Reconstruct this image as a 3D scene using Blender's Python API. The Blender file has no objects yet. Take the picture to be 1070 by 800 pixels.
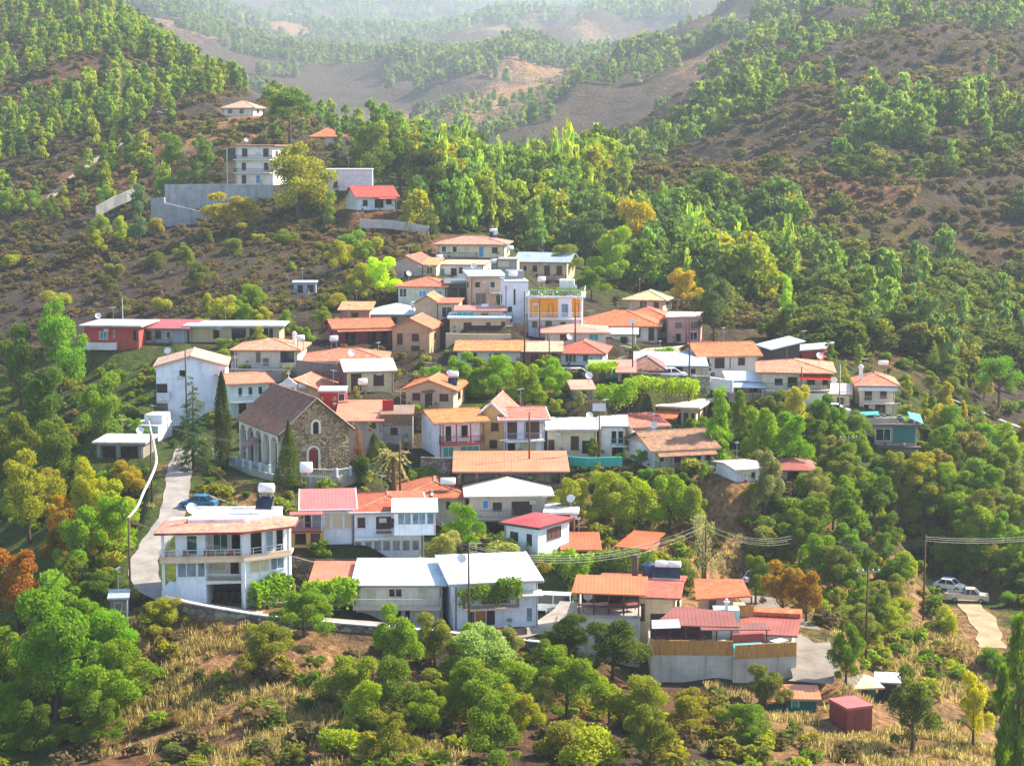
HAZE, SKY, SUNE, EXPO = 0.00014, .125, 5.0, 1.55
import bpy, bmesh, math, random
import numpy as np
from mathutils import Vector, Matrix
R = math.radians
random.seed(7)
rng = np.random.default_rng(11)
sc = bpy.context.scene
COL = sc.collection

# ------------------------------------------------------------------ camera
F_PX, CU, CV, PITCH = 1997.0, 535.0, 400.0, R(7.5)
cP, sP = math.cos(PITCH), math.sin(PITCH)
cam = bpy.data.cameras.new('camera')
camo = bpy.data.objects.new('camera', cam)
COL.objects.link(camo)
camo.location = (0, 0, 0)
camo.rotation_euler = (R(90) - PITCH, 0, 0)
cam.sensor_width = 36
cam.lens = 36 * F_PX / 1070
cam.clip_end = 12000
cam.clip_start = 1
sc.camera = camo

def at(u, v, Y):
    dx = (u - CU) / F_PX; dy = (CV - v) / F_PX
    t = Y / (cP + dy * sP)
    return Vector((t * dx, Y, t * (-sP + dy * cP)))

def project(x, y, z):
    d = y * cP - z * sP
    return CU + F_PX * x / d, CV - F_PX * (y * sP + z * cP) / d

# ------------------------------------------------------------------ noise
def _hash(ix, iy, seed):
    h = (ix.astype(np.int64) * 374761393 + iy.astype(np.int64) * 668265263 + seed * 1442695041) & 0x7fffffff
    h = ((h ^ (h >> 13)) * 1274126177) & 0x7fffffff
    return ((h ^ (h >> 16)) & 0xffff) / 65535.0

def vnoise(x, y, seed=0):
    x = np.asarray(x, float); y = np.asarray(y, float)
    ix = np.floor(x); iy = np.floor(y)
    fx = x - ix; fy = y - iy
    fx = fx * fx * fx * (fx * (fx * 6 - 15) + 10); fy = fy * fy * fy * (fy * (fy * 6 - 15) + 10)
    a = _hash(ix, iy, seed); b = _hash(ix + 1, iy, seed); c = _hash(ix, iy + 1, seed); d = _hash(ix + 1, iy + 1, seed)
    return (a * (1 - fx) + b * fx) * (1 - fy) + (c * (1 - fx) + d * fx) * fy

def fbm(x, y, o=4, seed=0):
    s = 0; a = 0.5; n = 0
    x = np.asarray(x, float); y = np.asarray(y, float)
    for i in range(o):
        s = s + a * vnoise(x, y, seed + i * 17); n += a; a *= 0.5
        x, y = x * 1.9 + y * 0.5 + 3.1, y * 1.9 - x * 0.5 + 7.7
    return s / n

def ridged(x, y, o=3, seed=0):
    s = 0; a = 0.5; n = 0
    for i in range(o):
        s = s + a * (1 - np.abs(2 * vnoise(x, y, seed + i * 13) - 1)) ** 1.3; n += a; a *= 0.5
        x, y = x * 2.03 + 1.7, y * 2.03 + 5.1
    return s / n

# ------------------------------------------------------------------ terrain
TU = [-500, -200, 0, 130, 260, 400, 540, 680, 820, 950, 1070, 1270, 1570]
TB = {
 55:  [1500]*13,
 100: [1050,1050,1040,1040,1030,1020,1020,1030,1040,1050,1050,1060,1060],
 140: [860,860,850,845,835,822,822,830,840,850,860,870,870],
 165: [820,810,790,770,742,735,740,760,768,785,800,820,830],
 177: [790,780,750,700,675,695,705,720,730,750,775,795,800],
 184: [770,760,720,628,640,658,670,690,712,735,760,780,790],
 200: [720,700,680,585,600,614,620,625,655,690,710,730,740],
 215: [680,660,635,535,545,570,575,580,590,640,665,690,700],
 230: [640,620,595,500,494,510,500,515,515,585,610,630,650],
 240: [610,590,570,484,478,468,472,482,490,545,585,600,620],
 252: [580,560,540,470,465,435,448,460,465,500,555,580,590],
 270: [540,520,495,440,428,395,405,405,422,440,505,530,540],
 290: [490,470,450,400,385,375,375,378,385,400,470,490,500],
 310: [455,440,412,366,360,345,347,365,360,375,440,450,460],
 330: [425,410,385,345,335,316,320,345,345,355,420,430,440],
 352: [395,385,360,325,305,285,290,325,325,330,395,400,405],
 372: [365,350,330,305,285,268,270,308,318,318,370,380,375],
 400: [330,320,300,270,258,240,262,295,310,305,325,330,320],
 450: [270,265,250,215,192,190,248,285,300,275,270,265,250],
 520: [190,195,190,158,120,160,252,272,258,215,212,200,180],
 600: [110,120,125,96,98,165,246,240,200,158,150,130,110],
 700: [30,50,60,30,95,190,240,210,150,105,95,70,50],
 800: [-40,-10,5,5,105,200,238,185,115,65,50,20,0],
 950: [-90,-60,-30,10,125,200,215,150,70,20,0,-30,-60],
 1300:[-90,-70,-40,20,120,165,165,105,25,-30,-50,-80,-90],
 1700:[-90,-70,-40,20,110,140,140,90,15,-35,-60,-80,-90],
 2600:[-80,-60,-40,10,70,100,105,70,5,-40,-60,-80,-80],
 4000:[-60,-50,-40,-10,25,48,52,25,-15,-40,-50,-60,-60],
 5600:[-40,-40,-35,-30,-18,-14,-12,-18,-25,-35,-40,-40,-40],
 7500:[-35,-35,-35,-35,-35,-35,-35,-35,-35,-35,-35,-35,-35],
}
_Y = np.array(sorted(TB)); _LY = np.log(_Y)
_T = np.array([TB[y] for y in _Y], float)
NU, NL = 160, 420
gu = np.linspace(-500, 1570, NU); gl = np.linspace(_LY[0], _LY[-1], NL)
tmp = np.array([np.interp(gu, TU, row) for row in _T])
fine = np.array([np.interp(gl, _LY, tmp[:, j]) for j in range(NU)]).T
def _blur(a, ax, r):
    k = np.exp(-0.5 * (np.arange(-3*r, 3*r+1) / r) ** 2); k /= k.sum()
    p = np.pad(a, [(3*r, 3*r) if i == ax else (0, 0) for i in range(2)], mode='edge')
    return np.apply_along_axis(lambda m: np.convolve(m, k, 'valid'), ax, p)
fine = _blur(_blur(fine, 1, 4), 0, 2)

def vtab(u, ly):
    fu = np.clip((u - gu[0]) / (gu[1] - gu[0]), 0, NU - 1.001); fl = np.clip((ly - gl[0]) / (gl[1] - gl[0]), 0, NL - 1.001)
    i = fu.astype(int); j = fl.astype(int); a = fu - i; b = fl - j
    return (fine[j, i] * (1-a) + fine[j, i+1] * a) * (1-b) + (fine[j+1, i] * (1-a) + fine[j+1, i+1] * a) * b

def sstep(a, b, x):
    t = np.clip((x - a) / (b - a), 0, 1); return t * t * (3 - 2 * t)

SPURS = []
def H0(x, y):
    x = np.atleast_1d(np.asarray(x, float)); y = np.maximum(np.atleast_1d(np.asarray(y, float)), 56)
    u = CU + F_PX * x / y
    v = vtab(u, np.log(y))
    dy = (CV - v) / F_PX
    z = y * (-sP + dy * cP) / (cP + dy * sP)
    far = sstep(340, 650, y)
    right = sstep(560, 800, u)
    # spurs and gullies running down the valley sides
    w = fbm(x / 260, y / 260, 3, 5) * 110
    sp1 = ridged((y * 0.9 + x * 0.42 + w) / 105, (x - 0.4 * y) / 620, 4, 3) - 0.5
    sp2 = ridged((y * 0.8 - x * 0.75 + w) / 140, (x + y) / 600, 4, 9) - 0.5
    sp3 = ridged((y * 0.8 - x * 0.6 + 2 * w) / 520, (x + .5 * y) / 1500, 5, 19) - 0.5
    vf = sstep(1300, 2000, y); sp1 = sp1 * (1 - vf) + sp3 * vf * 1.3; sp2 = sp2 * (1 - vf) + sp3 * vf * 1.3
    z = z + far * (right * sp1 * (7 + 0.014 * np.minimum(y, 1200) + 0.03 * np.clip(y - 1200, 0, 2400)) + (1 - right) * sp2 * (3 + 0.036 * np.clip(y - 450, 0, 2600)))
    z = z + sstep(300, 520, y) * right * (ridged((y + 0.5 * x) / 60, x / 200, 3, 31) - .5) * 11
    for pts, A, w_ in SPURS:          # named spurs of the right valley side: sharp crests falling away on both sides
        best = np.full(x.shape, 1e9); amp = np.zeros(x.shape)
        for i in range(len(pts) - 1):
            (ax, ay), (bx, by) = pts[i], pts[i+1]
            L2 = (bx-ax)**2 + (by-ay)**2; tt = np.clip(((x-ax)*(bx-ax) + (y-ay)*(by-ay)) / L2, 0, 1)
            d = np.hypot(x - ax - tt*(bx-ax), y - ay - tt*(by-ay)); c = d < best
            best = np.where(c, d, best); e = (i + tt) / (len(pts) - 1); amp = np.where(c, np.minimum(1, .25 + 2.2*e), amp)
        wob = 1 + .5 * (fbm(x / 55, y / 55, 3, 61) - .5)
        z = z + sstep(395, 480, y) * A * amp * wob * np.exp(-(best / w_) ** 1.25)
    z = z + (fbm(x / 38, y / 38, 4, 21) - 0.5) * (1.2 + 9 * far)
    z = z + (fbm(x / 7, y / 7, 3, 41) - 0.5) * (0.8 + 1.6 * far)
    return z

_SY = np.exp(np.linspace(math.log(110), math.log(7200), 2800))
def solve(Hf, u, v, ymin=110):
    dx = (u - CU) / F_PX; dy = (CV - v) / F_PX
    Y = _SY[_SY >= ymin]
    t = Y / (cP + dy * sP)
    z = t * (-sP + dy * cP)
    g = Hf(t * dx, Y)
    k = np.argmax(z <= g)
    if z[k] > g[k]: k = len(Y) - 1
    return Vector((t[k] * dx, Y[k], g[k]))

_sp = [([(560,240),(640,190),(760,115),(850,60),(930,10)], 17, 34), ([(600,265),(670,222),(770,160),(860,105),(950,50)], 15, 30),
       ([(640,285),(710,242),(800,192),(900,130),(990,75)], 14, 27), ([(690,305),(770,255),(850,208),(930,160),(1040,100)], 13, 24),
       ([(740,322),(830,270),(910,228),(990,185),(1090,135)], 11, 20), ([(800,345),(880,292),(960,252),(1040,218),(1120,180)], 9, 16),
       ([(520,205),(600,150),(700,80),(770,30)], 26, 60), ([(450,175),(520,125),(600,70),(660,20)], 40, 95), ([(400,130),(470,90),(540,40)], 50, 130)]
_res = []
for px_, A_s, w_s in _sp: _res.append(([tuple(solve(H0, u, v, 330).xy) for u, v in px_], A_s, w_s))
SPURS = _res

pads = []      # (x, y, ca, sa, x0, x1, y0, y1, z, margin)
def add_pad(P, yaw, x0, x1, y0, y1, z=None, m=4.5):
    pads.append((P.x, P.y, math.cos(yaw), math.sin(yaw), x0, x1, y0, y1, P.z if z is None else z, m))
roads = []     # (list of (x,y,z), halfwidth, margin)

def H(x, y):
    x = np.atleast_1d(np.asarray(x, float)); y = np.atleast_1d(np.asarray(y, float))
    z = H0(x, y)
    for pts, hw, m in roads:
        best = np.full(x.shape, 1e9); bz = np.zeros(x.shape)
        for (a, b) in zip(pts[:-1], pts[1:]):
            ax, ay, az = a; bx, by, bz_ = b
            L2 = (bx-ax)**2 + (by-ay)**2
            t = np.clip(((x-ax)*(bx-ax) + (y-ay)*(by-ay)) / L2, 0, 1)
            d = np.hypot(x - ax - t*(bx-ax), y - ay - t*(by-ay))
            c = d < best
            best = np.where(c, d, best); bz = np.where(c, az + t*(bz_-az), bz)
        w = 1 - sstep(hw + .3, hw + m, best)
        z = z * (1 - w) + (bz - .12) * w
    for (px, py, ca, sa, x0, x1, y0, y1, pz, m) in pads:
        dx = x - px; dy = y - py
        lx = dx * ca + dy * sa; ly = -dx * sa + dy * ca
        d = np.hypot(np.maximum(np.maximum(x0 - lx, lx - x1), 0), np.maximum(np.maximum(y0 - ly, ly - y1), 0))
        w = 1 - sstep(0.2, m, d)
        z = z * (1 - w) + (pz - .06) * w
    return z

# ------------------------------------------------------------------ materials
def srgb(h):
    if isinstance(h, (tuple, list)): return tuple(h[:3])
    h = h.lstrip('#'); c = [int(h[i:i+2], 16) / 255 for i in (0, 2, 4)]
    return tuple(x / 12.92 if x <= .04045 else ((x + .055) / 1.055) ** 2.4 for x in c)

def leafc(c):
    """a leaf colour, its greens warmed a little"""
    r, g, b = srgb(c)
    return (max(r * 1.08, .56 * g) if b < g * .5 else r * 1.05, g, min(b * .75, .3 * g) if b < g * .5 else b * .8) if g > r else (r * .92, g, b * .8)

class NT:
    def __init__(s, name):
        s.m = bpy.data.materials.new(name); s.m.use_nodes = True
        s.t = s.m.node_tree; s.b = s.t.nodes['Principled BSDF']; s.out = s.t.nodes['Material Output']
    def n(s, typ, **kw):
        n = s.t.nodes.new(typ)
        for k, v in kw.items(): setattr(n, k, v)
        return n
    def l(s, a, b): s.t.links.new(a, b)
    def coord(s, kind='Object', scale=(1, 1, 1)):
        tc = s.n('ShaderNodeTexCoord'); mp = s.n('ShaderNodeMapping'); mp.inputs['Scale'].default_value = scale
        s.l(tc.outputs[kind], mp.inputs[0]); return mp.outputs[0]
    def noise(s, vec, scale, detail=4, rough=.6):
        n = s.n('ShaderNodeTexNoise'); n.inputs['Scale'].default_value = scale; n.inputs['Detail'].default_value = detail
        n.inputs['Roughness'].default_value = rough; s.l(vec, n.inputs['Vector']); return n.outputs['Fac']
    def ramp(s, fac, stops):
        r = s.n('ShaderNodeValToRGB'); e = r.color_ramp.elements
        while len(e) < len(stops): e.new(.5)
        for i, (p, c) in enumerate(stops):
            e[i].position = p; e[i].color = (*srgb(c), 1) if not isinstance(c, float) else (c, c, c, 1)
        s.l(fac, r.inputs[0]); return r.outputs[0]
    def mix(s, fac, a, b, mode='MIX'):
        m = s.n('ShaderNodeMix', data_type='RGBA', blend_type=mode)
        for sock, val in ((m.inputs[0], fac), (m.inputs[6], a), (m.inputs[7], b)):
            if hasattr(val, 'is_linked') or hasattr(val, 'links'): s.l(val, sock)
            elif isinstance(val, (int, float)): sock.default_value = val if sock == m.inputs[0] else (val, val, val, 1)
            else: sock.default_value = (*srgb(val), 1)
        return m.outputs[2]
    def bump(s, h, strength=.4, dist=.05):
        b = s.n('ShaderNodeBump'); b.inputs['Strength'].default_value = strength; b.inputs['Distance'].default_value = dist
        s.l(h, b.inputs['Height']); s.l(b.outputs[0], s.b.inputs['Normal'])
    def math(s, op, a, b=None):
        m = s.n('ShaderNodeMath', operation=op)
        for i, v in enumerate((a, b)):
            if v is None: continue
            if isinstance(v, (int, float)): m.inputs[i].default_value = v
            else: s.l(v, m.inputs[i])
        return m.outputs[0]

_mc = {}
def cached(f):
    def g(*a):
        k = (f.__name__,) + tuple(a)
        if k not in _mc: _mc[k] = f(*a)
        return _mc[k]
    return g

def scale_c(c, k): return tuple(min(1, x * k) for x in srgb(c))

def fade(c):
    """sun-bleached version of a roof colour"""
    b = srgb(c); b = (b[0], b[1] * 1.08, b[2] * .85) if b[0] > b[2] * 2.2 else b; return tuple(x * .93 + y * .07 for x, y in zip(b, (.52, .36, .27))) if b[0] > b[2] * 1.6 else b

@cached
def plaster(c):
    t = NT('plaster'); v = t.coord()
    n = t.noise(v, .5, 6, .65); base = srgb(c)
    r = t.ramp(n, [(.3, scale_c(base, .68)), (.5, scale_c(base, .98)), (.7, base)])
    st = t.noise(t.coord(scale=(2.2, 2.2, .22)), 1.0, 5, .7)
    sr = t.ramp(st, [(.5, 0.0), (.78, .62)])
    col = t.mix(sr, r, scale_c((.35*base[0], .33*base[1], .3*base[2]), 1.6))
    t.l(col, t.b.inputs['Base Color']); t.b.inputs['Roughness'].default_value = .9
    t.bump(t.noise(v, 6, 3), .25, .03)
    return t.m

@cached
def tiles(c):
    t = NT('roof_tiles'); v = t.coord(); base = fade(c)
    n = t.noise(v, 1.1, 6, .7)
    r = t.ramp(n, [(.3, scale_c(base, .48)), (.46, scale_c(base, .85)), (.58, base), (.74, tuple(min(1, x * 1.15 + .07) for x in base))])
    vo = t.n('ShaderNodeTexVoronoi'); vo.inputs['Scale'].default_value = 3.2; t.l(v, vo.inputs['Vector'])
    col = t.mix(.3, r, vo.outputs['Color'], 'OVERLAY')
    col = t.mix(t.ramp(t.noise(v, .45, 5, .7), [(.55, 0.0), (.72, .55)]), col, scale_c(base, .5))
    w1 = t.n('ShaderNodeTexWave', bands_direction='X'); w1.inputs['Scale'].default_value = 1.25; w1.inputs['Distortion'].default_value = .4
    w2 = t.n('ShaderNodeTexWave', bands_direction='Y'); w2.inputs['Scale'].default_value = .9; w2.inputs['Distortion'].default_value = .4
    t.l(v, w1.inputs[0]); t.l(v, w2.inputs[0])
    s = t.math('ADD', w1.outputs['Fac'], w2.outputs['Fac'])
    t.l(col, t.b.inputs['Base Color']); t.b.inputs['Roughness'].default_value = .85
    t.bump(s, .3, .05)
    return t.m

@cached
def metal(c):
    t = NT('sheet_roof'); v = t.coord(); base = fade(c)
    n = t.noise(v, .45, 5, .6)
    r = t.ramp(n, [(.3, scale_c(base, .78)), (.5, base), (.75, tuple(min(1, x * 1.08 + .02) for x in base))])
    st = t.noise(t.coord(scale=(.3, 3.5, 3.5)), 1, 4, .7)
    col = t.mix(t.ramp(st, [(.58, 0.0), (.82, .45)]), r, '#8a6a50')
    w1 = t.n('ShaderNodeTexWave', bands_direction='X'); w1.inputs['Scale'].default_value = .8
    t.l(v, w1.inputs[0])
    t.l(col, t.b.inputs['Base Color']); t.b.inputs['Roughness'].default_value = .55
    t.bump(w1.outputs['Fac'], .25, .04)
    return t.m

@cached
def plain(c, rough=.6, metallic=0.0):
    t = NT('paint'); v = t.coord(); base = srgb(c)
    r = t.ramp(t.noise(v, 2.5, 4), [(.3, scale_c(base, .8)), (.65, base)])
    t.l(r, t.b.inputs['Base Color']); t.b.inputs['Roughness'].default_value = rough; t.b.inputs['Metallic'].default_value = metallic
    return t.m

@cached
def glass(c):
    t = NT('window_glass'); v = t.coord(); base = srgb(c)
    r = t.ramp(t.noise(v, .9, 3), [(.35, scale_c(base, .5)), (.6, base)])
    t.l(r, t.b.inputs['Base Color']); t.b.inputs['Roughness'].default_value = .12
    return t.m

@cached
def concrete(c):
    t = NT('concrete'); v = t.coord(); base = srgb(c)
    n = t.noise(v, .35, 7, .7)
    r = t.ramp(n, [(.25, scale_c(base, .5)), (.48, scale_c(base, .9)), (.7, scale_c(base, 1.15))])
    st = t.noise(t.coord(scale=(1.2, 1.2, .12)), 1.0, 6, .7)
    col = t.mix(t.ramp(st, [(.5, 0.0), (.75, .65)]), r, scale_c(base, .28))
    t.l(col, t.b.inputs['Base Color']); t.b.inputs['Roughness'].default_value = .95
    t.bump(t.noise(v, 3, 5), .4, .06)
    return t.m

@cached
def stone(c, sc_=1.6):
    t = NT('stone_masonry'); v = t.coord(scale=(1, 1, 1.5)); base = srgb(c)
    d = t.n('ShaderNodeTexNoise'); d.inputs['Scale'].default_value = 1.2; t.l(v, d.inputs['Vector'])
    vv = t.n('ShaderNodeVectorMath', operation='ADD'); t.l(v, vv.inputs[0])
    dm = t.n('ShaderNodeVectorMath', operation='SCALE'); dm.inputs['Scale'].default_value = .35; t.l(d.outputs['Color'], dm.inputs[0]); t.l(dm.outputs[0], vv.inputs[1])
    vo = t.n('ShaderNodeTexVoronoi'); vo.inputs['Scale'].default_value = sc_; t.l(vv.outputs[0], vo.inputs['Vector'])
    ve = t.n('ShaderNodeTexVoronoi', feature='DISTANCE_TO_EDGE'); ve.inputs['Scale'].default_value = sc_; t.l(vv.outputs[0], ve.inputs['Vector'])
    sep = t.n('ShaderNodeSeparateColor'); t.l(vo.outputs['Color'], sep.inputs[0])
    r = t.ramp(sep.outputs[0], [(0, scale_c(base, .45)), (.5, base), (1, tuple(min(1, x * 1.5 + .03) for x in base))])
    e = t.ramp(ve.outputs['Distance'], [(.0, scale_c(base, .28)), (.09, '#ffffff')])
    col = t.mix(.85, r, e, 'MULTIPLY')
    col = t.mix(.5, col, t.ramp(t.noise(v, .5, 5), [(.3, 0.35), (.7, 1.0)]), 'MULTIPLY')
    t.l(col, t.b.inputs['Base Color']); t.b.inputs['Roughness'].default_value = .95
    t.bump(ve.outputs['Distance'], .8, .12)
    return t.m

@cached
def wood(c):
    t = NT('timber'); base = srgb(c)
    n = t.noise(t.coord(scale=(6, 6, .7)), 1.5, 5)
    t.l(t.ramp(n, [(.3, scale_c(base, .5)), (.7, scale_c(base, 1.2))]), t.b.inputs['Base Color']); t.b.inputs['Roughness'].default_value = .85
    return t.m

def leaf_material(stuff=False):
    t = NT('foliage'); g = t.n('ShaderNodeNewGeometry')
    if stuff:
        a = t.n('ShaderNodeAttribute'); a.attribute_name = 'tint'; base = a.outputs['Color']
    else:
        o = t.n('ShaderNodeObjectInfo'); base = o.outputs['Color']
    rnd = g.outputs['Random Per Island']
    k = t.ramp(rnd, [(0, 0.5), (.5, .9), (1, 1.0)])
    c1 = t.mix(1.0, base, k, 'MULTIPLY')
    n = t.noise(t.coord('Object'), 3.0, 3)
    c2 = t.mix(t.ramp(n, [(.45, 0.0), (.7, .3)]), c1, '#8a8a2a')
    c2 = t.mix(1.0, c2, (1.0, 1.0, .86), 'MULTIPLY')
    hs = t.n('ShaderNodeHueSaturation'); t.l(c2, hs.inputs['Color'])
    t.l(t.math('ADD', t.math('MULTIPLY', rnd, .04), .472), hs.inputs['Hue']); hs.inputs['Saturation'].default_value = 1.0; hs.inputs['Value'].default_value = 1.3
    t.l(hs.outputs[0], t.b.inputs['Base Color']); t.b.inputs['Roughness'].default_value = .75
    t.b.inputs['Specular IOR Level'].default_value = .1
    tr = t.n('ShaderNodeBsdfTranslucent')
    b2 = t.n('ShaderNodeHueSaturation'); b2.inputs['Value'].default_value = 1.6; b2.inputs['Saturation'].default_value = 1.1; t.l(hs.outputs[0], b2.inputs['Color'])
    t.l(b2.outputs[0], tr.inputs['Color'])
    ms = t.n('ShaderNodeMixShader'); ms.inputs[0].default_value = .42
    t.l(t.b.outputs[0], ms.inputs[1]); t.l(tr.outputs[0], ms.inputs[2]); t.l(ms.outputs[0], t.out.inputs['Surface'])
    return t.m

# ------------------------------------------------------------------ mesh helpers
class MB:
    def __init__(s): s.v = []; s.f = []; s.smooth = False
    def poly(s, pts): 
        i = len(s.v); s.v += [tuple(p) for p in pts]; s.f.append(tuple(range(i, i + len(pts)))); return s
    def box(s, x0, x1, y0, y1, z0, z1, M=None):
        c = [Vector((x, y, z)) for z in (z0, z1) for (x, y) in ((x0, y0), (x1, y0), (x1, y1), (x0, y1))]
        if M: c = [M @ p for p in c]
        i = len(s.v); s.v += [tuple(p) for p in c]
        s.f += [tuple(i + k for k in q) for q in ((3,2,1,0), (4,5,6,7), (0,1,5,4), (1,2,6,5), (2,3,7,6), (3,0,4,7))]
        return s
    def prism(s, poly, z0, z1):
        n = len(poly); i = len(s.v)
        z1s = z1 if isinstance(z1, (list, tuple)) else [z1] * n
        s.v += [(x, y, z0) for x, y in poly] + [(x, y, z) for (x, y), z in zip(poly, z1s)]
        s.f.append(tuple(i + n - 1 - k for k in range(n))); s.f.append(tuple(i + n + k for k in range(n)))
        for k in range(n):
            j = (k + 1) % n; s.f.append((i + k, i + j, i + n + j, i + n + k))
        return s
    def slab(s, faces, thk):
        """upper faces (lists of 3D points) given a thickness downward"""
        key = {}; idx = []
        def vi(p):
            k = (round(p[0], 4), round(p[1], 4), round(p[2], 4))
            if k not in key: key[k] = len(idx); idx.append(k)
            return key[k]
        F = [[vi(p) for p in f] for f in faces]
        n = len(idx); o = len(s.v)
        s.v += idx + [(x, y, z - thk) for x, y, z in idx]
        E = {}
        for f in F:
            s.f.append(tuple(o + k for k in f)); s.f.append(tuple(o + n + k for k in reversed(f)))
            for a, b in zip(f, f[1:] + f[:1]): E[(a, b)] = 1
        for (a, b) in E:
            if (b, a) not in E: s.f.append((o + b, o + a, o + n + a, o + n + b))
        return s
    def tube(s, pts, r, seg=6, cap=True):
        pts = [Vector(p) for p in pts]
        rs = r if isinstance(r, (list, tuple)) else [r] * len(pts)
        o = len(s.v); n = len(pts)
        for k, p in enumerate(pts):
            d = (pts[min(k+1, n-1)] - pts[max(k-1, 0)]).normalized()
            a = d.orthogonal().normalized() if abs(d.z) < .99 else Vector((1, 0, 0))
            if abs(d.z) < .99: a = d.cross(Vector((0, 0, 1))).normalized()
            b = d.cross(a)
            for q in range(seg):
                w = 2 * math.pi * q / seg
                s.v.append(tuple(p + (a * math.cos(w) + b * math.sin(w)) * rs[k]))
        for k in range(n - 1):
            for q in range(seg):
                q2 = (q + 1) % seg
                s.f.append((o + k*seg + q, o + k*seg + q2, o + (k+1)*seg + q2, o + (k+1)*seg + q))
        if cap:
            s.f.append(tuple(o + q for q in reversed(range(seg)))); s.f.append(tuple(o + (n-1)*seg + q for q in range(seg)))
        return s
    def ball(s, c, r, seg=8, rings=5):
        rx, ry, rz = r if isinstance(r, (tuple, list)) else (r, r, r)
        pts = []
        o = len(s.v)
        for i in range(rings + 1):
            th = math.pi * i / rings
            for q in range(seg):
                w = 2 * math.pi * q / seg
                s.v.append((c[0] + rx * math.sin(th) * math.cos(w), c[1] + ry * math.sin(th) * math.sin(w), c[2] + rz * math.cos(th)))
        for i in range(rings):
            for q in range(seg):
                q2 = (q+1) % seg
                s.f.append((o + i*seg + q, o + (i+1)*seg + q, o + (i+1)*seg + q2, o + i*seg + q2))
        return s
    def mesh(s, name, mat):
        me = bpy.data.meshes.new(name); me.from_pydata(s.v, [], s.f); me.validate(); me.update()
        me.materials.append(mat)
        if s.smooth: me.polygons.foreach_set('use_smooth', [True] * len(me.polygons))
        return me
    def build(s, name, mat, parent=None, M=None):
        o = bpy.data.objects.new(name, s.mesh(name, mat)); COL.objects.link(o)
        if parent is not None: o.parent = parent
        if M is not None: o.matrix_local = M
        return o

def tag(o, label=None, cat=None, group=None, kind=None):
    if label: o['label'] = label
    if cat: o['category'] = cat
    if group: o['group'] = group
    if kind: o['kind'] = kind
    return o

def empty(name, P, yaw=0):
    o = bpy.data.objects.new(name, None); COL.objects.link(o); o.empty_display_size = .5
    o.location = P; o.rotation_euler = (0, 0, yaw); return o
landmarks = []   # (u, v, phrase)
# ------------------------------------------------------------------ houses
WK = {  # frame colour, pane material
 'w': ('#e8e8e4', lambda: glass('#27333d')), 'b': ('#4a2a1c', lambda: plain('#4d2f22', .7)),
 'k': ('#3a2a24', lambda: glass('#14161a')), 'u': ('#dfe6ea', lambda: plain('#3f8fc0', .6)),  # k: near-black pane, also painted in for the shade of open bays
 'g': ('#e6e6df', lambda: glass('#2f5d50')), 'c': ('#dcd8cc', lambda: plain('#cbbd9d', .7)),
 't': ('#e0e6e4', lambda: plain('#2aa79e', .6)), 'n': ('#b9b2a6', lambda: plain('#7d6a5a', .8)),
 'l': ('#e4e6e6', lambda: glass('#7d93a1')), 'o': ('#9a6238', lambda: plain('#b0713c', .6)),
 'r': ('#7a2320', lambda: wood('#7e2a22')),
}
class House: pass
HS = []

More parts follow.
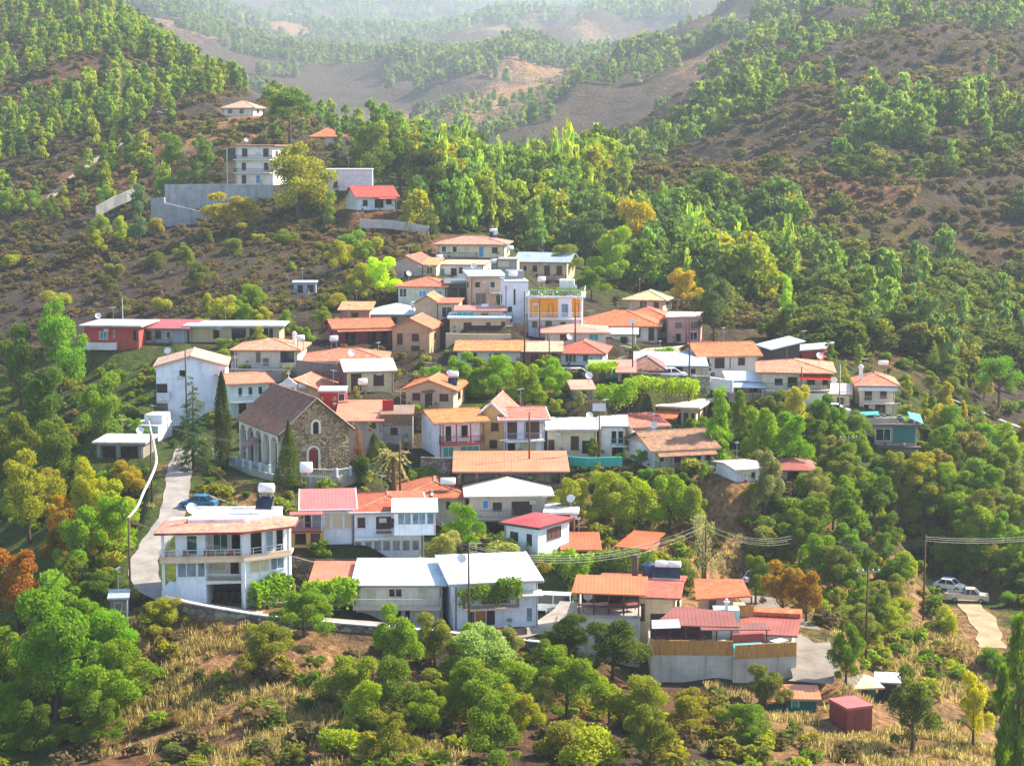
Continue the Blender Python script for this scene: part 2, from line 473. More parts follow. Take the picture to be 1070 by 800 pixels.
def house(name, label, ph, u0, u1, v, h, d, yaw=0, roof='hip', rc='#c9714f', rise=8, wall='#e6ddcb', wins='', Y=None,
          o=.5, cat='house', base=None, found=4.0, tile='t', thk=.16, group=None, fascia=None, ymin=110, poly=None, wallmat=None, pad=True):
    """a building (or, with base, a further block of one): front facade between pixel columns u0-u1, foot at pixel row v, h pixels high, d metres deep"""
    yaw = R(yaw); uc = (u0 + u1) / 2
    P = at(uc, v, Y) if Y else solve(H0, uc, v, ymin)
    s = F_PX / (P.y * cP - P.z * sP)
    W = (u1 - u0) / s / math.cos(yaw); hm = h / s
    dn = math.sin(math.atan2(-P.z, P.y)) * s      # pixels of height a metre of depth adds in the picture
    seen = {'hip': min(d, W) / 2, 'gx': d / 2, 'mono': d}.get(roof, 0) * dn
    rs = max(rise - seen, rise * .42) / s if rise > 0 else 0
    K = House(); K.s = s; K.W = W; K.h = hm; K.d = d; K.P = P; K.yaw = yaw
    Wm = Matrix.Translation(P) @ Matrix.Rotation(yaw, 4, 'Z')
    if base is None:
        K.root = empty(name, P, yaw); tag(K.root, label, cat, group); K.M = Matrix.Identity(4); K.Wm0 = Wm; K.ph = ph
        if ph: landmarks.append((uc, v - h / 2, ph)); HS.append(K); K.roof_kind = roof; K.rs = rs
    else:
        K.root = base.root; K.Wm0 = base.Wm0; K.M = base.Wm0.inverted() @ Wm; K.ph = base.ph
    K.Wm = Wm
    K.poly = poly if poly else [(-W/2, 0), (W/2, 0), (W/2, d), (-W/2, d)]
    if pad: add_pad(P, yaw, min(p[0] for p in K.poly) - .6, max(p[0] for p in K.poly) + .6, min(p[1] for p in K.poly) - 1.0, max(p[1] for p in K.poly) + .6)
    wm = wallmat or (stone(wall) if name == 'stone' else plaster(wall))
    mb = MB(); x0, x1 = -W/2, W/2
    hz = hm - .012
    def part(nm, mbx, mat): return mbx.build(nm, mat, K.root, K.M)
    K.part = part
    if roof in ('hip', 'flat', 'none') or poly: mb.prism(K.poly, -found, hz)
    elif roof == 'mono': mb.prism(K.poly, -found, [hz, hz, hz + rs, hz + rs])
    elif roof == 'monox': mb.prism(K.poly, -found, [hz, hz + rs, hz + rs, hz])
    elif roof == 'gx':
        mb.prism(K.poly, -found, hz)
        mb.poly([(x0, 0, hz), (x0, d/2, hz + rs), (x0, d, hz)][::-1] ); mb.poly([(x1, 0, hz), (x1, d, hz), (x1, d/2, hz + rs)])
        mb.poly([(x0, 0, hz), (x1, 0, hz), (x1, d/2, hz + rs), (x0, d/2, hz + rs)]); mb.poly([(x1, d, hz), (x0, d, hz), (x0, d/2, hz + rs), (x1, d/2, hz + rs)])
    elif roof == 'gy':
        mb.prism(K.poly, -found, hz)
        mb.poly([(x0, 0, hz), (x1, 0, hz), (0, 0, hz + rs)]); mb.poly([(x1, d, hz), (x0, d, hz), (0, d, hz + rs)])
        mb.poly([(x0, 0, hz), (0, 0, hz + rs), (0, d, hz + rs), (x0, d, hz)]); mb.poly([(x1, 0, hz), (x1, d, hz), (0, d, hz + rs), (0, 0, hz + rs)])
    part('wall', mb, wm)
    rm = {'t': tiles, 'm': metal, 'c': concrete}[tile](rc)
    T = hm + thk; X0, X1, Y0, Y1 = x0 - o, x1 + o, -o, d + o
    rb = MB()
    if roof == 'hip':
        if W >= d:
            k = rs / (d / 2); e = T - o * k; i = (d / 2 + o)
            a, b = (X0 + i, d/2, T + rs), (X1 - i, d/2, T + rs)
            if a[0] >= b[0]: a = b = (0, d/2, T + rs)
            c = [(X0, Y0, e), (X1, Y0, e), (X1, Y1, e), (X0, Y1, e)]
            if a == b: fs = [[c[0], c[1], a], [c[1], c[2], a], [c[2], c[3], a], [c[3], c[0], a]]
            else: fs = [[c[0], c[1], b, a], [c[1], c[2], b], [c[2], c[3], a, b], [c[3], c[0], a]]
        else:
            k = rs / (W / 2); e = T - o * k; i = (W / 2 + o)
            a, b = (0, Y0 + i, T + rs), (0, Y1 - i, T + rs)
            c = [(X0, Y0, e), (X1, Y0, e), (X1, Y1, e), (X0, Y1, e)]
            fs = [[c[0], c[1], a], [c[1], c[2], b, a], [c[2], c[3], b], [c[3], c[0], a, b]]
        rb.slab(fs, thk)
    elif roof == 'gx':
        k = rs / (d / 2); e = T - o * k
        rb.slab([[(X0, Y0, e), (X1, Y0, e), (X1, d/2, T + rs), (X0, d/2, T + rs)], [(X0, d/2, T + rs), (X1, d/2, T + rs), (X1, Y1, e), (X0, Y1, e)]], thk)
    elif roof == 'gy':
        k = rs / (W / 2); e = T - o * k
        rb.slab([[(X0, Y0, e), (0, Y0, T + rs), (0, Y1, T + rs), (X0, Y1, e)], [(0, Y0, T + rs), (X1, Y0, e), (X1, Y1, e), (0, Y1, T + rs)]], thk)
    elif roof == 'mono':
        k = rs / d
        rb.slab([[(X0, Y0, T - o*k), (X1, Y0, T - o*k), (X1, Y1, T + rs + o*k), (X0, Y1, T + rs + o*k)]], thk)
    elif roof == 'monox':
        k = rs / W
        rb.slab([[(X0, Y0, T - o*k), (X1, Y0, T + rs + o*k), (X1, Y1, T + rs + o*k), (X0, Y1, T - o*k)]], thk)
    elif roof == 'flat' and not poly:
        rb.box(X0, X1, Y0, Y1, hm, hm + .25)
    if rb.v:
        K.roof = part('roof', rb, rm)
        if tile == 't' and roof in ('hip', 'gx', 'gy') and rs > .3:
            cb = MB(); tops = fs if roof == 'hip' else None
            if roof == 'hip':
                for c_, e_ in ((c[0], a), (c[1], b), (c[2], b), (c[3], a)) if W >= d else ((c[0], a), (c[1], a), (c[2], b), (c[3], b)): cb.tube([c_, e_], .11, 5)
                if a != b: cb.tube([a, b], .12, 5)
            elif roof == 'gx': cb.tube([(X0, d/2, T + rs), (X1, d/2, T + rs)], .12, 5)
            else: cb.tube([(0, Y0, T + rs), (0, Y1, T + rs)], .12, 5)
            rd = cb.build('ridge_tiles', tiles(tuple(min(1, x * .8 + .08) for x in srgb(rc)))); rd.parent = K.roof
        if tile == 't' or roof in ('mono', 'gx'):
            gz_ = hm + .02 - o * (rs / d if roof == 'mono' else rs / (d / 2) if roof == 'gx' or (roof == 'hip' and W >= d) else rs / (W / 2) if roof == 'hip' else 0)
            if roof != 'gy':
                gt = MB().tube([(X0 + .05, -o - .06, gz_), (X1 - .05, -o - .06, gz_)], .055, 5); gt.tube([(x1 - .12, -.07, gz_ - .1), (x1 - .12, -.07, -.1)], .045, 5)
                gt.build('gutter', plain('#7d6a60', .6)).parent = K.roof
        if fascia:
            fb = MB()
            for (p, q) in fascia_edges(roof, X0, X1, Y0, Y1, T, rs, d, W, o):
                p = Vector(p); q = Vector(q); t = (q - p).normalized(); up = Vector((0, 0, 1)); nn = t.cross(up).normalized()
                c = [p + nn*.05 + up*.03, q + nn*.05 + up*.03, q + nn*.05 - up*.24, p + nn*.05 - up*.24]
                cc = [x - nn*.13 for x in c]
                fb.v += [tuple(x) for x in c + cc]; i = len(fb.v) - 8
                fb.f += [(i, i+3, i+2, i+1), (i+4, i+5, i+6, i+7), (i, i+1, i+5, i+4), (i+1, i+2, i+6, i+5), (i+2, i+3, i+7, i+6), (i+3, i, i+4, i+7)]
            fo = fb.build('fascia', plain(fascia, .6)); fo.parent = K.roof
    K.faces = {}
    n = len(K.poly)
    for i in range(n):
        A = Vector((*K.poly[i], 0)); B = Vector((*K.poly[(i+1) % n], 0)); t = (B - A).normalized()
        K.faces[i] = (A, t, Vector((t.y, -t.x, 0)), (B - A).length)
    for kk, ii in (('F', 0), ('R', 1), ('B', 2), ('L', 3)):
        if ii in K.faces: K.faces[kk] = K.faces[ii]
    add_wins(K, wins)
    return K

def fascia_edges(roof, X0, X1, Y0, Y1, T, rs, d, W, o):
    if roof in ('hip',):
        k = rs / (min(d, W) / 2); e = T - o * k
        return [((X0, Y0, e), (X1, Y0, e)), ((X1, Y0, e), (X1, Y1, e)), ((X0, Y1, e), (X0, Y0, e))]
    if roof == 'gx':
        k = rs / (d / 2); e = T - o * k
        return [((X0, Y0, e), (X1, Y0, e)), ((X0, d/2, T+rs), (X0, Y0, e)), ((X0, Y1, e), (X0, d/2, T+rs)), ((X1, Y0, e), (X1, d/2, T+rs)), ((X1, d/2, T+rs), (X1, Y1, e))]
    if roof == 'gy':
        k = rs / (W / 2); e = T - o * k
        return [((X0, Y0, e), (0, Y0, T+rs)), ((0, Y0, T+rs), (X1, Y0, e)), ((X0, Y1, e), (X0, Y0, e)), ((X1, Y0, e), (X1, Y1, e))]
    if roof == 'mono':
        k = rs / d
        return [((X0, Y0, T-o*k), (X1, Y0, T-o*k)), ((X0, Y1, T+rs+o*k), (X0, Y0, T-o*k)), ((X1, Y0, T-o*k), (X1, Y1, T+rs+o*k))]
    return [((X0, Y0, T), (X1, Y0, T))]

def fbox(mb, face, x0, x1, z0, z1, n0, n1):
    A, t, n, L = face
    M = Matrix(((t.x, n.x, 0, A.x), (t.y, n.y, 0, A.y), (0, 0, 1, 0), (0, 0, 0, 1)))
    i = len(mb.f); mb.box(x0, x1, n0, n1, z0, z1, M)
    mb.f[i:] = [tuple(reversed(f)) for f in mb.f[i:]]
    return mb

def add_wins(K, wins):
    for w in wins.split(';'):
        w = w.split()
        if not w: continue
        f = w[0] if w[0] in 'FRBL' else int(w[0])
        cx, cz, ww, hh = map(float, w[1:5]); kd = w[5] if len(w) > 5 else 'w'
        face = K.faces[f]; L = face[3]
        x0, x1 = (cx - ww/2) * L, (cx + ww/2) * L; z0, z1 = max(.05, (cz - hh/2) * K.h), (cz + hh/2) * K.h
        fr, pm = WK[kd]; door = z0 < .25 and (z1 - z0) > (x1 - x0) * .9
        t = .07 if x1 - x0 > .5 else .045
        b = MB(); bar = lambda a, c, e, g, n1=.07: fbox(b, face, a, c, e, g, -.02, n1)
        bar(x0 - t, x1 + t, z1, z1 + t); bar(x0 - t, x0, z0, z1); bar(x1, x1 + t, z0, z1)
        if not door: bar(x0 - 2*t, x1 + 2*t, z0 - t, z0, .13)
        nm = max(1, round((x1 - x0) / .8))
        for q in range(1, nm): xx = x0 + (x1 - x0) * q / nm; fbox(b, face, xx - .03, xx + .03, z0, z1, -.02, .055)
        o = b.build('door' if door else 'window', plain(fr, .6), K.root, K.M)
        p = fbox(MB(), face, x0, x1, z0, z1, -.03, .02).build('door_panel' if door else 'pane', pm()); p.parent = o

def balcony(K, f, fx0, fx1, fz, depth=1.3, rail='#e8ecee', slab='#e4e0d8', kind='bars', posts=None, hh=.95, side=True):
    face = K.faces[f]; L = face[3]; x0, x1 = fx0 * L, fx1 * L; z = fz * K.h
    sl = fbox(MB(), face, x0, x1, z - .18, z, .005, depth).build('balcony', plaster(slab), K.root, K.M)
    r = MB()
    if kind == 'bars':
        fbox(r, face, x0, x1, z + hh - .06, z + hh, depth - .08, depth - .02); fbox(r, face, x0, x1, z + .08, z + .12, depth - .07, depth - .03)
        for xx in (x0, x1 - .06): fbox(r, face, xx, xx + .06, z + hh - .06, z + hh, .05, depth - .09)
        n = max(3, int((x1 - x0) / .22))
        for q in range(n + 1):
            xx = x0 + (x1 - x0 - .035) * q / n; fbox(r, face, xx, xx + .035, z, z + hh - .065, depth - .07, depth - .035)
        n = max(2, int(depth / .25))
        for q in range(n):
            yy = depth * q / n + .05
            for xx in (x0, x1 - .04): fbox(r, face, xx, xx + .04, z, z + hh - .065, yy, yy + .035)
    else:
        fbox(r, face, x0, x1, z + .003, z + hh, depth - .12, depth - .003); fbox(r, face, x0, x0 + .1, z + .003, z + hh, .03, depth - .125); fbox(r, face, x1 - .1, x1, z + .003, z + hh, .03, depth - .125)
    ro = r.build('railing', plain(rail, .6) if kind == 'bars' else plaster(rail)); ro.parent = sl
    if posts:
        pz, cols = posts
        for fx in cols:
            fbox(MB(), face, fx * L - .07, fx * L + .07, z, pz * K.h, depth - .24, depth - .13).build('post', plain(slab if kind != 'bars' else rail, .7), K.root, K.M)
    return sl

def canopy(K, f, fx0, fx1, fz, depth, drop, c, kind='m', posts=0, zb=0.0, pc='#5a4638', thk=.1, name='porch_roof'):
    face = K.faces[f]; L = face[3]; x0, x1 = fx0 * L, fx1 * L; z = fz * K.h
    A, t, n, _ = face; up = Vector((0, 0, 1))
    p = lambda x, q, zz: tuple(A + t * x + n * q + up * zz)
    mb = MB().slab([[p(x0, depth, z - drop), p(x1, depth, z - drop), p(x1, .01, z), p(x0, .01, z)]], thk)
    o = mb.build(name, {'t': tiles, 'm': metal, 'p': plaster}[kind](c), K.root, K.M)
    for q in range(posts):
        xx = x0 + .15 + (x1 - x0 - .3) * q / max(1, posts - 1)
        fbox(MB(), face, xx - .06, xx + .06, zb, z - drop - thk - .004 + .12 * drop / depth, depth - .3, depth - .18).build('post', plain(pc, .7), K.root, K.M)
    return o

def kbox(K, name, x0, x1, y0, y1, z0, z1, m, sub=None, label=None):
    o = MB().box(x0, x1, y0, y1, z0, z1).build(name, m, None if sub else K.root, None if sub else K.M)
    if sub: o.parent = sub
    if label: o['label'] = label
    return o

def chimney(K, fx, fy, h, w=.6, c='#e8e4dc', zb=.6):
    x = fx * K.W; y = fy * K.d; z = K.h * zb
    mb = MB().box(x - w/2, x + w/2, y - w/2, y + w/2, z, K.h + h).box(x - w/2 - .1, x + w/2 + .1, y - w/2 - .1, y + w/2 + .1, K.h + h + .002, K.h + h + .14)
    mb.box(x - w/2 + .05, x + w/2 - .05, y - w/2 + .05, y + w/2 - .05, K.h + h + .14, K.h + h + .4)
    return mb.build('chimney', plaster(c), K.root, K.M)

# solar water heater: tank on a steel stand with a tilted collector
def heater(P, yaw, label, stand=1.0, r=.32, L=1.3, panel=True, c='#f0f0ee'):
    t = empty('solar_water_heater', P, yaw); tag(t, label, 'water heater', 'solar water heaters on the roofs')
    b = MB(); b.smooth = True
    n = 12
    b.tube([(-L/2 - .06, 0, stand + r), (-L/2, 0, stand + r), (L/2, 0, stand + r), (L/2 + .06, 0, stand + r)], [r * .7, r, r, r * .7], 14)
    b.build('tank', plain(c, .4), t)
    s_ = MB()
    for x in (-L*.36, L*.36):
        for y in (-r*.8, r*.8): s_.box(x - .035, x + .035, y - .035, y + .035, 0, stand + .05)
        s_.box(x - .03, x + .03, -r, r, stand * .5, stand * .5 + .06)
    s_.box(-L*.4, L*.4, -r, -r + .06, stand - .06, stand)
    s_.build('stand', plain('#8f9498', .5), t)
    if panel:
        M = Matrix.Translation((0, -.2 - r, stand * .55)) @ Matrix.Rotation(R(42), 4, 'X')
        p = MB().box(-L*.55, L*.55, -.95, .75, 0, .09, M).build('collector_panel', glass('#1a2333'), t)
        MB().box(-L*.55 - .04, L*.55 + .04, -1.0, -.953, -.01, .1, M).box(-L*.55 - .04, L*.55 + .04, .753, .8, -.01, .1, M).build('frame', plain('#b8bcc0', .4)).parent = p
    return t

def roof_heater(K, fx, fy, dz, stand=1.0, yaw=None, r=.32, L=1.3, panel=True, lab=None, c='#f0f0ee'):
    P = K.Wm @ Vector((fx * K.W, fy * K.d, K.h + dz))
    return heater(P, K.yaw if yaw is None else R(yaw), lab or ('white solar water heater tank on the roof of ' + K.ph), stand, r, L, panel, c)
# ============================================================ roads (pixel points on the base terrain, some with a fixed distance)
def G0(u, v, ymin=110): return solve(H0, u, v, ymin)
main_pts = [at(u, v, Y) for u, v, Y in [(196,468,246),(190,482,240),(186,500,229),(184,522,219),(176,545,211),(160,568,204),(150,590,197),(156,612,191),(190,628,186.5),
            (240,637,184.5),(300,645,184),(370,651,184),(440,657,184),(520,664,184.3),(575,650,189),(600,628,196)]]
def smooth_line(P, n=5):
    out = []
    for i in range(len(P) - 1):
        p0, p1, p2, p3 = P[max(0, i-1)], P[i], P[i+1], P[min(len(P)-1, i+2)]
        for k in range(n):
            t = k / n
            out.append(0.5 * ((2*p1) + (p2-p0)*t + (2*p0-5*p1+4*p2-p3)*t*t + (3*p1-p0-3*p2+p3)*t*t*t))
    return out + [P[-1]]
main_line = smooth_line(main_pts)
gravel_line = smooth_line([at(786,620,212), at(812,640,203), at(838,660,194), at(852,690,184), at(846,712,178)])
dirt_line = smooth_line([at(950,603,245), at(980,611,240), at(1002,620,234), at(1022,640,222), at(1034,664,211), at(1038,676,207)])
track_line = smooth_line([G0(52,207,380), G0(82,180,380), G0(112,160,380), G0(140,143,400), G0(176,128,420), G0(215,126,430)])
slope_line = smooth_line([G0(985,452,300), G0(1020,455,300), G0(1060,458,300), G0(1100,462,300)])
def add_road(line, hw, m): roads.append(([tuple(p) for p in line], hw, m))
add_road(main_line, 1.9, 3.6); add_road(gravel_line, 2.3, 5); add_road(dirt_line, 2.2, 6); add_road(track_line, 2.0, 7); add_road(slope_line, 2, 5)
def road_mesh(name, line, hw, mat, lift=-.05, n=5, rag=.06):
    mb = MB(); row = []
    for i, p in enumerate(line):
        d = (line[min(i+1, len(line)-1)] - line[max(i-1, 0)]); d.z = 0; d.normalize(); s = Vector((d.y, -d.x, 0))
        row.append([p + s * (hw * (2*k/(n-1) - 1) * (1 + rag * (math.sin(i*1.7+k) + .8*math.sin(i*.83+2*k)))) + Vector((0, 0, lift)) for k in range(n)])
    mb.v = [tuple(p) for r in row for p in r]
    mb.f = [(i*n+k, (i+1)*n+k, (i+1)*n+k+1, i*n+k+1) for i in range(len(row)-1) for k in range(n-1)]
    mb.f = [tuple(reversed(f)) for f in mb.f]
    return tag(mb.build(name, mat), kind='structure')
def gravel_mat(c, c2):
    t = NT('road_surface'); v = t.coord()
    r = t.ramp(t.noise(v, .35, 8, .75), [(.3, c2), (.55, c), (.75, scale_c(c, 1.25))])
    t.l(r, t.b.inputs['Base Color']); t.b.inputs['Roughness'].default_value = .95; t.bump(t.noise(v, 4, 4), .4, .05); return t.m
road_mesh('road', main_line, 1.5, gravel_mat('#8c857e', '#66605a'))
road_mesh('gravel_road', gravel_line, 2.1, gravel_mat('#7a7268', '#5c5042'), rag=.1)
road_mesh('dirt_road', dirt_line, 1.45, gravel_mat('#9a8868', '#765f42'), rag=.16)
road_mesh('hill_track', track_line, .95, gravel_mat('#94836a', '#6e5a44'), rag=.15)
road_mesh('hill_road', slope_line, 1.8, gravel_mat('#a8a49c', '#8a8478'))

SAL, ORG, PNK, RED, BRN, MAR = '#bf5a3c', '#bd5526', '#b85a56', '#a82c26', '#8a4f3c', '#7d2a2a'
# ============================================================ background and upper village
K = house('hilltop_house', 'small pale hip roofed house on the hilltop among pines, farthest up the slope', 'the hilltop house', 234, 265, 121, 9, 8, -12, 'hip', '#b98f80', 6, '#dcd6ca', 'F .2 .5 .12 .4 k;F .6 .5 .12 .4 k;R .5 .5 .15 .4 k', Y=545, o=.9)
K = house('orange_roof_house', 'small house with orange hip roof peeping over trees right of the hilltop pine', 'the orange roofed house by the pine', 327, 361, 152, 10, 9, 8, 'hip', ORG, 8, '#d9cdbb', 'F .3 .55 .1 .4 k;F .7 .55 .1 .4 k;L .5 .5 .2 .4 k', Y=505, o=.8)
K = house('apartment_block', 'white three storey apartment block with dark balcony rails above the concrete wall', 'the hillside apartment block', 246, 286, 193, 40, 10, -14, 'flat', '#9a5d52', 0, '#e9e2d6',
  'F .25 .83 .13 .2 b;F .82 .83 .13 .2 b;F .22 .47 .1 .18 b;F .82 .47 .1 .18 b;F .22 .13 .1 .22 b;F .6 .14 .1 .2 u;R .25 .8 .14 .13 b;R .7 .8 .14 .13 b;R .25 .47 .14 .13 b;R .7 .47 .14 .13 b', Y=446, o=.9, cat='apartment block', tile='m')
balcony(K, 'F', 0, .98, .66, 1.5, '#3c3436'); balcony(K, 'F', 0, .98, .32, 1.5, '#3c3436')
kbox(K, 'side_canopy', -K.W/2 - 2.2, -K.W/2 - .02, -.5, 5, K.h - .5, K.h - .3, metal('#a05a48'))
kbox(K, 'post', -K.W/2 - 2.1, -K.W/2 - 1.9, -.4, -.2, -2, K.h - .51, plain('#d8d4cc'))
K = house('hall', 'plain white flat topped hall with blank wall behind the big olive tree', 'the blank white hall', 341, 389, 199, 21, 9, 3, 'flat', '#c9c9c9', 0, '#dedde2', 'F .2 .3 .08 .3 k', Y=425, o=.15, tile='m', cat='hall')
K = house('red_roof_house', 'small white house with bright red gable roof right below the blank white hall', 'the bright red roofed upper house', 374, 414, 219, 14, 8, 22, 'gx', '#b02a1e', 10, '#dcdde2', 'F .55 .45 .2 .6 k;F .8 .6 .12 .4 k;F .2 .5 .1 .4 k', Y=412, o=.6)
canopy(K, 'F', .5, .95, .95, 1.6, .4, '#b02a1e', 'm', 2)
K = house('valley_shed', 'pale low roofed shed half hidden by trees in the valley', 'the valley shed', 528, 550, 229, 6, 6, 10, 'gx', '#b9a99a', 5, '#c9c3ba', 'F .5 .5 .2 .6 k', Y=470, o=.4, tile='m', cat='shed')
K = house('pink_roof_house', 'cream house with wide pale pink hip roof and blue door, highest in the main village', 'the cream house with blue door', 456, 527, 269, 14, 10, -6, 'hip', '#b9736a', 8, '#e2d0ab',
  'F .11 .6 .06 .4 w;F .27 .6 .06 .4 w;F .45 .6 .08 .4 c;F .66 .45 .065 .75 u;F .86 .55 .07 .38 b;R .5 .5 .15 .4 b', Y=372, o=.7)
balcony(K, 'F', .02, .6, 0.02, 1.4, '#50505a', '#8a837a')
kbox(K, 'plinth', -K.W/2 + .05, K.W/2 - .05, -1.5, -.02, -3.2, -.2, plaster('#c9b392'))
roof_heater(K, .28, .72, .9, 1.1)
K = house('white_house', 'long low white house with flat pinkish roof right below the cream house with blue door', 'the long low white upper house', 458, 505, 295, 18, 8, -10, 'mono', '#c28a80', 4, '#e8e8e6', 'F .1 .55 .07 .45 t;F .35 .6 .12 .4 k;F .5 .7 .06 .3 k;R .3 .5 .12 .4 k;R .6 .5 .12 .4 k', Y=352, o=.3, tile='m')
K = house('silver_roof_house', 'beige house with slanting silver sheet roof at the right edge of the upper village', 'the silver roofed upper house', 541, 592, 292, 19, 9, -12, 'gx', '#8e9ca6', 9, '#cdb793', 'F .15 .6 .08 .3 w;F .35 .6 .08 .3 k;F .6 .5 .1 .5 b;F .85 .5 .1 .5 b;L .4 .5 .15 .3 k', Y=358, o=.8, tile='m')
balcony(K, 'F', .4, 1, .05, 1.6, '#6a4a35', '#9a8a78')
K = house('concrete_store', 'bare grey block store between the cream and the silver roofed upper houses', 'the grey block store', 520, 540, 287, 15, 6, -5, 'flat', '#8d8a85', 0, '#9b9791', 'F .3 .75 .5 .3 c', Y=350, o=.1, tile='c', cat='store')
K = house('terrace_house', 'pinkish stuccoed two storey house with small dark windows left of the tall pale block', 'the pinkish stuccoed house', 492, 527, 322, 33, 8, 8, 'mono', '#8f9499', 6, '#cfae93', 'F .2 .75 .1 .13 k;F .65 .75 .13 .18 w;F .3 .3 .3 .35 n;F .85 .25 .15 .3 k;L .5 .7 .15 .15 k', Y=326, o=.5, tile='m')
balcony(K, 'F', .55, .98, .5, 1.2, '#d4d4d4', '#b9b2a8')
K = house('ruined_house', 'dark weathered house with timber balcony in the shade left of the pinkish stuccoed house', 'the dark weathered house', 467, 491, 318, 22, 7, 4, 'gx', '#5f6468', 5, '#6b6158', 'F .3 .5 .25 .5 k;F .7 .5 .25 .5 k', Y=332, o=.5, tile='m')
balcony(K, 'F', 0, 1, .2, 1.2, '#4a3a30', '#5a4a3e')
K = house('gable_house', 'grey pink gable fronted house with red roof left of the upper village', 'the grey pink gable house', 408, 441, 291, 15, 9, -16, 'gy', '#a04a40', 8, '#b9a79a', 'F .5 .3 .1 .3 k;R .3 .5 .15 .4 k', Y=350, o=.4)
K = house('annex', 'low annex with faded orange roof right of the grey pink gable house', 'the faded orange annex', 442, 456, 288, 11, 5, -10, 'mono', '#b98055', 7, '#c9b59c', 'F .5 .5 .3 .5 k', Y=349, o=.4)
K = house('orange_hip_house', 'pale green walled house with faded orange hip roof right of the lime green tree', 'the pale green house', 416, 467, 313, 14, 9, -8, 'hip', SAL, 9, '#c3c4ae', 'F .1 .5 .14 .6 w;F .5 .45 .14 .4 u;F .85 .45 .1 .4 u;R .5 .5 .15 .4 k', Y=332, o=.6)
K = house('cream_gable_house', 'cream gable fronted house with white gridded window behind the dark red house', 'the cream gable house', 434, 458, 336, 20, 8, -6, 'gy', '#a06a4a', 7, '#ccb896', 'F .3 .3 .2 .3 c', Y=316, o=.4)
house('cream_gable_house', '', '', 458, 478, 335, 18, 6, -6, 'mono', SAL, 4, '#cfbb98', 'F .45 .5 .5 .6 w', Y=315, o=.35, base=K)
roof_heater(K, -.55, .1, -1.6, .7, r=.5, L=1.2, panel=False, lab='round white water tank beside the cream gable house')
K = house('long_low_house', 'long low beige house with thin pale blue roof and a turquoise panel', 'the turquoise panelled house', 470, 532, 347, 14, 8, 0, 'flat', '#a9bac2', 0, '#bfae90', 'F .3 .4 .12 .6 k;F .65 .5 .06 .4 k;F .9 .4 .06 .7 b', Y=305, o=.4, tile='m')
K2 = house('upper', '', '', 476, 527, 333, 8, 5, 0, 'mono', '#b5665e', 5, '#b8b0a2', 'F .2 .5 .35 .8 t;F .6 .5 .15 .6 n', Y=308, o=.3, base=K, tile='m')
K = house('tall_block', 'tall plain bluish white block with slit windows left of the yellow balcony house', 'the tall pale block', 528, 552, 335, 40, 8, 6, 'flat', '#b9bcc0', 0, '#dfe5ec', 'F .4 .62 .05 .4 k;F .2 .3 .15 .12 k;L .3 .5 .1 .2 k', Y=311, o=.1, tile='c')
roof_heater(K, -.1, .3, .25, .6, lab='white water tank on top of the tall pale block', panel=False, r=.4)
kbox(K, 'roof_cabin', -1.2, 1.6, 4, 7, K.h + .25, K.h + 1.6, metal('#7f858a'))
# ---- yellow balcony house
K = house('yellow_balcony_house', 'white two storey house with bright yellow balcony walls and planted roof terrace', 'the yellow balcony house', 552, 608, 347, 36, 9, -3, 'flat', '#d2d2d0', 0, '#dbe2ec', 'F .12 .22 .1 .18 w;F .38 .2 .12 .26 g;F .65 .2 .1 .2 w', Y=308, o=.5, tile='c')
Y_ = plaster('#e89a12')
kbox(K, 'yellow_wall', -K.W/2 + .02, -K.W/2 + K.W*.56, -.04, -.003, K.h*.42, K.h*.97, Y_); kbox(K, 'yellow_wall', K.W/2 - K.W*.2, K.W/2 - .02, -.04, -.003, K.h*.42, K.h*.97, Y_)
for a, b_, c_ in ((.14, .1, 'w'), (.42, .07, 'k'), (.68, .12, 'l'), (.9, .06, 'k')): add_wins(K, 'F %f .64 %f .36 %s' % (a, b_, c_))
balcony(K, 'F', 0, 1, .42, 1.5, '#dfe6ee', '#e2e2e2', posts=(1.0, (.02, .57, .8, .98)))
r_ = MB()
for q in range(34): x = -K.W/2 - .4 + (K.W + .8) * q / 33; r_.box(x, x + .04, -.45, -.4, K.h + .25, K.h + 1.2)
r_.box(-K.W/2 - .45, K.W/2 + .45, -.47, -.38, K.h + 1.2, K.h + 1.27)
for q in range(18): y = -.4 + (K.d + .6) * q / 17; r_.box(K.W/2 + .38, K.W/2 + .42, y, y + .04, K.h + .25, K.h + 1.2)
r_.box(K.W/2 + .36, K.W/2 + .44, -.37, K.d + .3, K.h + 1.2, K.h + 1.27)
K.part('roof_railing', r_, plain('#cfdbe6'))
kbox(K, 'stair_cabin', .6, 3.0, 3, 6, K.h + .25, K.h + 2.6, plaster('#dadada'))
YEL = K
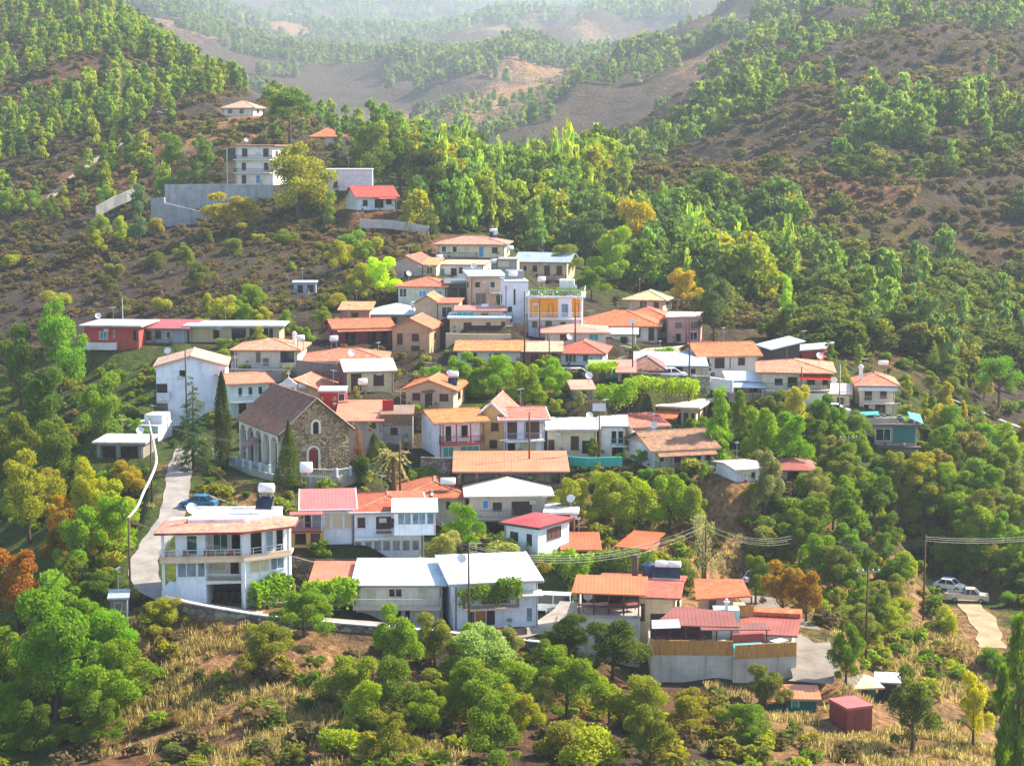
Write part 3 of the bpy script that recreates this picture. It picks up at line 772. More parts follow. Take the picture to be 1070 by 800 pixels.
# ---- upper right
K = house('orange_villa', 'sprawling white villa with wide bright orange hip roofs left of the pink flats', 'the orange hip villa', 607, 686, 357, 18, 11, -6, 'hip', ORG, 15, '#ded8cc', 'F .73 .55 .1 .45 k;F .93 .45 .07 .75 b;F .6 .6 .1 .3 w;R .4 .6 .12 .35 w', Y=318, o=.9)
house('wing', '', '', 655, 697, 352, 20, 9, -6, 'hip', SAL, 10, '#ded8cc', 'R .4 .6 .12 .35 w;F .9 .5 .1 .5 w', Y=326, o=.8, base=K)
K = house('cream_roof_house', 'beige house with pale cream hip roof among trees left of the yellow leaved tree', 'the pale cream roofed house', 656, 692, 326, 14, 8, -16, 'hip', '#c4aa84', 8, '#cfc3ac', 'F .45 .55 .2 .5 g;F .82 .55 .12 .5 b;R .5 .5 .2 .5 b', Y=338, o=.9)
K = house('pink_flats', 'pink two storey flats with brown shutters and small balconies beside tall trees', 'the pink flats', 697, 731, 358, 26, 8, -8, 'mono', '#d9a9a0', 2, '#d39a92', 'F .35 .7 .2 .25 n;F .8 .72 .22 .28 n;F .8 .28 .22 .28 w;F .35 .2 .12 .3 k;R .5 .7 .2 .25 b', Y=318, o=.3, tile='m')
balcony(K, 'F', .58, .99, .5, .9, '#7c4a4a', '#d9b0a8'); balcony(K, 'F', .58, .99, .03, .9, '#7c4a4a', '#d9b0a8')
K = house('small_white_house', 'small white annex with silver gable roof in front of the orange hip villa', 'the small silver gable annex', 640, 664, 361, 12, 7, -4, 'gx', '#b5bcc2', 6, '#e2ded4', 'F .5 .5 .3 .6 w', Y=307, o=.5, tile='m')
K = house('pink_hip_house', 'low house under broad pale pink hip roof right below the yellow balcony house', 'the broad pink roofed house', 570, 633, 358, 11, 9, 0, 'hip', '#c47a72', 8, '#d6d0c4', 'F .3 .5 .1 .5 k;F .8 .5 .15 .6 t', Y=300, o=.8, tile='m')
K = house('long_orange_house', 'long bungalow with faded orange roof behind the row of bright green trees', 'the long orange roofed bungalow', 478, 546, 381, 15, 9, -2, 'gx', '#c8703e', 10, '#d9d2c4', 'F .22 .5 .14 .6 k;F .62 .5 .1 .55 k;F .5 .4 .02 .8 w', Y=287, o=.6)
K = house('pale_pink_bungalow', 'brown walled bungalow with washed out pink roof right of the long orange roofed bungalow', 'the washed out pink bungalow', 548, 585, 381, 14, 9, -2, 'gx', '#cf9686', 10, '#9a6a48', 'F .3 .5 .2 .5 b;F .85 .4 .12 .8 k', Y=286.4, o=.5)
K = house('red_roof_bungalow', 'white walled bungalow with red roof and three narrow windows, right end of its row', 'the red roofed bungalow', 586, 629, 381, 13, 9, -8, 'hip', '#b5493a', 11, '#e2dedc', 'F .15 .55 .04 .55 k;F .24 .55 .04 .55 k;F .33 .55 .04 .55 k;F .6 .55 .12 .5 w;R .5 .5 .1 .5 b', Y=286, o=.7)
# dark red house
K = house('dark_red_house', 'dark red plastered house with long verandah and brick coloured roof', 'the dark red house', 352, 408, 361, 19, 9, 14, 'gx', '#a9512f', 9, '#9a4450', 'F .25 .45 .16 .7 k;F .65 .45 .14 .7 k;F .88 .45 .1 .7 k;L .5 .5 .12 .4 k', Y=306, o=.8)
canopy(K, 'F', 0, 1, .98, 1.7, .35, '#a9512f', 't', 6, pc='#5e2a26'); balcony(K, 'F', 0, 1, .06, 1.6, '#6a3028', '#7a4a40')
house('wing', '', '', 410, 449, 369, 27, 8, -10, 'gy', SAL, 9, '#cd9a74', 'F .62 .62 .16 .26 b;F .2 .55 .12 .4 b;F .62 .2 .2 .15 b;R .5 .6 .15 .2 b', Y=300, o=.6, base=K)
balcony(K, 'R', 0, .4, .06, 1.2, '#5a3028', '#8a6a58')
K = house('silver_roof_store', 'store with broad pale blue sheet roof behind the dark red house', 'the pale blue roofed store', 386, 438, 340, 12, 10, 0, 'hip', '#b3c0c8', 10, '#b7a58c', 'F .5 .5 .1 .5 k', Y=322, o=.5, tile='m', cat='store')
K = house('faded_orange_house', 'low house with faded orange roof left of the pale blue roofed store', 'the faded orange roofed house', 356, 386, 336, 12, 8, 0, 'mono', '#c17a58', 8, '#b98a70', 'F .5 .5 .2 .5 k', Y=319, o=.5)
# left of village
K = house('brick_red_flat_house', 'brick red flat roofed house with white roof slab and balcony on the far left', 'the brick red flat house', 88, 146, 366, 25, 9, -6, 'flat', '#b7b2ae', 0, '#b8463a', 'F .35 .62 .14 .3 l;F .95 .65 .08 .4 k;F .55 .7 .02 .3 w', Y=308, o=.7, tile='c')
balcony(K, 'F', .02, .6, .1, 1.3, '#e2dedb', '#dedad6', kind='solid', hh=1.0)
mb = MB().tube([(1, 3, K.h + .2), (1, 3, K.h + 4.4)], .06); K.part('aerial', mb, plain('#c9c4be'))
K = house('maroon_roof_house', 'grey walled bungalow with dark raspberry sheet roof right of the brick red flat house', 'the raspberry roofed bungalow', 150, 194, 358, 15, 8, -6, 'mono', '#93303c', 7, '#9aa0a8', 'F .35 .55 .12 .5 k;F .6 .55 .1 .4 w;F .1 .5 .15 .6 k', Y=311, o=.8, tile='m')
K = house('long_flat_house', 'long beige house under thin flat white roof behind a yellow green tree', 'the long flat roofed house', 198, 292, 357, 16, 7, 0, 'flat', '#b9c4c6', 0, '#c2ab84', 'F .3 .5 .06 .5 k;F .8 .45 .25 .8 k;F .55 .45 .15 .8 k', Y=312, o=.9, tile='m')
K = house('hillside_hut', 'small pale concrete hut alone on the brown slope', 'the lone hillside hut', 307, 330, 307, 11, 4, 4, 'flat', '#9fb0ba', 0, '#a9b0b8', 'F .3 .45 .2 .7 k;F .75 .5 .25 .6 k', Y=348, o=.3, tile='m', cat='hut')
K = house('white_gable_block', 'tall plain white building with low brown edged gable and dark side openings', 'the tall white gable building', 165, 236, 444, 62, 10, 6, 'gy', '#a98d7c', 10, '#e4e7ee',
  'F .38 .88 .07 .09 k;F .08 .6 .14 .2 k;F .08 .3 .14 .14 k;F .62 .33 .12 .14 c', Y=268, o=.35, fascia='#c99782')
balcony(K, 'F', .01, .2, .46, .8, '#c9ccd4', '#cdd0d8', kind='solid', hh=.9); balcony(K, 'F', .01, .2, .16, .8, '#c9ccd4', '#cdd0d8', kind='solid', hh=.9)
K = house('cream_hip_house', 'cream bungalow with salmon hip roof and open corner porch on a grey terrace', 'the salmon hip bungalow', 245, 311, 384, 19, 9, -3, 'hip', '#cb7a66', 11, '#e0cdb8', 'F .38 .55 .07 .6 n;F .5 .3 .09 .45 n;F .84 .6 .2 .55 k', Y=288, o=.7)
balcony(K, 'F', -.02, 1.02, 0, 1.7, '#cfd3da', '#8d8a86'); chimney(K, .38, .5, 1.9, .5)
K = house('green_white_house', 'pale green walled house with faded pink gable roof behind the church', 'the pale green walled house', 242, 282, 436, 36, 11, 20, 'gx', '#c46a54', 9, '#c9d8cc', 'F .25 .76 .1 .26 w;F .5 .76 .1 .26 w;F .75 .76 .1 .26 w;F .3 .3 .16 .3 k;L .4 .7 .12 .2 w', Y=262, o=.6)
balcony(K, 'F', 0, .95, .5, 1.1, '#e2e4e4', '#d9dcd8')
house('wing', '', '', 284, 334, 430, 24, 9, -10, 'gy', '#c46a54', 9, '#d3a37c', 'F .3 .6 .1 .3 w', Y=262, o=.5, base=K)
K = house('walled_house', 'house with blotched salmon hip roof behind a tall grey concrete wall', 'the blotched salmon roofed house', 318, 404, 393, 16, 10, 2, 'hip', '#c0614a', 13, '#a09c98', 'F .9 .5 .08 .5 k', Y=280, o=.4)
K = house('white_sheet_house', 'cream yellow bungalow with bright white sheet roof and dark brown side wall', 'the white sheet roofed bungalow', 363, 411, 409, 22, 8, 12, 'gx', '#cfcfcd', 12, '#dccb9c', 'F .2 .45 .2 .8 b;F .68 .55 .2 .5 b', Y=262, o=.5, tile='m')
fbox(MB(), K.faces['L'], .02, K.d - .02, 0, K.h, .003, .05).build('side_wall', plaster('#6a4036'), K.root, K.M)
K = house('red_wall_store', 'low store with bright red painted front wall behind the church gable', 'the bright red fronted store', 333, 361, 423, 13, 5, 2, 'flat', '#a8a0a0', 0, '#c4222a', 'F .85 .55 .22 .7 w', Y=250, o=.1, tile='c', cat='store')
K = house('salmon_shed', 'long low building with salmon sheet roof right of the church gable', 'the salmon sheet building', 352, 399, 449, 9, 10, 2, 'mono', '#cf6a52', 22, '#a39a94', 'F .8 .5 .1 .5 k', Y=240, o=.3, tile='m', cat='building')
K = house('grey_workshop', 'grey walled workshop with weathered timber top left of the white orange roofed house', 'the grey workshop', 399, 431, 461, 27, 8, 2, 'flat', '#7a5a4a', 0, '#a19a90', 'F .4 .4 .2 .25 k;F .2 .8 .3 .2 n', Y=241, o=.2, tile='m', cat='workshop')
kbox(K, 'timber_screen', -K.W/2, K.W/2, -.12, -.02, K.h*.62, K.h*1.0, wood('#8a6a4c'))
kbox(K, 'red_wall', -K.W*.5, -.5, 3, 3.2, K.h + .26, K.h + 1.6, plaster('#b03028'))
# centre
K = house('peach_gable_house', 'peach house with low orange gable roof and timber brackets, below the row of green trees', 'the peach gable house', 424, 474, 428, 22, 9, -8, 'gy', '#bd5a30', 9, '#d6b394', 'F .22 .62 .14 .3 b;F .48 .5 .13 .75 b;F .8 .6 .16 .3 b;L .5 .5 .1 .3 b;R .5 .5 .2 .3 k', Y=254, o=.7)
canopy(K, 'F', .36, .6, .96, 1.1, .25, '#7a4a35', 'm')
roof_heater(K, .42, .35, .3, .9, r=.42, L=1.2)
K = house('orange_porch_house', 'white house with orange tiled roof, red railed porch and blue garage doors below', 'the red railed porch house', 459, 503, 477, 38, 8, 18, 'gx', '#c9672e', 12, '#e2dcd8',
  'F .22 .66 .1 .38 k;F .6 .7 .12 .3 k;F .22 .15 .24 .25 t;F .72 .15 .42 .25 t;L .45 .68 .18 .24 g', Y=236, o=.9)
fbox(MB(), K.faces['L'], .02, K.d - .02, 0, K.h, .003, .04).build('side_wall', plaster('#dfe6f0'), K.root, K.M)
balcony(K, 'F', 0, 1, .42, 1.7, '#7a2c24', '#8a3a2c', posts=(.96, (.02, .33, .66, .97)))
K = house('yellow_gable_house', 'two storey house with yellow gable wing, white balconies and pink tiled roof', 'the yellow gable house', 527, 568, 476, 39, 9, 6, 'gx', '#c25c54', 12, '#dfe2ec',
  'F .2 .68 .22 .46 b;F .7 .68 .36 .46 b;F .18 .2 .16 .26 k;F .6 .2 .4 .34 c', Y=238, o=.8, fascia='#e8e8e8')
balcony(K, 'F', 0, 1, .46, 1.4, '#9aa2ac', '#ece9e6', posts=(.98, (.01, .5, .99)))
house('wing', '', '', 501, 527, 474, 42, 9.4, -8, 'gy', '#c25c54', 12, '#dcbb78', 'F .62 .68 .26 .18 b;F .56 .25 .26 .18 b', Y=239, o=.5, base=K, fascia='#e8e8e8')
K = house('long_salmon_shed', 'long low open shed with salmon sheet roof and timber posts below the yellow gable house', 'the long salmon roofed shed', 478, 590, 505, 13, 8, 1, 'mono', '#cf6c50', 17, '#5d4c3e', 'F .1 .4 .12 .8 k;F .3 .4 .2 .8 k;F .6 .4 .2 .8 k;F .85 .4 .2 .8 k', Y=225, o=.6, tile='m', cat='shed', wallmat=stone('#7d6a55'))
K = house('beige_flat_house', 'beige flat roofed house with recessed porch and brown door right of the yellow gable house', 'the beige flat roofed house', 572, 623, 476, 27, 9, -3, 'flat', '#dad4cc', 0, '#d9c9a8', 'F .56 .5 .14 .5 b;F .08 .42 .1 .36 b;F .82 .35 .2 .45 k', Y=240, o=.5, tile='c')
K = house('narrow_white_house', 'narrow white two storey house with blue railing right of the beige flat roofed house', 'the narrow white house', 627, 653, 478, 33, 9, -3, 'gx', '#b7bcc2', 5, '#e2e8ea', 'F .55 .66 .15 .36 k;F .82 .66 .15 .36 k;F .7 .2 .4 .28 k', Y=243, o=.4, tile='m')
balcony(K, 'F', .45, 1, .42, 1.0, '#4a8a96', '#dde2e4')
K = house('pink_gable_house', 'beige house with pink gable roof behind the brown roofed verandah house', 'the pink gable roofed house', 661, 697, 463, 18, 9, 20, 'gx', '#c4605c', 13, '#b59a72', 'F .3 .5 .1 .3 k', Y=252, o=.5)
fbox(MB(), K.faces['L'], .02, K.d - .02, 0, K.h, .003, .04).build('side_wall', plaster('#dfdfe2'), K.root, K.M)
K = house('long_cream_house', 'long cream house with orange lean roof and tall brown shutters beside the poplar', 'the tall shuttered cream house', 664, 726, 452, 27, 9, -18, 'flat', '#d8cdbf', 0, '#dcc8a2', 'R .2 .6 .12 .4 b;R .6 .6 .12 .4 b;F .72 .55 .06 .5 b;F .84 .55 .06 .5 b;F .95 .55 .05 .5 b', Y=262, o=.7, tile='c')
canopy(K, 'F', 0, .75, .95, 2.6, 1.0, '#c9683c', 't'); balcony(K, 'F', .6, .95, .1, 1.2, '#c9bfb0', '#e4dac8', kind='solid', hh=.5)
K = house('brown_roof_house', 'white house with wide brown roof and long columned verandah on the slope edge', 'the brown roofed verandah house', 683, 745, 489, 22, 9, 17, 'gx', '#8c5f4a', 18, '#d2c9b4', 'F .12 .6 .08 .45 w;F .4 .5 .13 .6 w;F .75 .6 .12 .45 w;F .93 .5 .06 .7 k', Y=236, o=.9)
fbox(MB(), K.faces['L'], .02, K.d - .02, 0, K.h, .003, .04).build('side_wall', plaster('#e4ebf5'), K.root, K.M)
canopy(K, 'F', 0, 1, 1.0, 1.9, .7, '#8c5f4a', 't', 6, pc='#6a4a3c'); balcony(K, 'F', 0, 1, .06, 1.9, '#9a938a', '#6e675e')
kbox(K, 'red_pillar', K.W/2 - 1.2, K.W/2 - .3, -1.9, -1.0, -3.2, -.2, plaster('#a8322a'))
K = house('silver_roof_cafe', 'low building with wide silver blue sheet roof above a wall of vines', 'the silver blue roofed building', 668, 734, 393, 11, 11, -3, 'mono', '#9fb4c4', 9, '#c9bea8', 'F .35 .5 .12 .7 k;F .6 .5 .16 .7 k;F .85 .5 .08 .5 w', Y=272, o=.8, tile='m', cat='building')
K = house('maroon_hip_hut', 'small hut with dull maroon hip roof left of the silver blue roofed building', 'the maroon hip hut', 664, 690, 392, 9, 6, -3, 'hip', '#86504a', 9, '#b0a48e', 'F .5 .5 .3 .5 k', Y=267, o=.9, cat='hut')
K = house('orange_long_house', 'long white bungalow with bright orange gable roof and bluish gable end', 'the bright orange long bungalow', 731, 792, 386, 15, 9, 10, 'gx', '#c45c2e', 13, '#ded6cc', 'F .1 .5 .1 .45 k;F .34 .45 .15 .7 b;F .72 .55 .1 .45 b;F .52 .5 .02 .9 w', Y=280, o=.7)
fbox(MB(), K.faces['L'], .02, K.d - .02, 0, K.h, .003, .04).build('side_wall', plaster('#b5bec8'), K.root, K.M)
K = house('salmon_hip_house', 'two storey house with broad salmon hip roof and bright red awning', 'the red awning house', 796, 866, 424, 36, 11, -7, 'hip', '#c9745e', 12, '#dccfb4', 'F .25 .7 .12 .2 w;F .45 .7 .12 .26 k;F .72 .74 .1 .2 k;F .93 .74 .07 .2 k;F .15 .2 .14 .24 k;F .35 .2 .14 .24 k;R .4 .6 .1 .2 w', Y=266, o=.9)
canopy(K, 'F', .55, 1.0, .98, 1.6, .75, '#d02414', 'p', 0, name='awning', thk=.05); balcony(K, 'F', .52, 1, .52, 1.5, '#55504e', '#e8ddca'); balcony(K, 'F', 0, .5, .5, 1.4, '#6a6a70', '#d8d2c6')
kbox(K, 'lower_wall', K.W*.02, K.W/2, -1.5, -.1, 0, K.h*.42, plaster('#e4d8c2'))
fbox(MB(), K.faces['F'], K.W*.76, K.W - .1, .06, K.h*.2, 1.42, 1.47).build('door', plain('#8f6f5f'), K.root, K.M)
K = house('canopy_house', 'low house under long pale blue canopies left of the red awning house', 'the pale canopied house', 762, 795, 420, 22, 9, -3, 'flat', '#c9d4da', 0, '#d4c8b2', 'F .3 .65 .2 .3 k;F .75 .65 .2 .3 k;F .3 .2 .2 .3 k', Y=268, o=.5, tile='m')
canopy(K, 'F', -.1, 1.1, .98, 3, .4, '#b4c6d0', 'm', 4); balcony(K, 'F', 0, 1, .5, 1.4, '#5d5f66', '#c9c2b6')
K = house('brick_red_house', 'half hidden red house with dark timber gable behind the red awning house', 'the red house behind', 822, 856, 381, 13, 8, -18, 'monox', '#b5bfc4', 4, '#a2392c', 'F .8 .4 .15 .5 k;F .3 .6 .3 .5 k', Y=292, o=.8, tile='m')
house('wing', '', '', 808, 836, 380, 16, 6, 12, 'monox', '#c2cdd4', 6, '#4a423e', '', Y=291, o=.7, tile='m', base=K)
K = house('small_hip_house', 'small white two storey house with salmon hip roof, white chimney and pale balcony', 'the small chimneyed house', 898, 934, 433, 32, 8, -6, 'hip', '#c57058', 10, '#ded2b8', 'F .25 .62 .18 .26 b;F .68 .66 .16 .22 b;F .6 .2 .26 .24 b;F .2 .2 .14 .26 w;R .5 .6 .12 .2 b', Y=270, o=.8)
kbox(K, 'white_band', -K.W/2 - .3, K.W/2 + .3, -.75, -.68, K.h*.8, K.h*.98, plain('#dfe4ee')); balcony(K, 'F', .12, .98, .42, 1.3, '#b9b4a6', '#ded6c4')
chimney(K, -.44, .25, 2.1, .55); roof_heater(K, .25, .7, .8, 1.3, r=.33, panel=False)
house('wing', '', '', 893, 899, 424, 22, 6, -6, 'flat', '#c9c0ae', 0, '#d4bd92', '', Y=273, o=.1, base=K, tile='c')
K = house('grey_sheet_shed', 'low grey shed with slanting sheet roof left of the small chimneyed house', 'the low grey shed', 868, 888, 424, 12, 7, -10, 'mono', '#bab4ae', 9, '#cfc4b4', 'F .5 .4 .3 .6 k', Y=270, o=.3, tile='m', cat='shed')
K = house('teal_hut', 'hut on stilts with white gridded windows and teal sheeting below a vine roof', 'the teal hut', 914, 957, 464, 20, 6, -4, 'flat', '#5d4a42', 0, '#9a938e', 'F .12 .5 .18 .6 w;F .3 .5 .15 .6 w', Y=262, o=.7, tile='m', cat='hut', found=1.2, pad=False)
fbox(MB(), K.faces['F'], K.W*.45, K.W*.97, K.h*.1, K.h*.95, .02, .1).build('teal_sheeting', plain('#1f706c', .7), K.root, K.M)
kbox(K, 'stilt', -1.5, -1.1, .4, .8, -4.5, -1.2, concrete('#8a857e')); kbox(K, 'stilt', 1.5, 1.9, .4, .8, -4.5, -1.2, concrete('#8a857e')); kbox(K, 'deck', -K.W/2 - .6, K.W/2 + .6, -1, 0, -.5, -.2, wood('#6a4a3a'))
mb = MB()
for q in range(26): a = random.random() * K.W - K.W/2; b_ = random.random() * 4; mb.box(a, a + .5*random.random() + .1, b_, b_ + .5, K.h + .26, K.h + .3 + .9 * random.random())
K.part('roof_clutter', mb, plain('#7a8490'))
mb = MB().slab([[(K.W/2 - .9, 0, K.h + 1.0), (K.W/2 + .9, -.3, K.h + .3), (K.W/2 + .7, 2.0, K.h + 1.3), (K.W/2 - 1.1, 1.8, K.h + 1.7)]], .05); K.part('tarpaulin', mb, plain('#3a9c98', .7))
mb = MB().slab([[(-K.W/2 - 2.4, 0, K.h + 1.3), (-K.W/2 + .6, 0, K.h + 1.5), (-K.W/2 + .6, 1.6, K.h + 1.75), (-K.W/2 - 2.4, 1.6, K.h + 1.6)]], .05); K.part('tarpaulin', mb, plain('#3a9c98', .7))
K = house('green_sunk_house', 'small white gabled outbuilding below the slope path, half hidden by trees', 'the small white outbuilding', 769, 799, 502, 12, 6, 18, 'gx', '#b5aaa2', 6, '#dfe0e2', 'F .6 .5 .1 .4 k', Y=228, o=.4, tile='m', cat='outbuilding')
K = house('maroon_roof_shelter', 'open shelter with dull maroon roof right of the small white outbuilding', 'the maroon roofed shelter', 812, 845, 500, 11, 6, -4, 'hip', '#8a3838', 7, '#b9a48c', 'F .5 .4 .3 .7 k', Y=232, o=.9, tile='m', cat='shelter')
K = house('flat_shelter', 'low open shelter with thin flat concrete roof at the far left above the orange tree', 'the low flat shelter', 101, 150, 478, 15, 6, -4, 'flat', '#b9b5ae', 0, '#857d75', 'F .25 .4 .3 .75 k;F .7 .4 .35 .75 k', Y=243, o=.5, tile='c', cat='shelter')
K = house('corner_terrace', 'pale terraced wall and steps with small blue shutter beside the lane', 'the pale stepped terrace', 134, 166, 460, 14, 5, -12, 'flat', '#c9c6c4', 0, '#cfd0d4', 'F .25 .45 .25 .5 u', Y=258, o=.05, tile='c', cat='terrace')
kbox(K, 'upper_terrace', -K.W*.1, K.W*.5, 1.5, 4.5, K.h + .251, K.h + 1.5, plaster('#dcdfe2'))
K = house('turquoise_gate_house', 'small stone house with turquoise gate under green vines', 'the turquoise gate house', 618, 646, 401, 18, 6, 0, 'flat', '#6f8a4a', 0, '#a2876c', 'F .85 .45 .22 .8 t;F .4 .4 .3 .8 n', Y=266, o=.3, tile='m')
K = house('pink_awning_store', 'small shop with steep faded pink awning roof left of the maroon hip hut', 'the pink awning shop', 646, 662, 398, 9, 5, -3, 'mono', '#c9706c', 12, '#b59a88', 'F .5 .4 .5 .8 k', Y=262, o=.4, tile='m', cat='shop')
K = house('rust_roof_hut', 'tiny hut with tilted dusty pink roof in the trees right of the bright green row', 'the dusty pink roofed hut', 599, 620, 416, 9, 5, 4, 'mono', '#b57a70', 9, '#8d7a6c', 'F .5 .4 .4 .8 k', Y=253, o=.4, tile='m', cat='hut')
# middle front
K = house('tiled_hip_house', 'grey beige house with weathered orange tiled roof left of the white hip roofed house', 'the weathered tile house', 420, 487, 545, 27, 11, 2, 'hip', '#a54a26', 15, '#a9a596', 'F .12 .6 .1 .3 k;F .35 .55 .3 .7 l;F .72 .65 .05 .25 k;F .9 .65 .04 .25 w', Y=221, o=.8)
canopy(K, 'F', -.02, .52, .98, 2.4, .12, '#b8b0a6', 'm', 3, pc='#bdb8b0')
mb = MB(); mb.box(-.16, .16, -.6, K.d*.5, 0, .14); kk = mb.build('ridge_tile', tiles('#cdb3a2'), K.root, K.M @ Matrix.Translation((-.2, 0, K.h + .18)) @ Matrix.Rotation(math.atan2(.42*15/K.s, K.d/2), 4, 'X'))
roof_heater(K, .22, .12, .45, .7, r=.42, L=1.7, panel=False)
K = house('white_hip_house', 'pinkish beige house with white sheet hip roof and dark ground floor opening', 'the white hip roofed house', 491, 573, 561, 45, 11, 3, 'hip', '#ccc2b4', 18, '#d3bfae', 'F .2 .78 .06 .18 u;F .35 .72 .1 .18 b;F .66 .68 .24 .3 b;F .35 .2 .28 .32 k;F .12 .45 .05 .1 k', Y=219, o=.7, tile='m')
balcony(K, 'F', 0, .55, .5, 1.3, '#8a8580', '#b9b0a4')
K = house('red_roof_cabin', 'light blue and white cabin with bright red low hip roof and one wide window', 'the red roofed blue cabin', 527, 562, 574, 26, 6, -36, 'hip', '#b3161c', 7, '#cfe0e8', 'F .3 .5 .25 .4 w;F .75 .45 .17 .5 w;R .5 .6 .42 .42 b', Y=205, o=.45, tile='m', cat='cabin', fascia='#4a2a2a')
K = house('carport', 'carport with flat whitish roof and red brown posts right of the red roofed blue cabin', 'the flat white carport', 572, 600, 560, 24, 5, -4, 'flat', '#d8d0c4', 0, '#6a4b3c', 'F .3 .45 .3 .7 k;F .75 .45 .3 .7 k', Y=214, o=.5, tile='c', cat='carport')
K = house('orange_low_house', 'low building with bright orange sheet roofs behind the vine hedge', 'the low orange sheet building', 590, 624, 584, 10, 6, 0, 'mono', '#c24a1e', 10, '#9a6a50', 'F .2 .5 .1 .5 k;F .6 .5 .2 .6 k', Y=206, o=.5, tile='m', cat='building')
house('wing', '', '', 648, 672, 582, 10, 6, -22, 'mono', '#c24a1e', 9, '#9a6a50', 'F .6 .5 .2 .6 k', Y=209, o=.5, tile='m', base=K)
K = house('striped_terrace_house', 'two storey white house with glazed terraces under pink and orange roofs', 'the glazed terrace house', 371, 443, 585, 52, 10, 6, 'hip', '#a8431f', 16, '#e6e9f0',
  'F .1 .78 .09 .18 b;F .42 .72 .2 .32 b;F .56 .76 .06 .16 k;F .05 .3 .09 .18 l;F .2 .3 .09 .18 l;F .33 .3 .1 .2 l;F .46 .3 .1 .2 l;F .6 .3 .1 .2 l;F .74 .3 .1 .2 l;F .88 .3 .09 .2 l', Y=206, o=.6, fascia='#e8e6e4')
balcony(K, 'F', 0, .55, .5, 1.2, '#dfe6ee', '#e6e6e6')
K2 = house('upper', '', '', 412, 455, 557, 22, 6, 3, 'mono', '#cfe0e0', 5, '#e4eaf2', 'F .25 .7 .3 .5 l;F .6 .7 .3 .5 l;F .88 .7 .15 .5 l', Y=201, o=.3, tile='m', base=K, found=.2, pad=False)
K2 = house('glazed', '', '', 318, 369, 568, 36, 8, 6, 'mono', '#c2545c', 14, '#e4e8ee', 'F .08 .68 .1 .42 k;F .28 .68 .22 .42 l;F .48 .68 .1 .42 c;F .68 .68 .2 .42 c;F .9 .68 .14 .42 c', Y=206, o=.5, tile='m', base=K, fascia='#e8dcdc')
K3 = house('brick_base', '', '', 304, 338, 571, 17, 7, 6, 'none', SAL, 0, '#c99a5a', 'F .3 .5 .3 .6 k;F .75 .5 .25 .6 b', Y=204.5, base=K, pad=False)
balcony(K3, 'F', 0, 1, 1.03, .3, '#8a3a2a', '#7a3028')
canopy(K3, 'F', -.02, 1, 2.2, .6, .2, '#c2545c', 'm', 2, zb=K3.h, pc='#d6d6d6')
kbox(K3, 'deck', -K3.W/2, K3.W/2, 0.0, 4, K3.h, K3.h + .12, plaster('#8d8580'))
roof_heater(K3, .0, .5, 4.6, 1.2, r=.6, L=1.3, panel=False, lab='big white water tank on a stand over the pink roof left end')
STG = K
# long building by the road
K = house('long_roadside_house', 'long white roadside house with salmon and pale blue sheet roofs, two storeys', 'the long roadside house', 372, 462, 655, 45, 8, 0, 'mono', '#bcc8d2', 17, '#e0d6c2', 'F .42 .82 .05 .14 k;F .5 .82 .05 .14 k;F .78 .8 .1 .26 c;F .18 .76 .1 .3 c;F .5 .3 .04 .16 k;F .6 .3 .04 .16 k;F .85 .25 .06 .2 g', Y=189, o=.5, tile='m')
balcony(K, 'F', -.02, .99, .53, 1.5, '#c2bdb6', '#cdbfa8')
house('salmon_end', '', '', 326, 370, 632, 22, 7, 0, 'mono', '#cf5f4a', 15, '#d9cdb8', 'F .5 .5 .2 .6 k', Y=191, o=.4, tile='m', base=K)
LONG = K
K = house('big_white_roof_house', 'white two storey house with big white sheet roof and vine covered balcony', 'the vine balcony house', 474, 562, 655, 48, 9, 10, 'mono', '#cdd5dc', 17, '#e4e8f0', 'F .22 .22 .06 .3 w;F .3 .22 .14 .32 o;F .44 .22 .1 .32 w;F .5 .7 .3 .3 k;F .9 .25 .06 .3 l', Y=187.5, o=.5, tile='m', fascia='#d5dbe0')
balcony(K, 'F', .1, .75, .5, 1.5, '#8a6a5c', '#c9b8a8', posts=(.93, (.11, .74)))
canopy(K, 'F', .74, 1.04, .8, 1.2, .3, '#d9cfc0', 'm')
VINEH = K
K = house('tiny_tin_shed', 'tiny grey tin shed beside the lane below the corner house', 'the tiny tin shed', 115, 133, 645, 20, 2.6, 8, 'mono', '#8f979c', 4, '#6f8288', 'F .5 .4 .4 .75 n', Y=181, o=.2, tile='m', cat='shed')
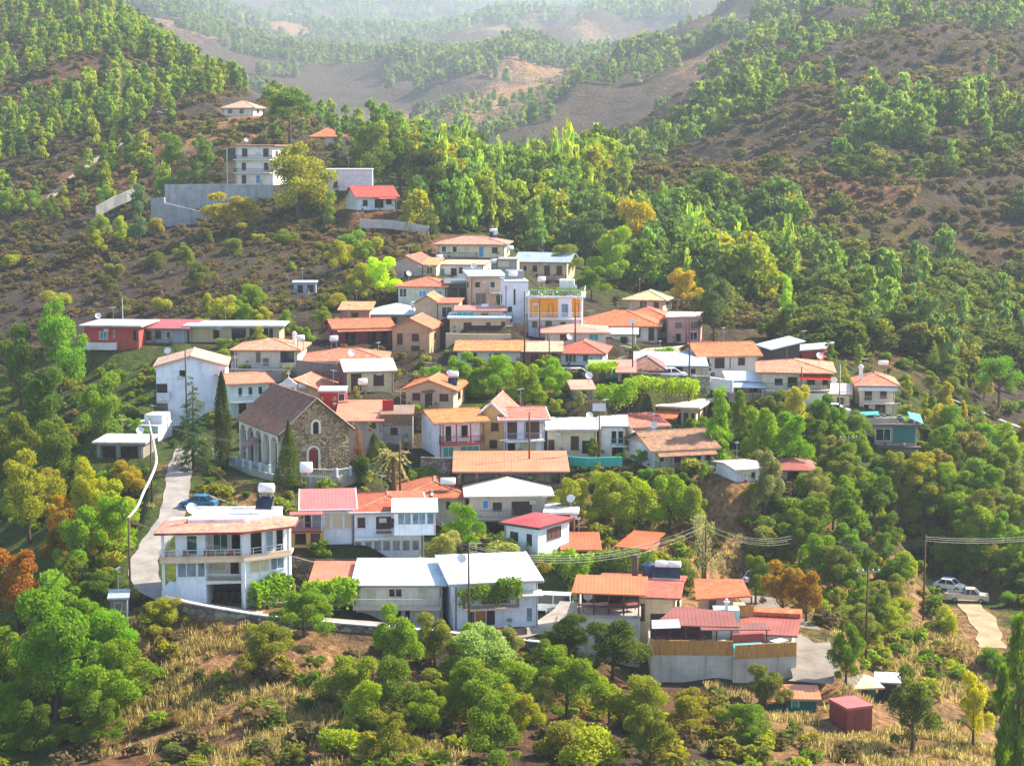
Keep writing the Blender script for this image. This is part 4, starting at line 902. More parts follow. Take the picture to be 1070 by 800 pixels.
# ============================================================ the church
Yc = 232
K = house('stone_church', 'stone church with brown tiled gable roof, white arcade and round topped red door', 'the stone church', 297, 364, 494, 47, 14.5, 27, 'gy', '#7d4a38', 31, '#8a7558', '', Y=Yc, o=.55, cat='church', wallmat=stone('#a8906c', 2.3))
CH = K
W = K.W
def arch_frame(K, face, cx, zb, w, hgt, m, t=.35, n1=.08, fill=None, name='door', sub='door_panel'):
    A, tt, nn, L = K.faces[face]; up = Vector((0, 0, 1)); P = lambda x, z, q: A + tt*x + nn*q + up*z
    r = w / 2; pts_i = [(cx - r, zb)] ; pts_o = [(cx - r - t, zb)]
    for k in range(13):
        a = math.pi - math.pi * k / 12
        pts_i.append((cx + r*math.cos(a), zb + hgt - r + r*math.sin(a))); pts_o.append((cx + (r+t)*math.cos(a), zb + hgt - r + (r+t)*math.sin(a)))
    pts_i.append((cx + r, zb)); pts_o.append((cx + r + t, zb))
    mb = MB()
    for i in range(len(pts_i) - 1):
        a, b, c, d = pts_o[i], pts_o[i+1], pts_i[i+1], pts_i[i]
        mb.poly([P(*d, n1), P(*c, n1), P(*b, n1), P(*a, n1)]); mb.poly([P(*a, n1), P(*b, n1), P(*b, -.02), P(*a, -.02)]); mb.poly([P(*d, -.02), P(*c, -.02), P(*c, n1), P(*d, n1)])
    o = mb.build(name, m, K.root, K.M)
    if fill: 
        f = MB().poly([P(x, z, .02) for x, z in pts_i][::-1]).build(sub, fill); f.parent = o
    return o
white = plaster('#ddd6c6')
arch_frame(K, 'F', W*.46, 0.3, 1.25, 2.9, white, .28, fill=wood('#8a2a20'))
arch_frame(K, 'F', W*.5, 4.9, .75, 1.5, white, .28, fill=glass('#20242c'), name='window', sub='pane')
# arcade along the left side: a wall with round openings standing in front of the nave, under the eave
def arcade(K, L, hz, y0, nb, rw, x):
    """wall in the plane x, running along local y from y0, with nb arches"""
    mb = MB(); step = (L) / nb; th = .45
    for b in range(nb):
        c = y0 + step * (b + .5); r = rw / 2; zs = hz - r - .3
        def q(y_, z_, xx): return (xx, y_, z_)
        for xx, flip in ((x, 0), (x + th, 1)):
            def add(pts):
                P_ = [q(a, z, xx) for a, z in pts]; mb.poly(P_[::-1] if not flip else P_)
            add([(c - step/2, -3), (c - r, -3), (c - r, zs), (c - step/2, zs)]); add([(c + r, -3), (c + step/2, -3), (c + step/2, zs), (c + r, zs)])
            n = 10
            for k in range(n):
                a0 = math.pi - math.pi*k/n; a1 = math.pi - math.pi*(k+1)/n
                p0 = (c + r*math.cos(a0), zs + r*math.sin(a0)); p1 = (c + r*math.cos(a1), zs + r*math.sin(a1))
                t0 = (c - step/2 + step*k/n, hz); t1 = (c - step/2 + step*(k+1)/n, hz)
                if k == 0: add([(c - step/2, zs), p0, p1, t1, t0])
                elif k == n-1: add([p0, p1, (c + step/2, zs), t1, t0])
                else: add([p0, p1, t1, t0])
                if not flip: mb.poly([(x, p0[0], p0[1]), (x + th, p0[0], p0[1]), (x + th, p1[0], p1[1]), (x, p1[0], p1[1])])
        for yy in (c - r, c + r): mb.poly([(x, yy, -3), (x + th, yy, -3), (x + th, yy, zs), (x, yy, zs)])
    return mb
ax = -W/2 - .47
ob = arcade(K, K.d - .1, K.h - .6, .05, 5, 2.15, ax).build('arcade', white, K.root, K.M)
k_ = (31/K.s) / (W/2)
mb = MB().slab([[(ax - .22, -.55, K.h + .16 - k_*.69), (-W/2 - .5, -.55, K.h - k_*.5 + .16), (-W/2 - .5, K.d + .55, K.h - k_*.5 + .16), (ax - .22, K.d + .55, K.h + .16 - k_*.69)]], .16)
mb.build('arcade_roof', tiles('#7d4a38'), K.root, K.M)
kbox(K, 'arcade_floor', ax, -W/2 - .01, 0, K.d, -3, .12, plaster('#b5ac9c'))
for q, (cy, kd) in enumerate(((.12, 'w'), (.3, 'w'), (.72, 'b'), (.9, 'w'))):
    add_wins(K, 'L %f .45 .07 .5 %s' % (1 - cy, kd))
mb = MB().slab([[(ax - 1.5, 7.0, 2.7), (ax - .02, 7.0, 3.6), (ax - .02, 9.4, 3.6), (ax - 1.5, 9.4, 2.7)]], .06); K.part('awning', mb, plain('#8e5a5e'))
# verge on the front gable
vb = MB()
for s_ in (-1, 1):
    p = Vector((s_ * (W/2 + .55), -.56, K.h + .1 - k_*.55)); q_ = Vector((0, -.56, K.h + .17 + 31/K.s))
    vb.tube([p, q_], .09, 6)
K.part('gable_verge', vb, plaster('#a89a84'))
# bell gable
bx, by = -W*.5 + 4.2, K.d + 1.2
P_ = K.Wm @ Vector((bx - 6.2, by, 0))
bg = empty('bell_gable', at(302, 420, 250), R(8)); tag(bg, 'small white bell gable with two arches and a cross rising behind the church roof', 'bell gable')
class Q: pass
q = Q(); q.root = bg; q.M = Matrix.Identity(4); q.faces = {}
q_t = MB()
s_ = F_PX / 252
w_, h_ = 16 / s_, 20 / s_
q_t.box(-w_/2, w_/2, 0, .7, -5, h_*.15)
q_t.box(-w_/2, -w_*.36, 0, .7, h_*.15, h_*.8).box(-w_*.06, w_*.06, 0, .7, h_*.15, h_*.8).box(w_*.36, w_/2, 0, .7, h_*.15, h_*.8)
for c in (-w_*.21, w_*.21):
    r = w_*.15; zs = h_*.8 - r
    for k in range(8):
        a0 = math.pi*k/8; a1 = math.pi*(k+1)/8
        p = [(c + r*math.cos(a0), zs + r*math.sin(a0)), (c + r*math.cos(a1), zs + r*math.sin(a1)), (c + r*math.cos(a1), h_*.8 + .001), (c + r*math.cos(a0), h_*.8 + .001)]
        q_t.poly([(x, 0, z) for x, z in p][::-1]); q_t.poly([(x, .7, z) for x, z in p]); q_t.poly([(p[0][0], 0, p[0][1]), (p[0][0], .7, p[0][1]), (p[1][0], .7, p[1][1]), (p[1][0], 0, p[1][1])])
q_t.box(-w_/2, w_/2, 0, .7, h_*.8, h_*.92)
i0 = len(q_t.v)
q_t.v += [(-w_/2 - .1, 0, h_*.92), (w_/2 + .1, 0, h_*.92), (0, 0, h_*1.3), (-w_/2 - .1, .7, h_*.92), (w_/2 + .1, .7, h_*.92), (0, .7, h_*1.3)]
q_t.f += [(i0, i0+1, i0+2), (i0+5, i0+4, i0+3), (i0, i0+2, i0+5, i0+3), (i0+2, i0+1, i0+4, i0+5), (i0, i0+3, i0+4, i0+1)]
q_t.build('wall', plaster('#e8e4dc'), bg)
MB().box(-.05, .05, .3, .4, h_*1.28, h_*1.28 + .9).box(-.28, .28, .31, .39, h_*1.28 + .5, h_*1.28 + .62).build('cross', plain('#e4e4e4'), bg)
for c in (-w_*.21, w_*.21):
    b_ = MB(); b_.smooth = True; b_.tube([(c, .35, h_*.3), (c, .35, h_*.36), (c, .35, h_*.52), (c, .35, h_*.6)], [.3, .24, .17, .06], 12); b_.build('bell', plain('#4a3a22', .4, .8), bg)
# white fence of the churchyard
def fence_run(name, label, cat, pts, hgt, mat, panel, step=2.2, wall_h=0.0, wall_m=None, Ys=None, group=None, base_drop=3):
    root = empty(name, pts[0]); tag(root, label, cat, group); o0 = pts[0]
    post = 0
    for a, b in zip(pts[:-1], pts[1:]):
        L = (b - a).length; n = max(1, round(L / step)); ang = math.atan2(b.y - a.y, b.x - a.x)
        if wall_h or wall_m:
            w = MB(); pa, pb = a - o0, b - o0; d = Vector((-math.sin(ang), math.cos(ang), 0)) * .18
            c = [pa - d, pb - d, pb + d, pa + d]; 
            w.v = [tuple(p - Vector((0, 0, base_drop))) for p in c] + [tuple(p + Vector((0, 0, wall_h))) for p in c]
            w.f = [(3,2,1,0), (4,5,6,7), (0,1,5,4), (1,2,6,5), (2,3,7,6), (3,0,4,7)]; w.build('wall', wall_m or mat, root)
        for k in range(n):
            p = a.lerp(b, k / n) - o0; p2 = a.lerp(b, (k+1) / n) - o0
            zz = Vector((0, 0, wall_h)); p += zz; p2 += zz
            M = Matrix.Translation(p) @ Matrix.Rotation(ang, 4, 'Z')
            MB().box(-.14, .14, -.14, .14, .002, hgt + .1, M).build('post', mat, root); 
            r = MB(); l = (p2 - p).length; sl = (p2.z - p.z)
            e = (p2 - p).normalized()
            rt = lambda z0: r.tube([p + Vector((0, 0, z0)) + e*.1, p2 + Vector((0, 0, z0)) - e*.1], .045, 4)
            rt(hgt * .92); rt(hgt * .12)
            m = max(3, int(l / .22))
            for j in range(1, m):
                x = p.lerp(p2, j / m); r.box(x.x - .022, x.x + .022, x.y - .022, x.y + .022, x.z + hgt*.1, x.z + hgt*.92)
            r.build('railing', panel, root)
    return root
ch_pts = [at(u, v, Y) for u, v, Y in [(222,480,245),(240,487,238),(262,493,231),(292,499,226),(322,500,226),(352,501,227),(380,497,230),(398,492,233)]]
fence_run('churchyard_fence', 'white railing and posts along the churchyard edge above the scrubby bank', 'fence', ch_pts, 1.0, plain('#c4c8cc'), plain('#a5b8c2'), 2.4, .3, concrete('#a19a8c'), base_drop=1.6)
# churchyard ground pad
add_pad(CH.P, CH.yaw, -W/2 - 5.5, W/2 + 2.5, -3.4, K.d + 2, z=CH.P.z, m=3.5)

# ============================================================ the white corner house (front left)
Yw = 187
P0 = at(254, 634, Yw); s0 = F_PX / (P0.y * cP - P0.z * sP)
wm_ = 87 / s0
poly = [(-8.0, 1.0), (0, 0), (3.7, 1.6), (3.9, 9), (-8.2, 9.5)]
# local frame: origin = front corner pillar foot; plan is a bent front of two facades
Khw = House()
hgt_tot = 82 / s0
K = house('corner_house', 'white house with bent front, wrap-round balcony, pinkish roof skirt and open garage', 'the white corner house', 254 - .5, 254 + .5, 634, 82, 9, 0, 'none', SAL, 0, '#e6eaf0', '', Y=Yw,
          poly=[(-6.5, -.75), (-3.6, -.35), (-3.6, 4.2), (-.15, 4.2), (-.15, 0.05), (0.25, 0.0), (4.1, 2.4), (4.1, 6.8), (-6.5, 6.8)])
# note: the notch is the garage and the recessed loggia above it
WH = K; H1, H2 = K.h * .335, K.h * .66
wp = plaster('#e6eaf0')
K.part('floor_slab', MB().prism([(-3.62, -.42), (.0, .0), (.0, 4.3), (-3.62, 4.3)], H1 - .2, H1), plaster('#e2ddd6'))
# recess closed at loggia level by a back wall
K.part('loggia_wall', MB().box(-3.59, -.16, 1.7, 1.9, H1 + .003, K.h - .02), plaster('#dcd2c0'))
out = [(-8.9, 3.2), (-8.9, -1.9), (.35, -1.05), (5.3, 2.2), (5.3, 3.6)]
deck = MB().prism([(-7.9, 3.2), (-7.9, -1.9), (.35, -1.1), (4.7, 1.7), (4.7, 4.0)], H2 - .22, H2)
dk = K.part('balcony', deck, plaster('#d9c4ae'))
edge = [(-7.9, 3.2), (-7.9, -1.9), (.35, -1.1), (4.7, 1.7)]
mb = MB(); mr = MB()
for (a, b) in zip(edge[:-1], edge[1:]):
    a = Vector((*a, 0)); b = Vector((*b, 0)); L = (b - a).length; t = (b - a) / L; n = Vector((t.y, -t.x, 0)); f = (a, t, n, L)
    fbox(mb, f, 0, L, H2 - .35, H2 + .3, -.1, -.003)
    fbox(mr, f, 0, L, H2 + .92, H2 + .98, -.08, -.03); fbox(mr, f, 0, L, H2 + .62, H2 + .65, -.07, -.04)
    m = int(L / .9)
    for q_ in range(m + 1): x = (L - .06) * q_ / m; fbox(mr, f, x, x + .05, H2 + .3, H2 + .92, -.08, -.03)
mb.build('parapet', plaster('#d6b592')).parent = dk; mr.build('railing', plain('#cfd3d6')).parent = dk
# loggia parapet, lower side terrace
K.part('railing', MB().box(-3.6, -.15, -.38, -.3, H1, H1 + .12).box(-3.6, -.15, -.37, -.32, H1 + .75, H1 + .82), plain('#dfe2e4'))
# roof skirt + raised white deck
sk = [(-8.3, 4.0), (-8.3, -2.2), (.4, -1.5), (5.1, 1.5), (5.1, 5)]
inn = [(-5.4, 4.0), (-5.4, .9), (.1, 1.5), (3.4, 3.6), (3.4, 5)]
fs = [[(sk[i][0], sk[i][1], K.h + .12), (sk[i+1][0], sk[i+1][1], K.h + .12), (inn[i+1][0], inn[i+1][1], K.h + .5), (inn[i][0], inn[i][1], K.h + .5)] for i in range(4)]
rf = K.part('roof', MB().slab(fs, .14), tiles('#c97a70'))
mb = MB()
for (a, b) in zip(sk[:-1], sk[1:]):
    a = Vector((*a, 0)); b = Vector((*b, 0)); L = (b-a).length; t = (b-a)/L; f = (a, t, Vector((t.y, -t.x, 0)), L); fbox(mb, f, 0, L, K.h - .1, K.h + .13, .003, .06)
mb.build('gutter', plain('#8a3c38')).parent = rf
K.part('ceiling', MB().prism([(-8.1, 3.9), (-8.1, -2.0), (.4, -1.3), (4.9, 1.6), (4.9, 6.6), (-8.1, 6.6)], K.h - .1, K.h - .02), plaster('#e4ded6'))
K.part('roof_deck', MB().prism([(-5.5, 1.0), (.05, 1.6), (3.3, 3.7), (3.3, 6.5), (-5.5, 6.5)], K.h, K.h + .85), plaster('#e6dcd8'))
K.part('roof_parapet', MB().prism([(-5.55, 6.3), (3.35, 6.3), (3.35, 6.55), (-5.55, 6.55)], K.h + .852, K.h + 1.1), plaster('#e6e4e2'))
K.part('side_terrace', MB().prism([(-7.9, -1.3), (-6.52, -1.1), (-6.52, 3), (-7.9, 3)], -3, H1 * .72), plaster('#e2e4e8'))
for (a, b) in (((-7.6, -1.6), 0), ((.3, -.9), 0), ((4.4, 1.75), 0)):
    K.part('pillar', MB().box(a[0] - .13, a[0] + .13, a[1] - .13, a[1] + .13, -.6 if a[0] > -7 else H1 * .72 + .003, K.h - .1), plain('#dfe0e2', .7))
add_wins(K, '0 .55 .82 .32 .24 g;0 .52 .5 .3 .17 l;0 .85 .5 .22 .17 l;0 .2 .5 .26 .17 l')
add_wins(K, '5 .35 .52 .42 .15 c;5 .78 .52 .3 .15 l;5 .28 .8 .22 .3 k;5 .6 .82 .16 .25 l;5 .85 .82 .12 .25 k')
# loggia doors (on the inner wall)
bk = House(); bk.__dict__.update(K.__dict__); bk.faces = {'F': (Vector((-3.59, 1.7, 0)), Vector((1, 0, 0)), Vector((0, -1, 0)), 3.43)}
add_wins(bk, 'F .3 .52 .34 .17 c;F .75 .5 .2 .24 k;F .35 .82 .4 .28 g;F .8 .82 .2 .26 k')
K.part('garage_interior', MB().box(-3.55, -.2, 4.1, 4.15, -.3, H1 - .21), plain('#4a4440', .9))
gd = MB()
for k in range(4): gd.box(-3.3 + k*.75, -2.75 + k*.75, 3.3, 3.9, 0, .8)
K.part('stored_crate', gd, plain('#57433a'))
# balcony furniture
for i, (x, y) in enumerate(((-5.4, -1.1), (-3.4, -.9), (-1.0, -.7))):
    t = empty('balcony_chair', K.Wm @ Vector((x, y, H2)), R(180 + 10*i)); tag(t, ('dark red plastic chair at the left of the corner house balcony', 'dark red plastic chair at the middle of the corner house balcony', 'dark red plastic chair at the right of the corner house balcony')[i], 'chair', 'chairs on the corner house balcony')
    MB().box(-.28, .28, -.25, .25, .4, .46).build('seat', plain('#8a2a22'), t); MB().box(-.28, .28, .2, .26, .461, .95).build('backrest', plain('#8a2a22'), t)
    for sx in (-.25, .2):
        for sy in (-.22, .17): MB().box(sx, sx + .05, sy, sy + .05, 0, .399).build('leg', plain('#8a2a22'), t)
heater(K.Wm @ Vector((1.9, 5.0, K.h + .85)), R(-8), 'twin white tank heater with slanted collector on the roof of the white corner house', 2.0, .48, 1.5)
sd = empty('satellite_dish', K.Wm @ Vector((-5.2, 1.6, K.h + .85)), R(30)); tag(sd, 'white dish on the left corner of the corner house roof', 'satellite dish')
b_ = MB(); b_.smooth = True
M_ = Matrix.Translation((0, 0, 1.0)) @ Matrix.Rotation(R(60), 4, 'X')
for rr in (1,):
    rings = [[M_ @ Vector((.6*(k/5)*math.cos(a*math.pi/8), .6*(k/5)*math.sin(a*math.pi/8), .16*(k/5)**2)) for a in range(16)] for k in range(1, 6)]
    for k in range(4):
        for a in range(16): b_.poly([rings[k][a], rings[k][(a+1)%16], rings[k+1][(a+1)%16], rings[k+1][a]])
    b_.poly(rings[0])
b_.build('dish', plain('#e4e4e4', .4), sd); MB().tube([(0, 0, 0), (0, 0, 1.0)], .04).build('mast', plain('#a9a9a9'), sd)

# ============================================================ restaurant complex (front right)
K = house('restaurant', 'cream hillside restaurant with orange and maroon roofs, open terraces and timber railings', 'the restaurant', 603, 668, 690, 46, 9, -4, 'flat', '#b9b0a4', 0, '#d4ccb8', 'F .35 .55 .14 .3 g;F .75 .5 .05 .6 k', Y=187, o=.1, tile='c', cat='restaurant')
RS = K
deckz = K.h + .25
# terrace deck with rail and canopy over it
rl = MB()
for q in range(46): x = -K.W/2 + K.W * q / 45; rl.box(x, x + .03, -.05, 0, deckz, deckz + .95)
rl.box(-K.W/2, K.W/2, -.08, .03, deckz + .95, deckz + 1.02); rl.box(-K.W/2 - .02, -K.W/2 + .05, 0, 5, deckz + .95, deckz + 1.02)
K.part('railing', rl, plain('#5a4a48'))
mb = MB().slab([[(-K.W/2 - .6, -.3, deckz + 2.35), (K.W/2 + .6, -.3, deckz + 2.2), (K.W/2 + .8, 3.6, deckz + 3.2), (-K.W/2 - .2, 3.6, deckz + 3.3)]], .14)
K.part('porch_roof', mb, metal('#c65a2c'))
for q in range(5): x = -K.W/2 + .1 + (K.W - .3) * q / 4; K.part('post', MB().box(x, x + .14, .05, .19, deckz, deckz + 2.2), plain('#7a2f28'))
kbox(K, 'porch_shade_sheet', -K.W/2 + .3, K.W/2 - .2, 3.3, 3.4, deckz, deckz + 2.7, glass('#2a2622'))  # added dark sheet, its colour stands in for the shade under the porch
K2 = house('dining_room', '', '', 625, 705, 650, 28, 9, -9, 'gx', '#b04a3c', 12, '#d9cba8', 'F .2 .4 .3 .6 k;F .5 .4 .2 .6 k;R .3 .5 .2 .35 b;R .52 .5 .14 .4 k', Y=192, o=.6, base=K, tile='t')
kbox(K2, 'skylight_strip', -K2.W*.38, K2.W*.12, .55, 1.5, K2.h + 1.0, K2.h + 1.12, plaster('#e8e2da'))
chimney(K2, -.1, .72, 2.5, .6, '#5a4a44', .9)
K3 = house('upper_room', '', '', 737, 766, 641, 20, 5, 4, 'none', '#c8501e', 0, '#b9a79c', 'F .25 .55 .2 .5 k', Y=193, base=K, pad=False)
mb = MB().slab([[(-K3.W/2 - 1.3, -1.8, K3.h + .05), (K3.W/2 + 1.6, -1.3, K3.h + .2), (K3.W/2 + 1.8, 4.2, K3.h + .65), (-K3.W/2 - .5, 4.6, K3.h + .7)]], .16); K3.part('roof', mb, tiles('#c8501e'))
kbox(K3, 'timber_balcony', -K3.W*.05, K3.W/2 + 1.9, -1.4, -1.3, .2, 1.2, wood('#b8843e')); kbox(K3, 'balcony_floor', -K3.W*.05, K3.W/2 + 1.9, -1.3, 4, 0, .2, plaster('#a89a88'))
kbox(K3, 'post', K3.W/2 + 1.6, K3.W/2 + 1.75, -1.25, -1.1, .2, K3.h + .1, plain('#6a3028'))
roof_heater(K2, .25, .75, 1.0, .5, lab='left white tank heater on the restaurant roof ridge', r=.4)
roof_heater(K2, .42, .75, 1.0, .5, lab='right white tank heater on the restaurant roof ridge', r=.4)
bt = empty('water_butt', K2.Wm @ Vector((K2.W*.08, K2.d*.8, K2.h + .4))); tag(bt, 'dark blue round water tank on the restaurant roof beside the chimney', 'water tank')
b_ = MB(); b_.smooth = False; b_.tube([(0, 0, 0), (0, 0, 1.3), (0, 0, 1.5)], [.75, .75, .4], 16); b_.build('tank', plain('#20406a', .4), bt); MB().tube([(0, 0, 1.5), (0, 0, 1.58)], .25, 12).build('lid', plain('#1a2c4a'), bt)
# lower right wing, right end with blue shutters
K4 = house('right_wing', '', '', 752, 826, 678, 17, 7, -12, 'mono', '#8a3a34', 11, '#d5d8d2', 'F .36 .5 .2 .45 w;F .78 .5 .12 .5 u', Y=187, o=.6, base=K, tile='m')
kbox(K4, 'orange_strip', -K4.W*.1, K4.W/2 + .55, K4.d*.72, K4.d*1.02, K4.h + .55, K4.h + .95, tiles('#c8562c'))
# curved lower terrace
K5 = house('terrace_base', '', '', 680, 766, 712, 32, 9, -2, 'none', SAL, 0, '#c9c3b4', '', Y=181.5, base=K, wallmat=concrete('#d2cab8'), found=5)
kbox(K5, 'terrace_floor', -K5.W/2, K5.W/2, .1, 9, K5.h, K5.h + .06, plaster('#b5a48e'))
kbox(K5, 'timber_screen', -K5.W/2 + .05, K5.W/2 - .05, -.06, .06, K5.h - .3, K5.h + 1.15, wood('#c08a42'))
K6 = house('terrace_end', '', '', 765, 833, 706, 22, 8, 11, 'none', SAL, 0, '#c9c3b4', '', Y=181.6, base=K, wallmat=concrete('#c4bcab'), found=5)
kbox(K6, 'terrace_floor', -K6.W/2 + .05, K6.W/2, .1, 8, K6.h, K6.h + .08, plaster('#c9bfae'))
kbox(K6, 'timber_screen', -K6.W/2 + .2, K6.W/2 - .05, -.06, .06, K6.h - .2, K6.h + 1.2, wood('#c08a42'))
kbox(K6, 'blue_pool_cover', -K6.W*.38, K6.W*.12, 1.2, 3.6, K6.h + .08, K6.h + .35, plain('#4ab5c4', .3))
kbox(K6, 'red_counter', -K6.W*.3, K6.W*.2, 4.4, 5.0, K6.h + .08, K6.h + 1.0, plain('#8a3430', .7))
mb = MB().slab([[(-K5.W/2 + .2, 1.0, K5.h + 2.4), (K5.W/2 + .6, 1.0, K5.h + 2.3), (K5.W/2 + .2, 4.4, K5.h + 2.95), (-K5.W*.18, 5.4, K5.h + 3.2)]], .12); K5.part('porch_roof', mb, metal('#7c3430'))
mb = MB().slab([[(K5.W*.1, .2, K5.h + 2.15), (K5.W/2 + 3.6, .8, K5.h + 2.1), (K5.W/2 + 3.4, 2.4, K5.h + 2.35), (K5.W*.1, 2.0, K5.h + 2.45)]], .08); K5.part('porch_roof', mb, metal('#6c302c'))
mb = MB().slab([[(-K5.W/2 + .1, .5, K5.h + 2.2), (-K5.W*.14, .5, K5.h + 2.3), (-K5.W*.16, 1.6, K5.h + 2.85), (-K5.W/2 + .1, 1.6, K5.h + 2.75)]], .06); K5.part('porch_roof', mb, plaster('#dedad6'))
for q in range(6): x = -K5.W/2 + .4 + (K5.W - .6) * q / 5; K5.part('post', MB().box(x, x + .13, 1.1, 1.23, K5.h + .06, K5.h + 2.3), plain('#6a2c2a'))
K5.part('post', MB().box(K5.W/2 + 3.2, K5.W/2 + 3.32, .9, 1.02, K5.h - .2, K5.h + 2.0), plain('#6a2c2a'))
kbox(K5, 'blue_wall', K5.W*.3, K5.W*.62, 5.2, 7.0, K5.h + .06, K5.h + 2.9, plaster('#bcd8d4')); kbox(K5, 'window', K5.W*.44, K5.W*.5, 5.14, 5.2, K5.h + 1.2, K5.h + 2.0, plain('#2f5f80'))
chimney(K5, .46, .6, 3.6, .35, '#e4e0d8', 1.0)
kbox(K5, 'terrace_shade_wall', -K5.W/2 + .1, K5.W*.28, 4.7, 4.85, K5.h + .06, K5.h + 2.6, plaster('#4a3630'))  # added wall coloured dark for the shaded interior behind the lower terrace
def table_set(P, label, c='#d2b9a4'):
    t = empty('dining_table', P, random.random()); tag(t, label, 'table', 'dining tables on the restaurant terraces')
    MB().box(-.8, .8, -.5, .5, .7, .76).build('tabletop', plain(c), t)
    for x in (-.7, .64):
        for y in (-.4, .34): MB().box(x, x + .06, y, y + .06, 0, .699).build('leg', plain('#5a3a2c'), t)
    return t
lp = ['leftmost table on the upper restaurant terrace', 'second table from the left on the upper restaurant terrace', 'third table from the left on the upper restaurant terrace', 'rightmost table on the upper restaurant terrace']
for i in range(4): table_set(RS.Wm @ Vector((-RS.W*.36 + i * RS.W*.24, 1.5 + .3*(i % 2), deckz)), lp[i] , '#d8b8a6' if i < 2 else '#7a4436')
lp = ['leftmost table on the lower restaurant terrace', 'middle table on the lower restaurant terrace', 'rightmost table on the lower restaurant terrace']
for i in range(3): table_set(K5.Wm @ Vector((-K5.W*.35 + i * K5.W*.22, 2.6, K5.h + .06)), lp[i], '#6a3c30')
tc = table_set(K6.Wm @ Vector((K6.W*.33, 2.2, K6.h + .08)), 'table with white cloth at the right end of the restaurant terrace', '#e6e2de')
RSW = (K5, K6)
# ============================================================ small sheds lower right
K = house('red_shed', 'dark red metal shed with flat pinkish roof standing alone on the lower right slope', 'the dark red shed', 884, 912, 764, 24, 3.2, 21, 'flat', '#b8505a', 0, '#7c1c26', '', o=.07, tile='m', cat='shed', found=.6, wallmat=metal('#7c1c26'))
kbox(K, 'door', -.5, .4, -.05, -.003, .05, 1.7, metal('#6c1820'))
K = house('green_kiosk', 'small green kiosk with pale yellow pyramid roof on the slope', 'the green kiosk', 896, 915, 731, 17, 2.2, 8, 'hip', '#b9b08a', 8, '#1d5a48', 'F .35 .45 .3 .85 k', o=.7, tile='m', cat='kiosk', found=.6)
K = house('white_canopy', 'small white canopy on posts right of the green kiosk', 'the small white canopy', 918, 937, 730, 18, 2.2, -10, 'mono', '#d3dbe2', 3, '#2a3c36', 'F .5 .5 .6 .8 k', o=.4, tile='m', cat='canopy', found=.6)
K = house('teal_tin_shed', 'teal tin shed with rusty orange sheet roof beside a junk pile', 'the teal tin shed', 821, 854, 741, 11, 3, -3, 'mono', '#b0623c', 7, '#0f6a60', 'F .3 .5 .2 .6 t', o=.35, tile='m', cat='shed', found=.6)
house('rusty_end', '', '', 800, 819, 742, 9, 3, 6, 'mono', '#a8482c', 6, '#2d5a54', '', Y=K.P.y + .4, base=K, o=.3, tile='m', found=.6)

# ============================================================ retaining walls
def wall_line(name, label, pts, h_, drop, m, th=.35, cat='wall', cop=None):
    root = empty(name, pts[0]); tag(root, label, cat); o0 = pts[0]; mb = MB(); cb = MB()
    offs = []
    for i, p in enumerate(pts):
        d = pts[min(i+1, len(pts)-1)] - pts[max(i-1, 0)]; d.z = 0; d.normalize(); offs.append(Vector((-d.y, d.x, 0)) * th / 2)
    def strip(b, lo, hi, k):
        n = len(pts); o = len(b.v)
        for p, f in zip(pts, offs):
            q = p - o0
            b.v += [tuple(q - f*k + Vector((0, 0, lo))), tuple(q + f*k + Vector((0, 0, lo))), tuple(q + f*k + Vector((0, 0, hi))), tuple(q - f*k + Vector((0, 0, hi)))]
        for i in range(n - 1):
            a = o + 4*i; c = a + 4
            for q in range(4): b.f.append((a + q, a + (q+1) % 4, c + (q+1) % 4, c + q))
        b.f.append((o + 3, o + 2, o + 1, o)); e = o + 4*(n-1); b.f.append((e, e+1, e+2, e+3))
    strip(mb, -drop, h_, 1); mb.build('masonry', m, root)
    if cop: strip(cb, h_ + .002, h_ + .14, 1.35); cb.build('coping', cop, root)
    return root
wpts = smooth_line([at(u, v, Y) for u, v, Y in [(172,629,183.5),(200,636,182.3),(250,645,181.9),(300,652,181.6),(370,658,181.6),(440,664,181.6),(520,672,181.8),(566,677,182.2)]], 3)
wall_line('roadside_wall', 'long stone retaining wall with white coping along the outer edge of the road', wpts, .55, 4.5, stone('#8d8474', 1.1), .4, cop=plaster('#dcd8cf'))
wall_line('terrace_wall', 'rough brown stone terrace wall under the glazed terrace house', [at(u, v, Y) for u, v, Y in [(302,580,201),(340,590,200),(372,592,200.5),(410,590,202),(450,584,203)]], 0, 3.5, stone('#84705c', 1.2), .4)
wall_line('courtyard_wall', 'low pale yellow wall around the parking yard behind the vine hedge', [at(u, v, Y) for u, v, Y in [(556,604,207),(600,603,207),(650,602,207)]], .2, 2.2, plaster('#c9a96a'), .3)
wall_line('concrete_wall', 'tall grey concrete retaining wall below the hillside apartment block', [at(u, v, Y) for u, v, Y in [(172,193,436),(205,192.5,436),(240,192.5,436),(285,193,438)]], 0, 6.2, concrete('#a3a5a6'), .6)
wall_line('lower_concrete_wall', 'lower grey concrete step wall in front of the tall retaining wall', [at(u, v, Y) for u, v, Y in [(158,207,430),(172,206,429),(172.5,212,429),(215,222,428),(262,219,428),(300,226,428)]], 0, 6, concrete('#9c9ea2'), .6)
wall_line('sloping_wall', 'sloping pale concrete wall climbing beside the hillside track', [at(u, v, Y) for u, v, Y in [(100,216,428),(118,206,431),(132,200,433),(142,196,435),(146,208,436)]], 0, 2.4, concrete('#a39f98'), .5)
wall_line('grey_house_wall', 'tall dark grey concrete wall left of the white sheet roofed bungalow', [at(u, v, Y) for u, v, Y in [(310,376,272),(330,378,271),(358,380,270)]], 0, 3.6, concrete('#6f6a68'), .4)
